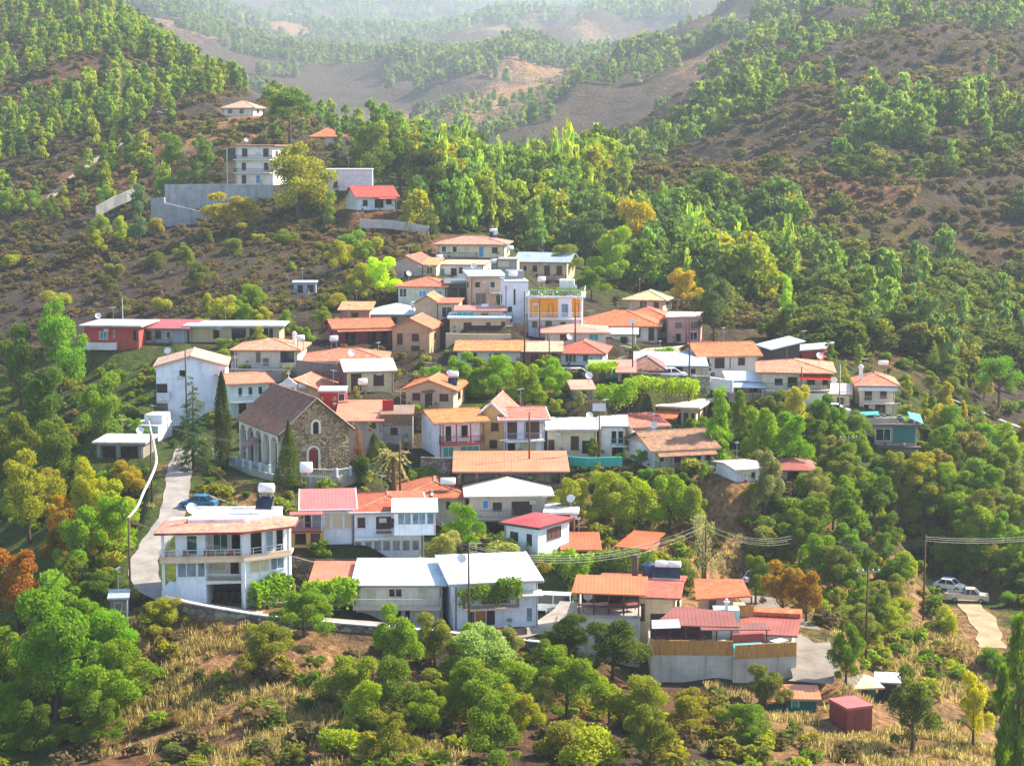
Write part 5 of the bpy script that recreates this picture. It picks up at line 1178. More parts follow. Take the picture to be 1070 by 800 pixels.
wall_line('bungalow_wall', 'grey terrace wall below the salmon hip bungalow', [at(u, v, Y) for u, v, Y in [(236,385,281),(275,386,281),(311,386,281)]], 0, 3.0, concrete('#807a76'), .4)
wall_line('upper_lane_wall', 'low pale parapet wall along the lane below the bright red roofed upper house', [at(u, v, Y) for u, v, Y in [(376,229,400),(410,230,400),(448,236,398)]], 0, 1.8, plaster('#b5ada4'), .4)
wall_line('valley_road_wall', 'long pale concrete wall of the hill road at the right edge', [at(u, v, Y) for u, v, Y in [(1000,451,318),(1030,453,316),(1070,456,314),(1110,458,312)]], 0, 2.0, concrete('#aaa69e'), .4)
wall_line('cafe_wall', 'pale stone terrace wall below the silver blue roofed building', [at(u, v, Y) for u, v, Y in [(660,391,262),(700,394,261),(742,396,260)]], .4, 2.0, stone('#a39a88', 1.2), .4)
wall_line('white_yard_wall', 'weathered white yard wall below the bright orange long bungalow', [at(u, v, Y) for u, v, Y in [(738,394,261),(752,396,260.5),(766,398,260)]], .1, 1.6, plaster('#d3d3d2'), .4)
wall_line('teal_net_wall', 'low wall draped with teal netting below the beige flat roofed house', [at(u, v, Y) for u, v, Y in [(580,476,232),(612,479,231),(650,478,232)]], .1, 1.0, plain('#2a9c90', .8), .3)
wall_line('drystone_wall', 'low drystone wall behind the trees right of the yellow gable house', [at(u, v, Y) for u, v, Y in [(574,432,256),(605,431,256),(634,432,255)]], .2, 2.0, stone('#8f8576', 1.2), .4)
wall_line('lane_kerb_wall', 'stone faced bank wall on the uphill side of the lane below the church', [at(u, v, Y) for u, v, Y in [(206,512,224),(226,520,220),(250,528,216),(290,535,213)]], 0, 2.2, stone('#85745c', 1.0), .4)

wall_line('stepped_wall', 'stone terrace wall below the long orange roofed bungalow', [at(u, v, Y) for u, v, Y in [(474,382,283),(520,384,282),(548,384,281)]], 0, 2.6, stone('#8a7c6a', 1.2), .4)
wall_line('stepped_wall', 'grey block terrace wall below the washed out pink bungalow', [at(u, v, Y) for u, v, Y in [(549,383,281),(590,384,280),(634,386,279)]], 0, 2.8, concrete('#a09a92'), .4)
wall_line('stepped_wall', 'pale terrace wall below the small silver gable annex', [at(u, v, Y) for u, v, Y in [(630,363,300),(652,363,300),(668,366,299)]], .3, 3.0, concrete('#b5b0a8'), .4)
wall_line('stepped_wall', 'brown stone wall below the peach gable house', [at(u, v, Y) for u, v, Y in [(420,430,250),(450,432,249),(482,432,250)]], 0, 2.6, stone('#7d6a58', 1.2), .4)
wall_line('stepped_wall', 'rusty stone wall below the tall pale block', [at(u, v, Y) for u, v, Y in [(519,337,306),(535,338,305),(550,338,306)]], 0, 2.8, stone('#96704e', 1.3), .4)
wall_line('stepped_wall', 'pale wall below the turquoise panelled house', [at(u, v, Y) for u, v, Y in [(466,348,302),(500,349,301),(534,349,302)]], 0, 2.4, plaster('#c2b394'), .4)
wall_line('stepped_wall', 'dark stone wall below the dark red house', [at(u, v, Y) for u, v, Y in [(350,363,302),(380,364,300),(408,366,298),(450,371,296)]], 0, 2.6, stone('#6f5f52', 1.2), .4)
wall_line('stepped_wall', 'cream wall along the yard of the orange hip villa', [at(u, v, Y) for u, v, Y in [(640,378,290),(676,366,296),(705,364,300),(734,361,305)]], .3, 2.6, plaster('#cfc4b0'), .4)
wall_line('stepped_wall', 'low stone wall in front of the white hip roofed house', [at(u, v, Y) for u, v, Y in [(470,562,214),(500,564,214),(530,563,214)]], .2, 2.4, stone('#8a7f70', 1.2), .4)
wall_line('stepped_wall', 'rough bank wall below the red railed porch house', [at(u, v, Y) for u, v, Y in [(440,479,231),(470,480,230),(500,479,231)]], .2, 2.2, stone('#8f8478', 1.2), .4)
wall_line('stepped_wall', 'yard wall below the small chimneyed house', [at(u, v, Y) for u, v, Y in [(868,436,262),(900,437,262),(936,436,263)]], 0, 2.4, concrete('#a89f92'), .4)

# ============================================================ poles and wires
def utility_pole(u, v, Y, hpx, label, arms=1, yaw=0, group='wooden utility poles', r=.13, c='#5b3a2c'):
    P = at(u, v, Y); s = F_PX / (P.y * cP - P.z * sP); h = hpx / s
    t = empty('utility_pole', P, R(yaw)); tag(t, label, 'utility pole', group)
    b = MB(); b.smooth = True; b.tube([(0, 0, -1.5), (0, 0, h)], [r, r * .65], 8); b.build('pole', wood(c), t)
    tops = []
    for k in range(arms):
        z = h - .35 - .8*k; MB().box(-1.15, 1.15, -.06, .06, z - .06, z + .06).build('crossarm', wood('#8d8378'), t)
        for x in (-1.05, -.5, .5, 1.05):
            ib = MB(); ib.smooth = True; ib.tube([(x, 0, z + .061), (x, 0, z + .15), (x, 0, z + .28)], [.05, .09, .05], 6); ib.build('insulator', plain('#c9c9c9', .3), t)
            tops.append(Vector((x, 0, z + .28)))
    if not arms: tops = [Vector((x, 0, h - .2 - .25*k)) for k, x in enumerate((-.16, .16, -.16, .16))]
    Mw = Matrix.Translation(P) @ Matrix.Rotation(R(yaw), 4, 'Z')
    return [Mw @ p for p in tops]
A = utility_pole(490, 657, 184.5, 92, 'brown wooden pole in front of the vine balcony house', 0)
B_ = utility_pole(905, 672, 181, 80, 'wooden pole with crossarm standing above the green kiosk', 1, 6)
C_ = utility_pole(965, 635, 214, 78, 'tall wooden pole left of the parked pickup', 0)
D_ = utility_pole(847, 593, 219, 42, 'wooden pole among olive trees above the restaurant', 0)
E_ = utility_pole(737, 605, 205, 62, 'wooden pole beside the bare tree on the dry slope', 0)
F_ = utility_pole(137, 650, 184, 112, 'tall brown pole beside the tiny tin shed', 0)
G_ = utility_pole(159, 528, 219, 92, 'tall brown pole on the lane left of the church', 0)
H_ = utility_pole(195, 432, 262, 72, 'dark pole in front of the tall white gable building', 0)
I_ = utility_pole(548, 378, 285, 74, 'tall dark pole in front of the tall pale block', 0)
J_ = utility_pole(564, 348, 300, 35, 'pole in front of the yellow balcony walls', 0)
K_ = utility_pole(601, 348, 299, 36, 'pole at the right corner of the yellow balcony house', 0)
L_ = utility_pole(574, 378, 283, 28, 'short pole in front of the washed out pink bungalow', 0)
M_p = utility_pole(626, 476, 233, 52, 'brown pole carrying a board beside the narrow white house', 0)
N_ = utility_pole(553, 480, 230, 50, 'slim pole in front of the yellow gable house', 0)
O_ = utility_pole(418, 510, 221, 52, 'brown pole beside the palm tree', 0)
utility_pole(720, 408, 258, 74, 'pole between the silver blue roofed building and the bright orange long bungalow', 0)
utility_pole(837, 425, 262, 42, 'pole in front of the red awning house', 0)
utility_pole(877, 428, 262, 48, 'leaning pale pole right of the red awning house', 0, c='#a39c94')
utility_pole(717, 358, 309, 26, 'pole in front of the pink flats', 0)
utility_pole(661, 392, 264, 55, 'dark pole beside the pink awning shop', 0)
utility_pole(885, 520, 248, 66, 'thin pole on the slope below the teal hut', 1, c='#6f665c')
bd = empty('notice_board', at(626, 430, 232.9)); tag(bd, 'white rectangular board fixed high on the brown pole', 'board')
MB().box(-.8, .8, -.05, .0, .1, 1.0).build('panel', plain('#d4d8de'), bd); MB().box(-.85, .85, -.06, .01, .04, .1).box(-.85, .85, -.06, .01, 1.0, 1.06).box(-.85, -.8, -.06, .01, .1, 1.0).box(.8, .85, -.06, .01, .1, 1.0).build('frame', plain('#8f9398'), bd)
def wire(a, b, sag, label, r=.011, c='#8f8a84', group='overhead wires'):
    pts = [a.lerp(b, k/16) - Vector((0, 0, sag * 4 * (k/16) * (1 - k/16))) for k in range(17)]
    o = MB().tube([p - a for p in pts], r, 4).build('overhead_wire', plain(c, .5)); o.location = a; tag(o, label, 'wire', group); return o
for i in range(4): wire(A[i], E_[i], 2.2, 'thin overhead wire from the vine balcony house pole to the dry slope pole')
for i in range(4): wire(E_[i], D_[i] , 1.4, 'thin overhead wire from the dry slope pole to the pole among olive trees')
for i in range(4): wire(D_[i], C_[i], 1.5, 'thin overhead wire from the pole among olive trees to the pole by the pickup')
for i in range(2): wire(F_[i], A[i], 2.6, 'thin overhead wire from the tin shed pole to the vine balcony house pole')
for i in range(2): wire(O_[i], A[i], 2.0, 'thin overhead wire from the palm pole down to the vine balcony house pole')
for i in range(3): wire(C_[i], C_[i] + Vector((34, 22, -1.0)), 1.6, 'thin overhead wire running off to the right from the pole by the pickup')
for i in range(2): wire(G_[i], O_[i], 1.8, 'thin overhead wire crossing in front of the church')
pts = smooth_line([G_[0], at(158,452,217), at(162,470,214), at(163,484,211), at(157,500,205), at(150,514,198), at(143,530,188), F_[0]], 4)
o = MB(); o.smooth = True; o.tube([p - pts[0] for p in pts], [.09 + .07*math.sin(k/len(pts)*3.1) for k in range(len(pts))], 8); o = o.build('hanging_cable', plain('#bcbcb6', .6)); o.location = pts[0]
tag(o, 'thick white cable bundle sagging from the lane pole down to the lower pole', 'cable')

# ============================================================ vehicles
def wheel(root, x, y, r=.33, w=.22):
    t = MB(); t.smooth = False; t.tube([(x, y - w/2, r), (x, y - w/2 + .03, r), (x, y + w/2 - .03, r), (x, y + w/2, r)], [r*.85, r, r, r*.85], 14)
    o = t.build('wheel', plain('#16161a', .8), root)
    s_ = 1 if y > 0 else -1
    m = MB(); m.tube([(x, y + s_*(w/2 + .002), r), (x, y + s_*(w/2 + .02), r)], [r*.55, r*.45], 10); m.build('rim', plain('#a9adb2', .35, .6)).parent = o
def vehicle(P, yaw, label, kind='car', c='#e6e8ea', cat=None, L=4.2, Wd=1.7, group=None):
    t = empty('parked_' + kind, P, R(yaw)); tag(t, label, cat or kind, group)
    prof = {'car': ([(-L/2, .45), (-L/2, .85), (-L*.4, .95), (-L*.22, 1.0)], [(-L*.36, .98), (-L*.24, 1.42), (L*.1, 1.45), (L*.26, .98)]),
            'pickup': (None, [(-L*.08, 1.05), (-L*.05, 1.62), (L*.16, 1.66), (L*.28, 1.08)]),
            'van': (None, [(-L*.48, 1.1), (-L*.46, 2.0), (L*.28, 2.0), (L*.44, 1.1)])}[kind]
    up = {'car': .95, 'pickup': 1.05, 'van': 1.1}[kind]
    def extr(pr, w0, w1, m, nm, par):
        b = MB(); n = len(pr)
        zmin = min(z for _, z in pr); zmax = max(z for _, z in pr)
        hw = [w0 + (w1 - w0) * (z - zmin) / (zmax - zmin) for _, z in pr]
        b.v = [(x, -h, z) for (x, z), h in zip(pr, hw)] + [(x, h, z) for (x, z), h in zip(pr, hw)]
        b.f = [tuple(range(n)), tuple(reversed(range(n, 2*n)))] + [(k, n + k, n + (k+1) % n, (k+1) % n) for k in range(n)]
        me = b.build(nm, m, t if par is None else None)
        if par: me.parent = par
        return me
    h = L/2
    body = [(-h, .38), (h*.96, .34), (h, .55), (h*.97, up*.78), (h*.6, up*.95), (h*.5, up), (-h*.9, up), (-h, up*.9)]
    if kind == 'pickup': body = [(-h, .45), (h, .42), (h, .8), (h*.97, 1.0), (h*.55, 1.06), (-h*.12, 1.06), (-h*.13, .95), (-h, .95)]
    bo = extr(body, Wd/2, Wd/2 * .97, plain(c, .3), 'body', None)
    cab = prof[1]; extr(cab, Wd/2*.93, Wd/2*.78, glass('#1c242c'), 'windows', None)
    zt = max(z for _, z in cab); xs = [x for x, z in cab if z > zt - .1]
    b = MB(); b.box(min(xs) - .03, max(xs) + .03, -Wd/2*.78, Wd/2*.78, zt + .003, zt + .07); b.build('roof', plain(c, .3), t)
    pl = MB()
    for sx in (cab[0], cab[-1]):
        tt = cab[1] if sx == cab[0] else cab[-2]
        for s_ in (-1, 1): pl.tube([(sx[0], s_*Wd/2*.93, sx[1]), (tt[0], s_*Wd/2*.785, tt[1])], .05, 4)
    xm = (cab[1][0] + cab[-2][0]) / 2
    for s_ in (-1, 1): pl.tube([(xm, s_*Wd/2*.95, up), (xm, s_*Wd/2*.79, zt)], .05, 4)
    pl.build('pillar', plain(c, .3), t)
    if kind == 'pickup':
        MB().box(-h + .08, -h*.16, -Wd/2 + .1, Wd/2 - .1, .952, .97).build('load_bed', plain('#3a3a3c'), t)
        for s_ in (-1, 1): MB().box(-h, -h*.14, s_*Wd/2*.96 - .04, s_*Wd/2*.96 + .04, .953, 1.12).build('side_rail', plain(c, .3), t)
    for s_ in (-1, 1):
        MB().box(h - .03, h + .02, s_*Wd*.36 - .16, s_*Wd*.36 + .16, .62, .78).build('headlight', plain('#dfe6ea', .2), t)
        MB().box(-h - .02, -h + .03, s_*Wd*.38 - .1, s_*Wd*.38 + .1, .65, .85).build('tail_light', plain('#9a1512', .3), t)
    MB().box(h - .02, h + .06, -Wd/2*.9, Wd/2*.9, .36, .52).build('bumper', plain('#55585c', .5), t)
    for x in (-h*.62, h*.62):
        for y in (-Wd/2 + .08, Wd/2 - .08): wheel(t, x, y)
    return t

# more tanks standing about the village roofs
for u, v, Y, st, lab in [(314,366,276,1.4,'white water tank on a stand left of the blotched salmon roof'), (349,365,276,1.2,'white water tank above the grey concrete wall'),
    (379,412,250,1.3,'white water tank above the bright red fronted store'), (516,281,351,1.0,'white water tank beside the grey block store'), (459,275,366,.8,'round white tank at the left corner of the cream house with blue door'),
    (507,326,312,.5,'white water tank on the pink strip of the turquoise panelled house'), (566,300,309,.9,'white water tank at the back of the roof terrace garden'), (533,268,366,1.2,'white water tank right of the cream house with blue door'),
    (317,412,262,.8,'white water tank behind the pale green walled house'), (665,476,244,2.4,'white water tank behind the brown roof ridge')]:
    heater(at(u, v, Y), R(random.uniform(-20, 20)), lab, st, .42, 1.1, panel=False)

# ============================================================ small clutter: aerials, dishes, potted plants
def dish_at(P, yaw, label):
    sd = empty('satellite_dish', P, yaw); tag(sd, label, 'satellite dish', 'satellite dishes on the roofs')
    b_ = MB(); b_.smooth = True; M_ = Matrix.Translation((0, 0, .9)) @ Matrix.Rotation(R(62), 4, 'X')
    rings = [[M_ @ Vector((.5*(k/4)*math.cos(a*math.pi/7), .5*(k/4)*math.sin(a*math.pi/7), .14*(k/4)**2)) for a in range(14)] for k in range(1, 5)]
    for k in range(3):
        for a in range(14): b_.poly([rings[k][a], rings[k][(a+1)%14], rings[k+1][(a+1)%14], rings[k+1][a]])
    b_.poly(rings[0]); b_.build('dish', plain('#d8d8d4', .4), sd); MB().tube([(0, 0, -.6), (0, 0, .9)], .04).build('mast', plain('#9a9a9a'), sd)
def aerial_at(P, yaw, label):
    t = empty('tv_aerial', P, yaw); tag(t, label, 'aerial', 'television aerials on the roofs')
    MB().tube([(0, 0, -.8), (0, 0, 2.6)], .03, 5).build('mast', plain('#8f8f8f'), t)
    b = MB().tube([(-.7, 0, 2.45), (.7, 0, 2.45)], .022, 4)
    for q in range(7): b.box(-.65 + q*.2, -.63 + q*.2, -.32 + q*.02, .32 - q*.02, 2.44, 2.46)
    b.build('rods', plain('#a9a9a9'), t)
rc_ = random.Random(9)
for i, K in enumerate(HS):
    if K.ph in ('the stone church', 'the white corner house', 'the dark red shed', 'the green kiosk', 'the small white canopy', 'the teal tin shed', 'the hilltop house'): continue
    zt = {'hip': .5, 'gx': .75, 'gy': .3, 'mono': .6, 'flat': 0, 'none': 0, 'monox': .4}[K.roof_kind] * K.rs + K.h + .2
    if i % 3 != 1: aerial_at(K.Wm @ Vector((K.W * rc_.uniform(-.3, .3), K.d * .5, zt)), rc_.uniform(0, 3), 'thin television aerial on the roof of ' + K.ph)
    if i % 4 == 2: dish_at(K.Wm @ Vector((K.W * rc_.choice((-.35, .35)), K.d * .35, zt + .3)), R(rc_.uniform(-30, 30)), 'round pale satellite dish on the roof of ' + K.ph)
    for q in range(2):
        if rc_.random() < .75:
            P = K.Wm @ Vector((K.W * (rc_.uniform(-.45, -.1) if q == 0 else rc_.uniform(.1, .45)), -.75, -.03)); t = empty('potted_plant', P); tag(t, 'potted plant standing before the %s half of ' % ('left', 'right')[q] + K.ph, 'potted plant', 'potted plants before the houses')
            MB().tube([(0, 0, 0), (0, 0, .4)], [.17, .24], 9).build('pot', plain(rc_.choice(['#a0553a', '#c9c4bc', '#4a6a8a']), .8), t)
            b = MB()
            for k in range(60):
                a, e, r_ = rc_.uniform(0, 6.28), rc_.uniform(-.3, 1.5), rc_.uniform(.12, .42); c = Vector((r_*math.cos(a)*math.cos(e), r_*math.sin(a)*math.cos(e), .75 + r_*math.sin(e)*1.2)); d = Vector((rc_.uniform(-1, 1), rc_.uniform(-1, 1), rc_.uniform(-1, 1))).normalized(); f = d.orthogonal().normalized()
                b.poly([c - d*.07, c - f*.05, c + d*.07, c + f*.05])
            b.build('leaves', plain(rc_.choice(['#3f6a22', '#55802c', '#6a7f34']), .8), t)
    if i % 2 == 0 and K.h > 2.2:
        fx = rc_.uniform(.05, .9) * K.W; fbox(MB(), K.faces['F'], fx, fx + .8, K.h*.78, K.h*.78 + .5, .003, .32).build('air_conditioner', plain('#c4c4c0', .5), K.root, K.M)
    fx = K.W * rc_.choice((.03, .97)); fbox(MB(), K.faces['F'], fx - .05, fx + .05, -.3, K.h*.93, .003, .1).build('downpipe', plain(rc_.choice(['#8a847c', '#6a4a3c', '#b5b0a8']), .6), K.root, K.M)
# ============================================================ vehicles placed on the finished ground
def GH(u, v, ymin=110): return solve(H, u, v, ymin)
def car_at(u, v, yaw, label, ymin=120, **k):
    P = GH(u, v, ymin); add_pad(P, R(yaw), -2.3, 2.3, -.9, .9, z=P.z + .08, m=2.0); P.z += .06; return vehicle(P, yaw, label, **k)
cars = [
 (1011, 629, -12, 'beige pickup truck parked on the dirt road at the right', dict(kind='pickup', c='#cfc4ae', cat='pickup truck', L=5.0, Wd=1.75), 180),
 (992, 617, -30, 'small white car parked just behind the beige pickup', dict(c='#e6eaee', L=3.8), 180),
 (208, 531, 170, 'blue car parked on the lane behind the white corner house', dict(c='#1c6a92', L=4.2), 190),
 (575, 640, 170, 'white van parked beside the vine balcony house', dict(kind='van', c='#dfe3e6', cat='van', L=4.8, Wd=1.9), 180),
 (592, 647, 175, 'dark car parked in front of the white van by the restaurant', dict(c='#2e3138', L=4.2), 180),
 (582, 662, 178, 'white car parked nearest the road wall beside the restaurant', dict(c='#e4e2de', L=4.3), 180),
 (790, 611, 60, 'pale car parked on the gravel road behind the restaurant', dict(c='#ccd4da', L=4.1), 190),
 (702, 396, 10, 'white car parked under the silver blue sheet roof', dict(c='#e0e4e8', L=4.2), 240),
 (752, 393, 12, 'white car parked in front of the bright orange long bungalow', dict(c='#e9edf0', L=4.3), 240),
 (872, 434, -10, 'white car parked left of the small chimneyed house', dict(c='#e6eaee', L=4.3), 240),
 (439, 240, 5, 'pale car on the lane below the dark umbrella pine', dict(c='#d6e2ea', L=4.3), 360),
 (172, 121, 0, 'pale car parked on the hilltop clearing left of the hilltop house', dict(c='#dfe5ea', L=4.4), 400),
 (604, 396, 15, 'pale car among the bright green trees by the turquoise gate house', dict(c='#c6d2da', L=4.2), 240),
]
for u, v, yaw, lab, kw, ym in cars: car_at(u, v, yaw, lab, ym, group='parked vehicles', **kw)

# ============================================================ foliage
LEAF = leaf_material(); LEAFS = leaf_material(True)
bark = wood('#5a4636')
def quads(C, S, N, rr, flat=.0, asp=1.5):
    """numpy leaf clumps: centres C, half size S, outward directions N"""
    n = len(C)
    d = rr.normal(size=(n, 3)); nn = N * 1.0 + d * (.85 - flat); nn /= np.linalg.norm(nn, axis=1, keepdims=True)
    a = np.cross(nn, rr.normal(size=(n, 3))); a /= np.linalg.norm(a, axis=1, keepdims=True); b = np.cross(nn, a)
    S = np.asarray(S).reshape(-1, 1) * np.ones((n, 1)); a = a * S * asp; b = b * S
    k = rr.uniform(.5, 1.1, (n, 4, 1))
    V = np.stack([C - a*k[:, 0], C - b*k[:, 1], C + a*k[:, 2], C + b*k[:, 3]], 1)
    return V.reshape(-1, 3)

def lobe_cloud(lobes, n, rr, size, shell=.55):
    L = np.array(lobes); vol = L[:, 3] * L[:, 4]; pr = vol / vol.sum()
    idx = rr.choice(len(L), n, p=pr); d = rr.normal(size=(n, 3)); d /= np.linalg.norm(d, axis=1, keepdims=True)
    d[:, 2] = np.where((d[:, 2] < -.35) & (rr.random(n) < .6), -d[:, 2], d[:, 2])
    r = (shell + (1 - shell) * rr.random(n) ** .6) * rr.uniform(.84, 1.2, n)
    C = L[idx, :3] + d * r[:, None] * np.stack([L[idx, 3], L[idx, 3], L[idx, 4]], 1)
    return quads(C, size * rr.uniform(.6, 1.25, n), d, rr)

def crown(kind, n, size, seed):
    """unit crown: height 1 above its foot, half width about .5"""
    rr = np.random.default_rng(seed); lob = []
    if kind == 'broad':
        for i in range(rr.integers(15, 24)):
            a = rr.uniform(0, 2*np.pi); t = rr.random() ** .8; zc = .2 + .7 * t; rad = (.36 * (1 - .75*abs(zc - .5)/.5 * (zc > .5))) * rr.uniform(.45, 1.2)
            s = rr.uniform(.06, .17); lob.append((rad*np.cos(a), rad*np.sin(a), zc, s, s*.85))
        lob.append((0, 0, .48, .2, .25)); V = lobe_cloud(lob, n, rr, size)
    elif kind == 'shrub':
        for i in range(rr.integers(7, 11)):
            a = rr.uniform(0, 2*np.pi); rad = rr.uniform(.05, .34); s = rr.uniform(.14, .24); lob.append((rad*np.cos(a), rad*np.sin(a), rr.uniform(.2, .72 - rad*.6), s, s))
        V = lobe_cloud(lob, n, rr, size)
    elif kind == 'pine':
        for i in range(rr.integers(15, 20)):
            zc = rr.uniform(.22, .92); a = rr.uniform(0, 2*np.pi); w = .42 * (1.02 - zc) ** .6 * (.5 + zc*.6); rad = w * rr.uniform(.3, 1.0)
            s = rr.uniform(.09, .15) * (1.15 - .4*zc); lob.append((rad*np.cos(a), rad*np.sin(a), zc, s*1.25, s*.6))
        V = lobe_cloud(lob, n, rr, size, .3)
    elif kind == 'umbrella':
        for i in range(rr.integers(13, 17)):
            a = rr.uniform(0, 2*np.pi); rad = rr.uniform(.0, .38); zc = .82 - rad*rad*1.5 + rr.uniform(-.12, .05); s = rr.uniform(.1, .17); lob.append((rad*np.cos(a), rad*np.sin(a), zc, s*1.1, s*.7))
        V = lobe_cloud(lob, n, rr, size, .35)
    elif kind == 'poplar':
        for i in range(34):
            zc = .04 + .9 * i/33; a = rr.uniform(0, 2*np.pi); w = .5 * math.sin(math.pi * min(1, zc*.86 + .13)) ** .6; rad = w * rr.uniform(.1, .62)
            s = rr.uniform(.14, .26) * (1.1 - .5*zc); lob.append((rad*np.cos(a), rad*np.sin(a), zc, s, rr.uniform(.045, .08)))
        V = lobe_cloud(lob, n, rr, size, .4)
    elif kind == 'cedar':
        C = []; D = []
        for k in range(17):
            z = .1 + .87 * k/16; w = .5 * (1 - z) ** .85 + .02
            for q in range(max(4, int(11*(1 - z)) + 3)):
                a = rr.uniform(0, 2*np.pi); m = max(3, int(n * w / 32))
                t = rr.random(m) ** .6; r_ = w * rr.uniform(.75, 1.1) * t
                C.append(np.stack([r_*np.cos(a) + rr.normal(0, .025, m), r_*np.sin(a) + rr.normal(0, .025, m), z - .07*t*w*3 + rr.normal(0, .008, m)], 1)); D.append(np.tile([0, 0, 1.5], (m, 1)))
        C = np.concatenate(C); D = np.concatenate(D); V = quads(C, size * rr.uniform(.6, 1.2, len(C)), D, rr, .3)
    else:  # column, cypress, cone, poplar
        z = rr.random(n) ** (.8 if kind != 'cone' else 1.25); a = rr.uniform(0, 2*np.pi, n)
        if kind == 'cone': w = .5 * (1.0 - z) * (1 + .05*np.sin(a*7)) + .01
        elif kind == 'cypress': w = .5 * np.sin(np.pi * np.clip(z*.93 + .07, 0, 1)) ** .55 * (1 - .45*z) * (1 + .14*np.sin(a*5 + z*14))
        else: w = .5 * np.sin(np.pi * np.clip(z*.9 + .1, 0, 1)) ** .5 * (1 - .3*z) * (1 + .28*np.sin(a*3 + z*19) * np.sin(z*11 + a))
        r_ = w * (.55 + .45*rr.random(n) ** .5) * rr.uniform(.9, 1.15, n)
        C = np.stack([r_*np.cos(a), r_*np.sin(a), z], 1); D = np.stack([np.cos(a), np.sin(a), .4 + 0*a], 1)
        if kind in ('poplar', 'cypress'): D[:, 2] = .0
        V = quads(C, size * rr.uniform(.6, 1.25, n), D, rr)
    return V

def qmesh(name, V, mat, tint=None):
    n = len(V) // 4; me = bpy.data.meshes.new(name)
    me.vertices.add(len(V)); me.vertices.foreach_set('co', V.astype(np.float32).ravel())
    me.loops.add(4*n); me.loops.foreach_set('vertex_index', np.arange(4*n, dtype=np.int32))
    me.polygons.add(n); me.polygons.foreach_set('loop_start', np.arange(0, 4*n, 4, dtype=np.int32)); me.polygons.foreach_set('loop_total', np.full(n, 4, dtype=np.int32))
    if tint is not None:
        at_ = me.attributes.new('tint', 'FLOAT_COLOR', 'FACE'); at_.data.foreach_set('color', np.concatenate([tint, np.ones((n, 1))], 1).astype(np.float32).ravel())
    me.materials.append(mat); me.update(calc_edges=True); me.validate(); return me

CR = {}
for kind, cnt, n, sz in (('broad', 8, 12000, .0135), ('shrub', 5, 5500, .023), ('pine', 5, 8500, .013), ('umbrella', 2, 9000, .0125), ('cedar', 2, 6500, .014), ('cypress', 2, 7000, .017), ('cone', 1, 9000, .015), ('poplar', 3, 9000, .017)):
    CR[kind] = [qmesh('crown', crown(kind, n, sz, 100 + 7*i + len(kind)), LEAF) for i in range(cnt)]
def trunk_mesh(kind, seed):
    rr = random.Random(seed); mb = MB(); mb.smooth = True
    top = {'broad': .55, 'pine': .88, 'umbrella': .7, 'cedar': .9, 'poplar': .8, 'cypress': .6, 'cone': .5}.get(kind, .5)
    r = .026 if kind in ('broad', 'umbrella') else .016
    lean = rr.uniform(-.05, .05); pts = [(lean*t*t, lean*.5*t, -.08 + (top + .08)*t) for t in (0, .3, .6, 1)]
    mb.tube(pts, [r*1.3, r, r*.75, r*.3], 7)
    if kind in ('broad', 'umbrella', 'pine'):
        for q in range(7 if kind != 'pine' else 10):
            a = rr.uniform(0, 6.28); z0 = top * rr.uniform(.35, .85); l = .3 if kind != 'pine' else .22; dz = rr.uniform(.1, .28)
            x0 = lean * (z0/top)**2
            mb.tube([(x0, 0, z0), (x0 + l*.5*math.cos(a), l*.5*math.sin(a), z0 + dz*.6), (x0 + l*math.cos(a), l*math.sin(a), z0 + dz)], [r*.5, r*.33, r*.12], 5)
    return mb.mesh('trunk', bark)
TR = {k: [trunk_mesh(k, 5 + i) for i in range(3)] for k in CR if k != 'shrub'}
trees = []
def plant(P, hgt, wid, kind, c, label=None, group=None, nm=None, trunk=True):
    i = len(trees); rz = random.uniform(0, 6.28)
    names = {'broad': 'leafy_tree', 'shrub': 'shrub', 'pine': 'pine_tree', 'umbrella': 'umbrella_pine', 'cedar': 'conifer', 'cypress': 'cypress_tree', 'cone': 'topiary_tree', 'poplar': 'poplar_tree'}
    name = nm or names[kind]; M = random.choice(CR[kind]); col = tuple(x * random.uniform(.88, 1.12) for x in leafc(c)) + (1,)
    if kind == 'shrub':
        o = bpy.data.objects.new(name, M); COL.objects.link(o); o.location = P - Vector((0, 0, hgt*.06)); o.rotation_euler = (0, 0, rz); o.scale = (wid, wid, hgt); o.color = col; root = o
    else:
        root = empty(name, P, rz); o = bpy.data.objects.new('crown', M); COL.objects.link(o); o.parent = root; ax_ = random.uniform(.84, 1.18); o.scale = (wid * ax_, wid / ax_, hgt); o.color = col
        tk = bpy.data.objects.new('trunk', random.choice(TR[kind])); COL.objects.link(tk); tk.parent = root; w_ = (wid + hgt) / 2; tk.scale = (w_, w_, hgt)
        if kind in ('cedar', 'cypress', 'cone', 'poplar'): tk.scale = (hgt*.8, hgt*.8, hgt)
    trees.append((root, P, kind, c, label, hgt, wid)); return root

GRN, DGR, LIM, YGR, OLV, YEL_, ORN, SLV, PIN, PDK, BSC = '#5f8a2a', '#38601f', '#9ab82a', '#8a9c2c', '#74803f', '#b99a2a', '#b5652a', '#8b966c', '#5f8048', '#33552c', '#7d6a4a'
def T(u, v, h, w, kind, c, label, ym=115, Y=None):
    P = GH(u, v, ym) if Y is None else at(u, v, Y); s = F_PX / (P.y*cP - P.z*sP)
    if Y is not None:          # the foot follows the ground; keep the treetop where it was seen
        P.z = float(H(P.x, P.y)[0]); vb = project(*P)[1]; h2 = min(max(vb - (v - h), h * .8), h * 1.9); h = h2
    return plant(P, h/s, w/s, kind, c, label)
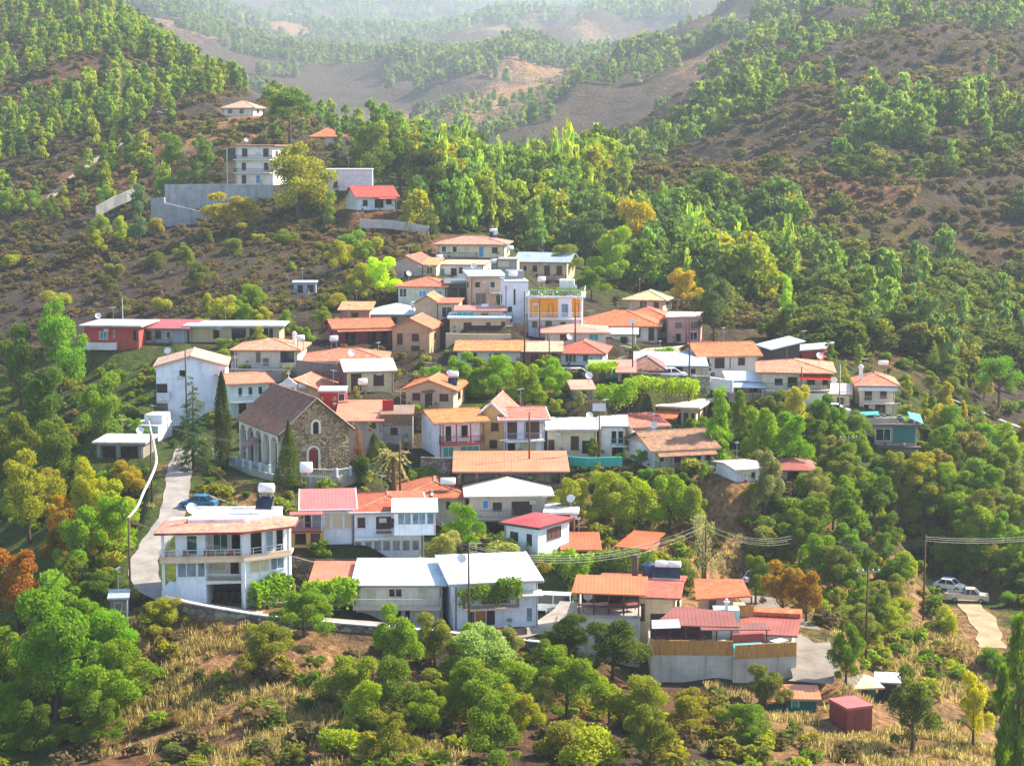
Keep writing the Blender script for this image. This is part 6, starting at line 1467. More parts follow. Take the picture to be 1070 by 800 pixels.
# named trees of the village
T(202, 482, 92, 54, 'cedar', '#42604a', 'tall grey green conifer with ragged branches left of the church', Y=236)
T(233, 484, 96, 22, 'cypress', '#20401f', 'slim dark cypress standing at the left end of the church arcade', Y=234)
T(302, 492, 54, 34, 'cone', '#1f5a1c', 'clipped dark green cone tree in front of the church corner', Y=226)
T(374, 496, 62, 20, 'cedar', '#8a5538', 'reddish withered conifer right of the church gable', Y=231)
T(376, 498, 36, 30, 'shrub', '#2a5a24', 'round dark green bush at the right corner of the church', Y=229)
T(391, 492, 40, 18, 'cypress', '#33552a', 'small dark cypress between the withered conifer and the grey workshop', Y=232)
T(397, 327, 62, 46, 'broad', '#a6cc1e', 'bright lime green tree above the pale blue roofed store', Y=336)
T(312, 244, 96, 88, 'broad', '#8a8a34', 'big olive yellow tree covering the right end of the concrete wall', Y=418)
T(303, 152, 62, 76, 'umbrella', '#466a34', 'broad dark umbrella pine on the hilltop left of the orange roofed house', Y=495)
T(133, 160, 42, 44, 'pine', '#2c4c34', 'dark rounded pine above the sloping wall', Y=500)
T(180, 194, 58, 52, 'pine', '#51763a', 'left one of the two pines behind the tall concrete wall', Y=447)
T(212, 194, 60, 50, 'pine', '#5a7c3c', 'right one of the two pines behind the tall concrete wall', Y=447)
T(146, 255, 66, 40, 'pine', '#4f7558', 'bluish green pine in front of the sloping wall', Y=412)
T(240, 272, 58, 76, 'broad', '#a39a34', 'yellow olive tree growing below the concrete wall', Y=410)
T(445, 210, 60, 62, 'umbrella', '#35522e', 'dark umbrella pine right of the bright red roofed upper house', Y=425)
T(388, 192, 62, 70, 'broad', '#3f6c30', 'dense green tree behind the blank white hall', Y=440)
T(418, 188, 46, 44, 'broad', '#4a7434', 'rounded green tree between the blank white hall and the dark umbrella pine', Y=445)
T(428, 238, 40, 22, 'cedar', '#a39a3c', 'yellowish young conifer beside the bright red roofed upper house', Y=400)
T(450, 240, 34, 30, 'cedar', '#3c5c3a', 'small dark conifer on the lane below the dark umbrella pine', Y=400)
T(345, 225, 30, 22, 'pine', '#6d8a3c', 'small yellow green pine in front of the blank white hall', Y=408)
T(652, 224, 56, 22, 'poplar', '#86a650', 'taller left poplar rising over the valley wood', Y=470)
T(693, 250, 60, 20, 'poplar', '#86a64a', 'right poplar rising beside the yellow valley tree', Y=430)
T(662, 300, 92, 66, 'broad', '#a8a030', 'large yellow leaved tree in the valley behind the village', Y=395)
T(640, 322, 76, 52, 'broad', '#82a03a', 'light green tree in front of the large yellow valley tree', Y=370)
T(612, 292, 72, 62, 'broad', '#3c6844', 'large bluish green tree left of the yellow valley tree', Y=400)
T(618, 322, 46, 44, 'broad', '#4c7a30', 'green tree right behind the yellow balcony house', Y=350)
T(590, 310, 44, 52, 'broad', '#6e7c38', 'olive tree above the yellow balcony house', Y=362)
T(712, 338, 56, 40, 'broad', '#b09a3a', 'golden leaved tree above the pink flats', Y=345)
T(746, 362, 76, 54, 'broad', '#2f6440', 'large dark green tree right of the pink flats', Y=318)
T(821, 358, 68, 22, 'poplar', '#8fb046', 'slim pale green poplar above the red house behind', Y=335)
T(752, 478, 76, 40, 'poplar', '#5c9a30', 'bright green poplar right of the brown roofed verandah house', Y=240)
T(795, 476, 56, 52, 'broad', '#5c9a2e', 'bright green tree just below the pale canopied house', Y=243)
T(826, 484, 58, 58, 'broad', '#4f8a2a', 'large bright green tree below the red awning house', Y=238)
T(833, 441, 44, 40, 'broad', '#b0a44a', 'sparse yellow tree in front of the red awning house', Y=256)
T(776, 452, 46, 34, 'broad', '#3f7428', 'dark green tree left of the pale canopied house', Y=252)
T(1043, 432, 68, 56, 'umbrella', '#4f8434', 'rounded green umbrella pine at the right edge above the hill road', Y=300)
T(1002, 385, 70, 26, 'cedar', '#3c5e50', 'tall bluish conifer left of the right edge umbrella pine', Y=345)
T(960, 390, 52, 28, 'cedar', '#4a6e54', 'bluish conifer on the slope above the small chimneyed house', Y=340)
T(915, 397, 44, 30, 'cedar', '#55765a', 'pale bluish conifer right above the small chimneyed house', Y=325)
T(889, 392, 44, 28, 'cedar', '#7f8c4a', 'yellowish conifer left above the small chimneyed house', Y=322)
T(975, 410, 44, 24, 'cedar', '#8aa048', 'light green young conifer on the slope right of the chimneyed house', Y=315)
T(938, 398, 40, 28, 'pine', '#4e7044', 'dark pine between the bluish conifers right of the chimneyed house', Y=330)
T(855, 345, 55, 30, 'cedar', '#456552', 'dark bluish conifer behind the red awning house', Y=360)
T(107, 474, 84, 62, 'broad', '#5a8e30', 'large rounded green tree standing alone left of the tall white gable building', Y=262)
T(141, 470, 34, 26, 'broad', '#5f9a38', 'small bright green tree beside the pale stepped terrace', Y=257)
T(62, 408, 98, 66, 'broad', '#5e8a32', 'tall leafy tree at the left of the brick red flat house', Y=295)
T(22, 420, 80, 66, 'broad', '#466a30', 'dark leafy tree at the left edge below the brown hillside', Y=292)
T(45, 448, 64, 70, 'broad', '#42662e', 'wide dark tree below the brick red flat house', Y=270)
T(735, 604, 76, 44, 'broad', '#8c8a6a', 'nearly bare grey tree on the dry slope above the restaurant', Y=206)
trees[-1][0].children[0].data = qmesh('crown', crown('broad', 1300, .014, 77), LEAF)
T(712, 606, 34, 40, 'shrub', '#6f7d3c', 'olive bush at the foot of the bare grey tree', Y=206)
T(1062, 800, 168, 46, 'poplar', '#5d7c30', 'tall poplar cut by the right edge of the picture', Y=150)
T(1046, 806, 118, 34, 'poplar', '#4f7428', 'shorter poplar left of the tall edge poplar', Y=152)
T(953, 772, 78, 76, 'broad', '#5c7034', 'spreading olive tree right of the dark red shed', Y=163)
T(884, 700, 50, 44, 'broad', '#477a2c', 'dark green tree left of the crossarm pole', Y=179)
T(1018, 745, 44, 40, 'broad', '#a8b030', 'yellow green bush tree on the dry slope near the right edge', Y=168)
T(988, 650, 30, 28, 'shrub', '#98a82a', 'yellow green shrub below the parked pickup', Y=212)
T(415, 716, 86, 72, 'broad', '#6d8a34', 'rounded olive green tree in front of the roadside wall', Y=172)
T(500, 722, 76, 104, 'broad', '#7b9a68', 'wide silvery green tree below the vine balcony house', Y=170)
T(640, 706, 64, 84, 'broad', '#3d5e2a', 'dark green tree against the restaurant base', Y=178)
T(595, 694, 56, 70, 'broad', '#2f5424', 'dark tree at the left corner of the restaurant', Y=181)
T(592, 780, 100, 84, 'broad', '#6a8a2e', 'large leafy tree at the bottom centre below the restaurant', Y=163)
T(668, 782, 74, 64, 'broad', '#748a36', 'olive tree at the bottom right of centre below the restaurant base', Y=163)
T(720, 790, 66, 70, 'broad', '#7c8430', 'tree with yellow tinged leaves below the restaurant terrace', Y=162)
T(800, 752, 58, 60, 'broad', '#5f7038', 'olive green tree at the foot of the restaurant terrace end', Y=174)
T(780, 795, 56, 66, 'broad', '#5c8030', 'green tree at the bottom left of the teal tin shed', Y=160)
T(535, 768, 72, 74, 'broad', '#7c8f2e', 'yellow green tree at the bottom centre left of the large leafy tree', Y=165)
T(370, 770, 84, 92, 'broad', '#748a34', 'wide yellow olive tree at the bottom left of centre', Y=163)
T(275, 720, 72, 70, 'broad', '#747a3a', 'grey olive tree in front of the garage bend', Y=172)
T(318, 672, 58, 66, 'broad', '#5c8a2e', 'bright leafy tree beside the road right of the corner house', Y=180)
T(175, 672, 44, 66, 'broad', '#8c8a30', 'yellow green bush tree on the outer road bend', Y=181)
T(60, 765, 150, 110, 'broad', '#55802a', 'huge leafy tree at the lower left corner', Y=170)
T(112, 735, 96, 66, 'broad', '#629030', 'leafy tree right of the huge lower left tree', Y=176)
T(20, 690, 120, 84, 'broad', '#965f30', 'large orange leaved tree at the left edge', Y=200)
T(72, 640, 84, 70, 'broad', '#8f6a30', 'rust and green tree right of the large orange tree', Y=212)
T(60, 690, 84, 84, 'broad', '#5f9438', 'fresh green tree below the rust and green tree', Y=192)
T(122, 606, 84, 66, 'broad', '#76a02a', 'bright yellow green tree beside the lane left of the corner house', Y=208)
T(95, 560, 84, 54, 'broad', '#93a02e', 'tall yellow green tree below the low flat shelter', Y=222)
T(135, 540, 60, 50, 'broad', '#a08a30', 'golden orange tree beside the lane pole', Y=226)
T(30, 560, 90, 80, 'broad', '#9a8a30', 'yellow brown tree at the left edge above the orange tree', Y=232)
T(15, 500, 70, 70, 'broad', '#70702c', 'olive brown tree at the left edge near the low flat shelter', Y=252)
T(60, 500, 60, 60, 'broad', '#5d6e2e', 'olive green tree left of the low flat shelter', Y=250)
T(85, 590, 60, 60, 'broad', '#6c9a2c', 'bright green tree between the orange trees and lane', Y=205)
T(482, 566, 42, 46, 'broad', '#4f8a24', 'bright green round tree below the weathered tile house', Y=212)
T(466, 590, 40, 52, 'broad', '#8b9668', 'grey green olive tree right of the glazed terrace house', Y=202)
T(524, 594, 42, 64, 'shrub', '#8f9a6c', 'grey green olive bush left of the red roofed blue cabin', Y=203)
T(335, 660, 44, 50, 'broad', '#4c8426', 'leafy tree at the left end of the long roadside house', Y=184)
T(818, 640, 56, 58, 'broad', '#9a7a34', 'orange tinged tree beside the gravel road behind the restaurant', Y=200)
T(842, 648, 54, 44, 'broad', '#a0702e', 'small rust orange tree right of the orange tinged tree', Y=199)
T(790, 618, 40, 40, 'broad', '#4c7a34', 'dark green tree behind the restaurant roof', Y=207)
for i, (u, v, h, w, c) in enumerate([(452,428,46,50,'#4c8a2c'), (484,424,56,56,'#4a8428'), (520,424,54,52,'#5a922c'), (548,430,54,46,'#6a9a2e'), (580,432,56,50,'#5e982a')]):
    T(u, v, h, w, 'broad', c, ['leftmost', 'second from left', 'middle', 'second from right', 'rightmost'][i] + ' tree of the bright green row below the long orange roofed bungalow', Y=[262,264,264,258,256][i])
for i, (u, v, h, w, c) in enumerate([(598,560,64,54,'#86963a'), (632,556,66,56,'#7d8c38'), (668,560,64,60,'#8a9a34'), (700,556,66,54,'#6f9a2c'), (726,560,54,44,'#7a8a3a')]):
    T(u, v, h, w, 'broad', c, ['leftmost', 'second from left', 'middle', 'second from right', 'rightmost'][i] + ' tree of the olive row below the brown roofed verandah house', Y=[218,219,219,220,219][i])

T(800, 508, 40, 46, 'broad', '#7c8460', 'grey olive tree between the small white outbuilding and the maroon roofed shelter', Y=224)
T(528, 668, 16, 22, 'shrub', '#a03a34', 'dark red flowering bush beside the vine balcony house', Y=184.5)
T(582, 676, 14, 20, 'shrub', '#b04a48', 'rosy flowering bush at the edge of the parking beside the restaurant', Y=184)
# palm by the church
P = at(411, 512, 224); s = F_PX / 226; pr = empty('palm_tree', P); tag(pr, 'dusty palm tree with drooping fronds right of the church fence', 'palm tree')
pb = MB(); pb.smooth = True; hp = 34/s; pb.tube([(0, 0, -1), (.1, 0, hp*.5), (0, 0, hp)], [.38, .3, .26], 9); pb.build('trunk', wood('#6b5640'), pr)
C_l = []; rr = np.random.default_rng(5)
for f in range(46):
    a = rr.uniform(0, 6.28); el = rr.uniform(-.7, 1.2); L_ = rr.uniform(2.0, 2.9)
    for k in range(26):
        t = k/25; r_ = L_*t*math.cos(el*.7); z_ = hp + L_*t*math.sin(el) - 1.7*t*t
        C_l.append((r_*math.cos(a), r_*math.sin(a), z_))
C_l = np.array(C_l); fr = bpy.data.objects.new('fronds', qmesh('fronds', quads(C_l, .11, np.tile([0, 0, 1.], (len(C_l), 1)), rr, .2, 3.2), LEAF)); COL.objects.link(fr); fr.parent = pr; fr.color = (*srgb('#9a9468'), 1)

# vines and hedges: leafy boxes along a line
def vine(name, label, cat, pts, wid, hgt, c, n=2500, size=.16, group=None, posts=False):
    o0 = pts[0]; rr = np.random.default_rng(len(label)); seg = rr.integers(0, len(pts)-1, n); t = rr.random(n)
    A_ = np.array([tuple(p - o0) for p in pts]); C = A_[seg] * (1-t)[:, None] + A_[seg+1] * t[:, None]
    k = fbm(C[:, 0]*.9 + 5, C[:, 1]*.9 + rr.random(), 2, 3)
    th = rr.uniform(0, np.pi*1.0, n); rad = rr.uniform(.55, 1, n) ** .5 * (.65 + .6*k)
    d = (A_[-1] - A_[0]); d /= np.linalg.norm(d); s_ = np.array([-d[1], d[0], 0])
    C = C + s_ * (np.cos(th) * rad * wid)[:, None]; C[:, 2] += np.sin(th) * rad * hgt - rr.random(n) ** 4 * hgt * .8
    D = s_ * np.cos(th)[:, None] + np.array([0, 0, 1.]) * np.sin(th)[:, None]
    o = bpy.data.objects.new(name, qmesh(name, quads(C, size * rr.uniform(.6, 1.2, n), D, rr), LEAF)); COL.objects.link(o); o.location = o0; o.color = (*leafc(c), 1)
    tag(o, label, cat, group); return o
VG = 'vines and hedges'
vine('grape_vine', 'long green vine along the terrace below the silver blue roofed building, upper row', 'vine', [at(u, v, Y) for u, v, Y in [(652,404,259),(690,404,258),(730,408,257)]], 2.0, 1.5, '#8aa82a', 3400, group=VG)
vine('grape_vine', 'green vine terrace below the pink awning shop, lower row', 'vine', [at(u, v, Y) for u, v, Y in [(604,416,256),(640,418,255),(664,412,254)]], 2.2, 2.2, '#5f9428', 2600, group=VG)
vine('grape_vine', 'small vine over the turquoise gate house', 'vine', [at(u, v, Y) for u, v, Y in [(614,385,264),(644,384,263)]], 2.0, .8, '#86a82c', 1100, group=VG)
vine('grape_vine', 'vine hanging over the balcony of the big white roofed house', 'vine', [VINEH.Wm @ Vector((x * VINEH.W, -1.3, VINEH.h * z)) for x, z in ((-.46, .74), (-.05, .76), (.02, .86), (.28, .86))], 1.0, 1.3, '#4c7a20', 2600, .13, group=VG)
vine('hedge', 'clipped bright green hedge in front of the garage side of the corner house', 'hedge', [at(u, v, Y) for u, v, Y in [(264,628,186),(285,622,188),(304,616,189)]], 1.3, 2.4, '#6a9a24', 2200, group=VG)
vine('grape_vine', 'vine pergola hiding the salmon roof end of the long roadside house', 'vine', [at(u, v, Y) for u, v, Y in [(318,622,189),(345,624,188),(374,618,188)]], 1.8, 1.9, '#6f9a28', 3000, group=VG)
vine('hedge', 'long leafy green hedge below the red roofed blue cabin', 'hedge', [at(u, v, Y) for u, v, Y in [(552,598,204),(590,597,203),(618,598,202)]], 1.8, 2.4, '#6c9426', 3400, group=VG)
vine('hedge', 'darker hedge between the orange low building and the restaurant', 'hedge', [at(u, v, Y) for u, v, Y in [(618,597,205),(650,597,204),(682,595,204)]], 2.0, 2.6, '#4a7430', 3200, group=VG)
vine('grape_vine', 'vine roof trailing over the teal hut', 'vine', [at(u, v, Y) for u, v, Y in [(905,444,266),(930,442,265),(955,442,264)]], 1.6, .8, '#6c9430', 1200, group=VG)
vine('hedge', 'hedge of green bushes right of the palm tree', 'hedge', [at(u, v, Y) for u, v, Y in [(428,500,230),(450,498,231),(470,498,231)]], 1.3, 1.5, '#5c8a26', 2200, group=VG)
vine('grape_vine', 'potted greenery on the roof terrace of the yellow balcony house', 'plant', [YEL.Wm @ Vector((x, 1.5, YEL.h + .4)) for x in (-4.2, 0, 4.2)], 1.2, 1.2, '#4d7c34', 1300, group=VG)
vine('hedge', 'round clipped green hedge below the orange hip villa', 'hedge', [at(u, v, Y) for u, v, Y in [(684,374,285),(696,373,285),(703,374,285)]], 1.4, 1.6, '#6c9c28', 1100, group=VG)

# ============================================================ scattered trees that can still be counted
def blocked(P, r):
    for (px, py, ca, sa, x0, x1, y0, y1, pz, m) in pads:
        dx, dy = P.x - px, P.y - py; lx, ly = dx*ca + dy*sa, -dx*sa + dy*ca
        if x0 - r < lx < x1 + r and y0 - r < ly < y1 + r: return True
    for pts, hw, m in roads:
        for a, b in zip(pts[:-1], pts[1:]):
            L2 = (b[0]-a[0])**2 + (b[1]-a[1])**2; t = max(0, min(1, ((P.x-a[0])*(b[0]-a[0]) + (P.y-a[1])*(b[1]-a[1]))/L2))
            if math.hypot(P.x - a[0] - t*(b[0]-a[0]), P.y - a[1] - t*(b[1]-a[1])) < hw + r: return True
    return False
CLEAR = [(0,560,46,640), (453,240,530,272), (455,262,596,300), (654,300,696,327), (340,172,418,222), (236,148,302,194), (303,292,332,308), (430,262,640,350), (694,328,736,360), (912,436,960,470), (745,495,775,545), (165,560,300,636), (600,600,835,700), (870,705,935,764), (800,724,858,744), (982,603,1035,665), (890,390,940,432), (84,330,200,366), (100,458,150,480), (165,470,200,560), (795,500,845,488), (232,98,268,120)]
def inpoly(u, v, poly):
    c = False; n = len(poly)
    for i in range(n):
        (x0, y0), (x1, y1) = poly[i], poly[i-1]
        if (y0 > v) != (y1 > v) and u < (x1-x0)*(v-y0)/(y1-y0) + x0: c = not c
    return c
GREENS = ['#5c8a2c', '#6d922e', '#4c7428', '#7f9a2e', '#8a9634', '#66803a', '#3f6828']
OLIVES = ['#74803f', '#858a4a', '#6a7a40', '#7f8452', '#5e7038']
ZONES = [  # polygon in the picture, count, height range px, (kind, weight)..., colours, horizontal/vertical min spacing
 ([(752,500),(880,480),(960,520),(1070,540),(1070,600),(960,610),(900,640),(790,600)], 54, (34,60), 'bbbbs', GREENS + OLIVES, 19),
 ([(840,455),(905,470),(1000,470),(1070,470),(1070,545),(960,525),(880,482)], 30, (32,54), 'bbbs', GREENS + OLIVES, 18),
 ([(850,600),(930,610),(960,640),(900,690),(870,660)], 12, (24,44), 'bs', GREENS + OLIVES, 16),
 ([(930,660),(1000,700),(1030,790),(960,720)], 7, (16,30), 's', OLIVES + ['#98a43a'], 16),
 ([(1030,560),(1090,560),(1090,640),(1040,640)], 8, (26,46), 'bs', GREENS, 18),
 ([(1010,660),(1070,670),(1060,730),(1030,710)], 5, (26,46), 'bs', GREENS, 16),
 ([(0,480),(95,480),(125,560),(110,640),(0,640)], 13, (40,64), 'b', GREENS + ['#a8852c', '#9a9a2c'], 22),
 ([(0,640),(130,650),(130,780),(0,800)], 14, (50,84), 'b', ['#4c7428', '#3f6828', '#5c8a2c', '#6a8c2a'], 24),
 ([(140,800),(140,700),(240,690),(330,700),(380,760),(330,805)], 13, (14,30), 's', ['#7a6e3c', '#86703a', '#5a6e4a', '#8a7440', '#6e7a3c'], 18),
 ([(330,805),(400,760),(500,740),(560,790),(700,800),(860,790),(860,805)], 15, (44,84), 'bbs', ['#8a9634', '#74803f', '#8a8a2e', '#6d8a2e', '#6f7a34', '#5e7a34'], 22),
 ([(440,700),(560,700),(680,740),(700,770),(460,760)], 8, (40,66), 'b', OLIVES + GREENS, 24),
 ([(200,500),(290,505),(300,545),(230,560)], 10, (10,20), 's', ['#4a6a2e', '#6a6e34', '#7a7438', '#4c5c34'], 12),
 ([(0,225),(170,240),(350,250),(380,330),(150,330),(0,330)], 22, (14,34), 'sb', ['#8a9438', '#6c7a34', '#5c6c38', '#7d7a3c'], 22),
 ([(310,255),(400,255),(400,320),(340,330)], 8, (26,44), 'bs', ['#8f963a', '#6d8a3c', '#7b8a44'], 18),
 ([(200,330),(300,320),(350,350),(300,372),(240,352)], 9, (20,34), 'b', ['#a8a030', '#5d8a30', '#6e8a34', '#8a9638'], 17),
 ([(0,180),(60,200),(150,240),(150,260),(0,240)], 8, (24,40), 'pb', ['#6e8a3c', '#8a9c3c'], 18),
 ([(860,380),(1070,400),(1070,460),(900,450)], 16, (22,40), 'bspc', ['#6e8444', '#8a9a3a', '#5f7c40', '#a39a40'], 18),
 ([(545,330),(560,300),(600,290),(700,310),(700,330),(640,320)], 8, (28,44), 'b', ['#5c8440', '#7d9a3a', '#48703a'], 18),
 ([(600,480),(745,490),(750,510),(640,500)], 7, (18,28), 'sb', OLIVES + GREENS, 14),
 ([(460,480),(560,505),(560,520),(470,505)], 0, (18,28), 's', OLIVES, 14),
 ([(770,440),(900,440),(900,480),(780,480)], 10, (26,42), 'b', GREENS, 18),
 ([(340,395),(560,395),(740,410),(740,480),(500,480),(340,470)], 30, (10,22), 'sb', GREENS + OLIVES, 14),
 ([(600,500),(745,495),(800,510),(800,548),(640,545)], 12, (16,30), 'sb', OLIVES + GREENS, 15),
 ([(340,320),(560,300),(720,340),(720,395),(340,395)], 26, (9,18), 'sb', GREENS + OLIVES, 14),
 ([(300,500),(470,500),(600,540),(600,600),(460,600),(300,560)], 10, (12,26), 's', GREENS + OLIVES, 16),
 ([(930,420),(1000,430),(1000,470),(950,465)], 9, (24,40), 'b', GREENS + ['#9aa83a'], 16),
]
KM = {'b': 'broad', 's': 'shrub', 'p': 'pine', 'c': 'cedar'}
used = [project(*p[1]) for p in trees]
rr_ = random.Random(3)
for poly, n, hr, kinds, cols, sp in ZONES:
    us = [p[0] for p in poly]; vs = [p[1] for p in poly]; got = 0
    for tr in range(n * 30):
        if got >= n: break
        u, v = rr_.uniform(min(us), max(us)), rr_.uniform(min(vs), max(vs))
        if not inpoly(u, v, poly): continue
        if any(abs(a - u) < sp and abs(b - v) < sp * .55 for a, b in used): continue
        P = GH(u, v, 130)
        if P.y > 470: continue
        s = F_PX / (P.y*cP - P.z*sP); h = rr_.uniform(*hr) / s; k = KM[rr_.choice(kinds)]
        if k == 'shrub': h *= .72
        w = h * (rr_.uniform(.85, 1.15) if k == 'broad' else rr_.uniform(1.1, 1.5) if k == 'shrub' else .55)
        if blocked(P, w * .28): continue
        hp, wp = h*s, w*s*.4
        if any(u + wp > a and u - wp < c and v > b + 2 and v - hp < d and not v > d + hp for a, b, c, d in CLEAR): continue
        used.append((u, v)); got += 1; plant(P, h, w, k, rr_.choice(cols))
print('individual trees', len(trees))

# labels for the scattered ones: kind and colour, then where they stand
def cname(c):
    r, g, b = srgb(c); 
    if r > g * 1.12: return 'orange brown' if g < .25 else 'golden'
    if r > g * .93: return 'yellow olive'
    if b > g * .45: return 'grey green'
    if g > .22: return 'bright green'
    return 'dark green'
KN = {'broad': 'leafy tree', 'shrub': 'shrub', 'pine': 'pine', 'cedar': 'conifer', 'umbrella': 'umbrella pine', 'cypress': 'cypress', 'cone': 'topiary tree', 'poplar': 'poplar'}
CAT = {'broad': 'tree', 'shrub': 'shrub', 'pine': 'pine tree', 'cedar': 'conifer', 'umbrella': 'pine tree', 'cypress': 'cypress', 'cone': 'tree', 'poplar': 'poplar'}
GRP = {'broad': 'leafy trees in and around the village', 'shrub': 'shrubs on the slopes', 'pine': 'pines on the slopes', 'cedar': 'conifers on the slopes', 'umbrella': 'umbrella pines', 'cypress': 'cypresses by the church', 'cone': None, 'poplar': 'poplars'}
landmarks += [(137, 590, 'the tall pole by the tin shed'), (905, 630, 'the crossarm pole'), (1011, 622, 'the parked pickup'), (965, 600, 'the tall pole by the pickup'), (370, 675, 'the roadside wall'), (1035, 456, 'the hill road wall'), (735, 560, 'the bare grey tree'), (60, 720, 'the huge lower left tree'), (1062, 700, 'the tall edge poplar'), (20, 620, 'the large orange tree'), (215, 205, 'the tall concrete wall'), (592, 740, 'the large leafy bottom tree'), (370, 740, 'the wide yellow olive tree')]
bucket = {}
for (root, P, kind, c, label, hgt, wid) in trees:
    if label: tag(root, label, CAT[kind], GRP[kind]); continue
    u, v = project(*P); s = F_PX / P.y; v2 = v - hgt*s/2
    best = min(landmarks, key=lambda L: math.hypot(L[0]-u, (L[1]-v2)*1.2)); du, dv = u - best[0], v2 - best[1]
    if abs(du) < 14: rel = 'straight below' if dv > 0 else 'straight above'
    elif abs(dv) > 2.2*abs(du): rel = 'below' if dv > 0 else 'above'
    elif abs(du) > 2.2*abs(dv): rel = 'right of' if du > 0 else 'left of'
    else: rel = ('down' if dv > 0 else 'up') + ('-right of' if du > 0 else '-left of')
    bucket.setdefault((cname(c) + ' ' + KN[kind], rel, best[2], kind), []).append((u, v, root))
ORD = ['leftmost', 'second from left', 'third from left', 'fourth from left', 'fifth from left', 'sixth from left', 'seventh from left', 'eighth from left', 'ninth from left', 'tenth from left']
NUM = ['', 'one', 'two', 'three', 'four', 'five', 'six', 'seven', 'eight', 'nine', 'ten', 'eleven', 'twelve']
for (d, rel, lm, kind), L in bucket.items():
    L.sort(key=lambda q: q[0])
    for i, (u, v, root) in enumerate(L):
        lab = '%s %s %s' % (d, rel, lm)
        if len(L) > 1: lab = '%s, %s of %s' % (lab, ORD[i] if i < len(L)-1 else 'rightmost', NUM[len(L)] if len(L) < 13 else 'many')
        if len(lab.replace('-', ' ').split()) > 16: lab = lab.replace('tall ', '').replace('the ', '')
        tag(root, lab, CAT[kind], GRP[kind])
# ============================================================ terrain mesh
NA, NY = 560, 760
A_ = np.linspace(-.62, .62, NA); Yg = np.exp(np.linspace(math.log(58), math.log(7800), NY))
XX = A_[None, :] * Yg[:, None]; YY = np.repeat(Yg[:, None], NA, 1)
ZZ = H(XX.ravel(), YY.ravel()).reshape(XX.shape)
ZZ = np.clip(ZZ, -120, 570)
me = bpy.data.meshes.new('ground'); V = np.stack([XX, YY, ZZ], -1).reshape(-1, 3)
me.vertices.add(len(V)); me.vertices.foreach_set('co', V.astype(np.float32).ravel())
ii, jj = np.meshgrid(np.arange(NY-1), np.arange(NA-1), indexing='ij'); a = (ii*NA + jj).ravel()
Fq = np.stack([a, a+1, a+NA+1, a+NA], 1).astype(np.int32); nf = len(Fq)
me.loops.add(nf*4); me.loops.foreach_set('vertex_index', Fq.ravel()); me.polygons.add(nf)
me.polygons.foreach_set('loop_start', np.arange(0, 4*nf, 4, dtype=np.int32)); me.polygons.foreach_set('loop_total', np.full(nf, 4, np.int32))
me.polygons.foreach_set('use_smooth', np.ones(nf, bool))
# where straw, red earth and green undergrowth lie (real ground cover, in world metres)
def blobs(L):
    s_ = np.zeros(len(V))
    for u, v, r, k in L:
        P = GH(u, v, 120); s_ = np.maximum(s_, k * np.exp(-((V[:, 0]-P.x)**2 + ((V[:, 1]-P.y)*.7)**2) / (2*r*r)))
    return s_
straw = blobs([(500,110,90,.8),(620,60,110,.7),(400,40,200,.7),(700,120,40,.6),(230,680,8,1),(190,710,7,.9),(280,770,7,.6),(330,720,8,.8),(700,580,9,1),(740,540,5,.9),(760,520,4,.9),(930,650,12,1),(980,700,10,1),(1000,780,9,1),(850,720,6,1),(970,770,8,1),(870,780,8,.8),(900,790,10,.9),(190,490,4,.6),(240,530,6,.6),(480,120,60,.45),(560,70,70,.4),(800,40,60,.5),(230,130,14,.9),(200,30,60,.5),(850,340,14,.5),(1030,560,8,.7),(430,140,30,.4),(620,40,80,.4)])
red = blobs([(200,760,10,.8),(380,740,9,.7),(470,760,9,.7),(560,720,8,.7),(700,740,8,.7),(150,740,8,.6),(90,195,18,.9),(120,175,14,.8),(400,245,16,.8),(440,250,14,.7),(870,180,22,.8),(960,130,24,.6),(1000,110,20,.5),(1040,250,14,.4),(880,200,18,.7),(1050,60,40,.4),(120,70,50,.5),(290,770,6,.6),(340,760,6,.7),(630,740,8,.7),(540,745,7,.7),(450,118,40,.5),(730,50,60,.5),(860,440,8,.4),(900,360,16,.6),(20,210,14,.5)])
green = blobs([(560,560,16,.9),(640,560,18,.9),(830,560,22,.9),(930,540,26,.9),(1020,520,28,.9),(60,600,30,.9),(60,700,20,1),(60,450,24,.9),(600,230,60,.8),(700,260,50,.8),(520,180,50,.7),(860,490,18,.9),(520,420,10,.9),(780,470,12,.9),(1040,700,9,.8),(950,580,14,.7)])
for nm, arr in (('straw', straw), ('red', red), ('green', green)):
    at_ = me.attributes.new(nm, 'FLOAT', 'POINT'); at_.data.foreach_set('value', arr.astype(np.float32))
t = NT('ground')
v = t.coord('Object'); big = t.noise(v, .018, 8, .65); mid = t.noise(v, .16, 8, .7); fin = t.noise(v, 1.1, 6, .7)
base = t.ramp(big, [(.3, '#38302c'), (.45, '#544838'), (.6, '#453a38'), (.75, '#6c5c46')])
base = t.mix(t.ramp(mid, [(.42, 0.0), (.62, .8)]), base, '#4a3d30')
def at_n(nm):
    a = t.n('ShaderNodeAttribute'); a.attribute_name = nm; return a.outputs['Fac']
def blend(nm, col, base, lo=.45, hi=.75):
    f = t.math('ADD', at_n(nm), t.math('MULTIPLY', t.math('SUBTRACT', mid, .5), 1.3)); f = t.ramp(f, [(lo, 0.0), (hi, 1.0)])
    return t.mix(f, base, col)
base = blend('green', t.ramp(fin, [(.3, '#2c3a18'), (.7, '#5c6a2c')]), base, .3, .6)
base = blend('red', t.ramp(fin, [(.3, '#5e3e2c'), (.7, '#8f6446')]), base, .35, .7)
base = blend('straw', t.ramp(fin, [(.3, '#6a4a34'), (.5, '#9a7450'), (.72, '#bc9a6c')]), base, .3, .62)
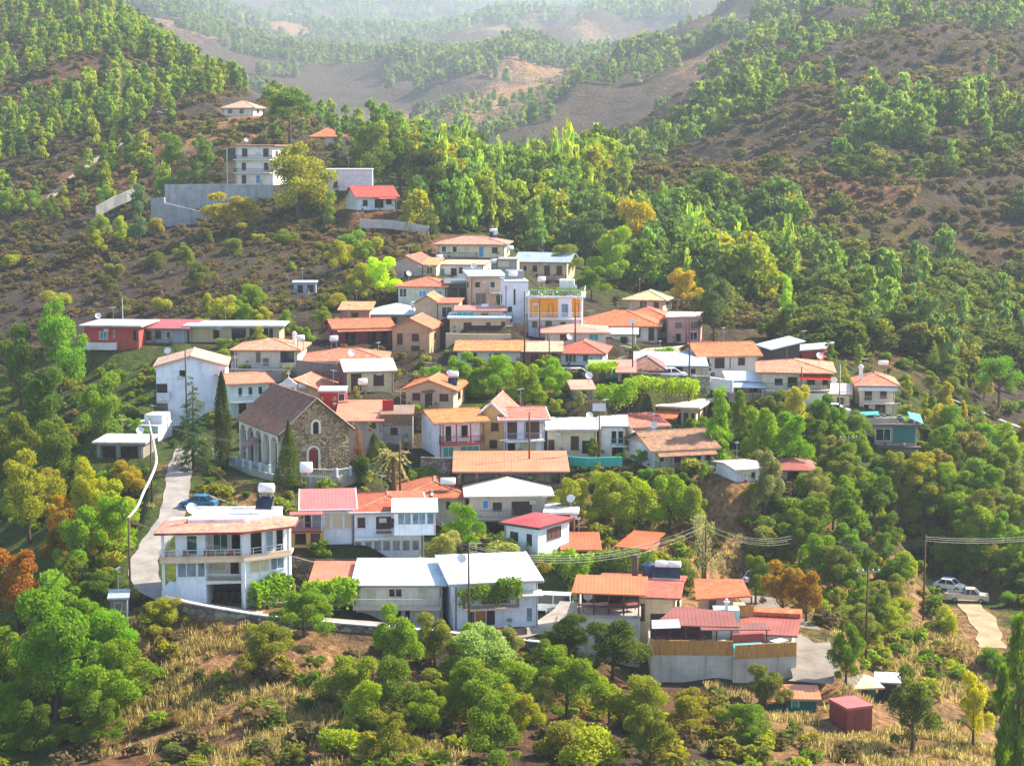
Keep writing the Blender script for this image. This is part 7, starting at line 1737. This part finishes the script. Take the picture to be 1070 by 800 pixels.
spk = t.ramp(t.noise(t.coord('Object'), .5, 3, .6), [(.56, 0.0), (.64, .7)])
base = t.mix(spk, base, '#4c4a2c')
t.l(base, t.b.inputs['Base Color']); t.b.inputs['Roughness'].default_value = 1.0; t.b.inputs['Specular IOR Level'].default_value = .1
vo = t.n('ShaderNodeTexVoronoi'); vo.inputs['Scale'].default_value = .33; t.l(v, vo.inputs['Vector'])
bb = t.math('ADD', t.math('ADD', t.math('MULTIPLY', mid, 2.2), fin), t.math('MULTIPLY', vo.outputs['Distance'], -1.2)); t.bump(bb, 1.0, 1.3)
me.materials.append(t.m); me.update(calc_edges=True)
g = bpy.data.objects.new('ground', me); COL.objects.link(g); tag(g, kind='structure')

# ============================================================ uncountable cover: far woods, scrub, dry grass
def gz(x, y):
    fi = (np.log(y) - math.log(58)) / (math.log(7800) - math.log(58)) * (NY-1); fj = (x/y + .62) / 1.24 * (NA-1)
    fi = np.clip(fi, 0, NY-1.001); fj = np.clip(fj, 0, NA-1.001); i = fi.astype(int); j = fj.astype(int); a, b = fi-i, fj-j
    return (ZZ[i, j]*(1-a) + ZZ[i+1, j]*a)*(1-b) + (ZZ[i, j+1]*(1-a) + ZZ[i+1, j+1]*a)*b
def candidates(n, ya, yb, seed, lim=.37):
    r = np.random.default_rng(seed); a = r.uniform(-lim, lim, n); y = np.exp(r.uniform(math.log(ya), math.log(yb), n)); x = a*y; z = gz(x, y)
    d = y*cP - z*sP; u = CU + F_PX*x/d; v = CV - F_PX*(y*sP + z*cP)/d
    return r, x, y, z, u, v
def vis_filter(x, y, z, h):
    """drop what the hills between hide"""
    ok = np.ones(len(x), bool)
    for k in np.linspace(.45, .96, 24):
        ok &= ((z + h*1.2) * k > gz(x*k, y*k) - 1.0)
    return ok
def free(x, y, m=1.0):
    ok = np.ones(len(x), bool)
    for (px, py, ca, sa, x0, x1, y0, y1, pz, mm) in pads:
        dx, dy = x-px, y-py; lx, ly = dx*ca + dy*sa, -dx*sa + dy*ca; ok &= ~((lx > x0-m) & (lx < x1+m) & (ly > y0-m) & (ly < y1+m))
    for pts, hw, mm in roads:
        for a, b in zip(pts[:-1], pts[1:]):
            L2 = (b[0]-a[0])**2 + (b[1]-a[1])**2; t_ = np.clip(((x-a[0])*(b[0]-a[0]) + (y-a[1])*(b[1]-a[1]))/L2, 0, 1)
            ok &= np.hypot(x-a[0]-t_*(b[0]-a[0]), y-a[1]-t_*(b[1]-a[1])) > hw + m
    return ok
def unclear(x, y, z, h):
    """true where a mass tree would stand in front of a building the photo shows free"""
    d = y*cP - z*sP; u = CU + F_PX*x/d; v = CV - F_PX*(y*sP + z*cP)/d; hp = h*F_PX/y; bad = np.zeros(len(x), bool)
    for a, b, c, e in CLEAR: bad |= (u + hp*.3 > a) & (u - hp*.3 < c) & (v > b + 4) & (v - hp < e) & (v < e + hp)
    return bad
def mass(name, label, cat, sets):
    """sets: (x, y, z, height, width, colour, templates)"""
    Vs, Ts = [], []
    for x, y, z, h, w, c, tpl, r in sets:
        for i in range(len(x)):
            T_ = tpl[r.integers(len(tpl))]; a = r.uniform(0, 6.28); ca, sa = math.cos(a), math.sin(a)
            q = np.empty_like(T_); q[:, 0] = (T_[:, 0]*ca - T_[:, 1]*sa)*w[i] + x[i]; q[:, 1] = (T_[:, 0]*sa + T_[:, 1]*ca)*w[i] + y[i]; q[:, 2] = T_[:, 2]*h[i] + z[i] - h[i]*.06
            Vs.append(q); Ts.append(np.tile(c[i], (len(T_)//4, 1)))
    if not Vs: return
    o = bpy.data.objects.new(name, qmesh(name, np.concatenate(Vs), LEAFS, np.concatenate(Ts))); COL.objects.link(o)
    tag(o, label, cat, kind='stuff'); print(name, sum(len(s[0]) for s in sets), len(Vs) and sum(map(len, Vs))//4)
def tints(r, n, cols, w=None):
    C = np.array([leafc(c) for c in cols]); return C[r.choice(len(cols), n, p=w)] * r.uniform(.8, 1.2, (n, 1))
LP = [crown('pine', 330, .06, 300+i) for i in range(8)]; LB = [crown('broad', 380, .062, 330+i) for i in range(8)]; LS = [crown('shrub', 170, .095, 350+i) for i in range(6)]; LC = [crown('cedar', 200, .05, 370+i) for i in range(3)]
LQ = [crown('poplar', 240, .07, 390+i) for i in range(3)]
MP = [crown('pine', 900, .04, 400+i) for i in range(6)]; MB_ = [crown('broad', 1100, .04, 430+i) for i in range(6)]; MS = [crown('shrub', 450, .06, 450+i) for i in range(5)]
# 1 pines of the left hill
r, x, y, z, u, v = candidates(18500, 425, 1000, 1)
gap = fbm(x/38, y/38, 3, 71)
ok = (u < 470 - (y - 450)*.12) & (v < 225 - np.clip(u - 150, 0, 300)*.12) & (gap > .40) & free(x, y, 1.5) & (r.random(len(x)) < np.where(v > 120, .30, .42) * sstep(425, 500, y) * np.where((u > 150) & (u < 430) & (v > 100) & (y < 545), .3, 1))
ok &= ~((u > 215) & (u < 285) & (v > 112) & (v < 165))
h = r.uniform(6.5, 11.5, len(x)); ok &= vis_filter(x, y, z, h) & ~unclear(x, y, z, h)
def S(ok, h, wf, c, tpl): return (x[ok], y[ok], z[ok], h[ok], (h*wf)[ok], c[ok], tpl, r)
mass('pine_wood', 'dense pine wood covering the left hillside above the village', 'wood', [S(ok, h, .58, tints(r, len(x), ['#6a8a44', '#5c7c40', '#7f9a48', '#4c6c3c', '#8a9a44']), MP)])
# 2 valley wood
r, x, y, z, u, v = candidates(11000, 360, 640, 2)
ok = (((u > 440) & (u < 830) & (v < 335) & (v > 170)) | ((u > 395) & (u < 520) & (v < 265) & (y > 395))) & free(x, y, 1.5) & (r.random(len(x)) < .34)
ok &= ~((u > 640) & (v < 230))
ok &= ~((u > 700) & (fbm(x/30, y/30, 2, 12) < .48) & (v < 270))
h = r.uniform(8, 15, len(x)); ok &= vis_filter(x, y, z, h) & ~unclear(x, y, z, h); pk = r.random(len(x)); pin = (pk < np.where(u < 560, .65, .3))
mass('valley_wood', 'mixed green and yellow wood in the valley behind the village', 'wood', [S(ok & pin, h, .58, tints(r, len(x), ['#5c8a44', '#4c7a4c', '#7a9a48', '#43694a']), MP), S(ok & ~pin & (pk < .93), h, .95, tints(r, len(x), ['#5c7c3a', '#7c903c', '#3c6438', '#48703f', '#948f3a']), MB_), S(ok & (pk >= .93), h*1.3, .26, tints(r, len(x), ['#86a650', '#96ac50']), LQ)])
# 3 right slope bushes (near) 
r, x, y, z, u, v = candidates(14000, 300, 520, 3)
den = fbm(x/26, y/26, 3, 33)
ok = (u > 740) & (v < 400) & (v > 140) & free(x, y, 1.5) & (((u > 840) & (v > 225) & (v < 375) & (den > .36)) | (den > .55)) & (r.random(len(x)) < .30)
h = r.uniform(3.8, 7.4, len(x)); ok &= vis_filter(x, y, z, h) & ~unclear(x, y, z, h)
pk = r.random(len(x))
mass('slope_bushes', 'dense rounded dark bushes covering the right hillside', 'bushes', [S(ok & (pk < .9), h, 1.3, tints(r, len(x), ['#42542e', '#52642f', '#3a4c2c', '#6a7238', '#5c6e36']), MB_), S(ok & (pk >= .9), h*1.9, .5, tints(r, len(x), ['#5f7c50', '#6c8c4c']), MP)])
# 4 pines on the spurs further up
r, x, y, z, u, v = candidates(38000, 520, 1500, 4)
den = fbm(x/60, y/45, 4, 55)
ok = (u > 430) & (v < 255) & (den > np.where((u > 580) & (y < 1150), .585, .5)) & (r.random(len(x)) < .36)
h = r.uniform(7, 14, len(x)); ok &= vis_filter(x, y, z, h) & ~unclear(x, y, z, h)
mass('spur_pines', 'scattered pines on the spurs of the right valley side', 'wood', [S(ok, h, .68, tints(r, len(x), ['#5c7c44', '#6d8a4c', '#4c6c40', '#7f9450']), LP)])
# 5 far mountain
crownsfar = [crown('pine', 60, .13, 500+i) for i in range(5)]
r, x, y, z, u, v = candidates(90000, 1250, 6000, 5)
den = fbm(x/200, y/200, 4, 66)
ok = (v < 170) & (den > .51) & (r.random(len(x)) < .7)
h = r.uniform(9, 17, len(x)) * np.clip(y/2200, 1, 1.5); ok &= vis_filter(x, y, z, h) & ~unclear(x, y, z, h)
mass('far_forest', 'hazy scattered trees on the far mountain side', 'forest', [S(ok, h, .8, tints(r, len(x), ['#5c7444', '#6a8048', '#4c6440']), [q[:4*60] for q in crownsfar])])
# 6 low scrub on every slope
r, x, y, z, u, v = candidates(134000, 138, 1000, 6)
den = fbm(x/22, y/22, 3, 88)
ok = free(x, y, .8) & (r.random(len(x)) < np.where(y < 330, .022, np.where(den > .5, .55, .2))) & (z < 560)
ok &= ~((u > 850) & (v > 600) & (r.random(len(x)) < .6))
h = r.uniform(.6, 2.4, len(x)) * r.uniform(.6, 1.2, len(x)) * np.where(y > 400, 1.35, 1); ok &= vis_filter(x, y, z, h) & ~unclear(x, y, z, h)
lft = (y > 345) & (y < 480) & (u < 430); h = np.where(lft, h*.7, h)
dry = r.random(len(x)) < np.where(lft, .88, np.where((u > 700) & (y > 420), .8, .62))
mass('scrub', 'low dry scrub dotted over the slopes', 'scrub', [S(ok & dry, h, 1.5, tints(r, len(x), ['#6a5644', '#75624a', '#5a4a40', '#5f5046']), LS), S(ok & ~dry, h, 1.45, tints(r, len(x), ['#5c6034', '#4c5834', '#74703c', '#505a3c']), LS)])
# 7 undergrowth beneath the trees of the green parts
r, x, y, z, u, v = candidates(30000, 140, 400, 7)
Pg = np.interp(0, [0], [0])
gm = np.zeros(len(x))
for uu, vv, rad in [(560,560,16),(640,560,18),(830,560,20),(930,540,26),(1020,520,28),(60,600,28),(60,700,20),(60,450,24),(480,720,14),(620,730,14),(860,490,18),(520,420,10),(780,470,12),(1050,700,7),(360,760,10),(720,780,10),(950,580,12),(430,780,10)]:
    P = GH(uu, vv, 120); gm = np.maximum(gm, np.exp(-((x-P.x)**2 + ((y-P.y)*.7)**2)/(2*rad*rad)))
ok = free(x, y, 1.0) & (gm > r.random(len(x))*.9 + .2) & (r.random(len(x)) < np.where(y < 186, .05, .17))
h = r.uniform(1.2, 2.8, len(x)); ok &= vis_filter(x, y, z, h) & ~unclear(x, y, z, h)
mass('undergrowth', 'tangled green undergrowth filling the gaps between the trees', 'undergrowth', [S(ok, h, 1.35, tints(r, len(x), ['#5c7a2c', '#6e862e', '#4c6828', '#7f8a38', '#8a8034', '#66703a']), MS)])
# 8 dry grass tufts near the camera
r, x, y, z, u, v = candidates(150000, 140, 262, 8, .31)
sm = np.zeros(len(x))
for uu, vv, rad, k in [(230,680,7,1),(190,710,7,1),(280,770,8,.7),(330,720,7,.8),(700,580,9,1),(740,540,6,1),(760,520,5,1),(930,650,12,1),(980,700,12,1),(1000,780,10,1),(850,740,8,1),(900,790,11,1),(400,790,9,.6),(240,530,7,.7),(230,790,8,.6)]:
    P = GH(uu, vv, 120); sm = np.maximum(sm, k*np.exp(-((x-P.x)**2 + ((y-P.y)*.7)**2)/(2*rad*rad)))
ok = free(x, y, .3) & (sm * fbm(x/3.5, y/3.5, 2, 4)*1.9 > r.random(len(x))*.9 + np.where(x > 20, .62, .46))
X_, Y2, Z_ = x[ok], y[ok], z[ok]; n = len(X_); m = 7
C = np.repeat(np.stack([X_, Y2, Z_], 1), m, 0) + r.normal(0, .16, (n*m, 3)) * [1, 1, .15]; hh = r.uniform(.3, .75, n*m); an = r.uniform(0, 6.28, n*m)
wv = np.stack([np.cos(an), np.sin(an), 0*an], 1) * .05; tip = np.stack([r.normal(0, .16, n*m), r.normal(0, .16, n*m), hh], 1)
Vg = np.stack([C - wv, C + wv, C + tip + wv*.4, C + tip - wv*.4], 1).reshape(-1, 3)
tc_ = np.repeat(tints(r, n, ['#a89474', '#8c7858', '#b8a482', '#74644a']), m, 0)
o = bpy.data.objects.new('dry_grass', qmesh('dry_grass', Vg, LEAFS, tc_)); COL.objects.link(o); tag(o, 'dry golden grass on the open slopes', 'grass', kind='stuff'); print('grass', n*m)

# ============================================================ haze, sky, sun
SUN_AZ, SUN_EL = R(66), R(41)      # azimuth clockwise from the view direction
hz = MB().box(-5200, 5200, -60, 8000, -121, 578).build('haze', NT('haze').m); tag(hz, kind='stuff')
hm_ = hz.data.materials[0]; nt = hm_.node_tree; nt.nodes.remove(nt.nodes['Principled BSDF'])
pv = nt.nodes.new('ShaderNodeVolumePrincipled'); pv.inputs['Color'].default_value = (.74, .87, 1, 1); pv.inputs['Density'].default_value = HAZE; pv.inputs['Anisotropy'].default_value = .25
nt.links.new(pv.outputs[0], nt.nodes['Material Output'].inputs['Volume'])
tag(hz, 'pale haze filling the valley air', 'haze')
w = bpy.data.worlds.new('World'); sc.world = w; w.use_nodes = True; nt = w.node_tree
sky = nt.nodes.new('ShaderNodeTexSky'); sky.sky_type = 'NISHITA'; sky.sun_disc = False; sky.sun_elevation = SUN_EL; sky.sun_rotation = SUN_AZ
sky.altitude = 600; sky.air_density = 1.0; sky.dust_density = 1.5
nt.links.new(sky.outputs[0], nt.nodes['Background'].inputs[0]); nt.nodes['Background'].inputs[1].default_value = SKY
sl = bpy.data.lights.new('sun', 'SUN'); sl.energy = SUNE; sl.angle = R(.55); sl.color = (1, .9, .73); so = bpy.data.objects.new('sun', sl); COL.objects.link(so)
d = Vector((math.sin(SUN_AZ)*math.cos(SUN_EL), math.cos(SUN_AZ)*math.cos(SUN_EL), math.sin(SUN_EL)))
so.rotation_euler = d.to_track_quat('Z', 'Y').to_euler(); so.location = (0, 0, 50)
sc.view_settings.view_transform = 'Standard'; sc.view_settings.look = 'None'; sc.view_settings.exposure = EXPO; sc.view_settings.gamma = 1
sc.render.engine = 'CYCLES'; sc.cycles.volume_bounces = 0; sc.cycles.max_bounces = 5; sc.cycles.diffuse_bounces = 3
sc.render.resolution_x = 1024; sc.render.resolution_y = 765
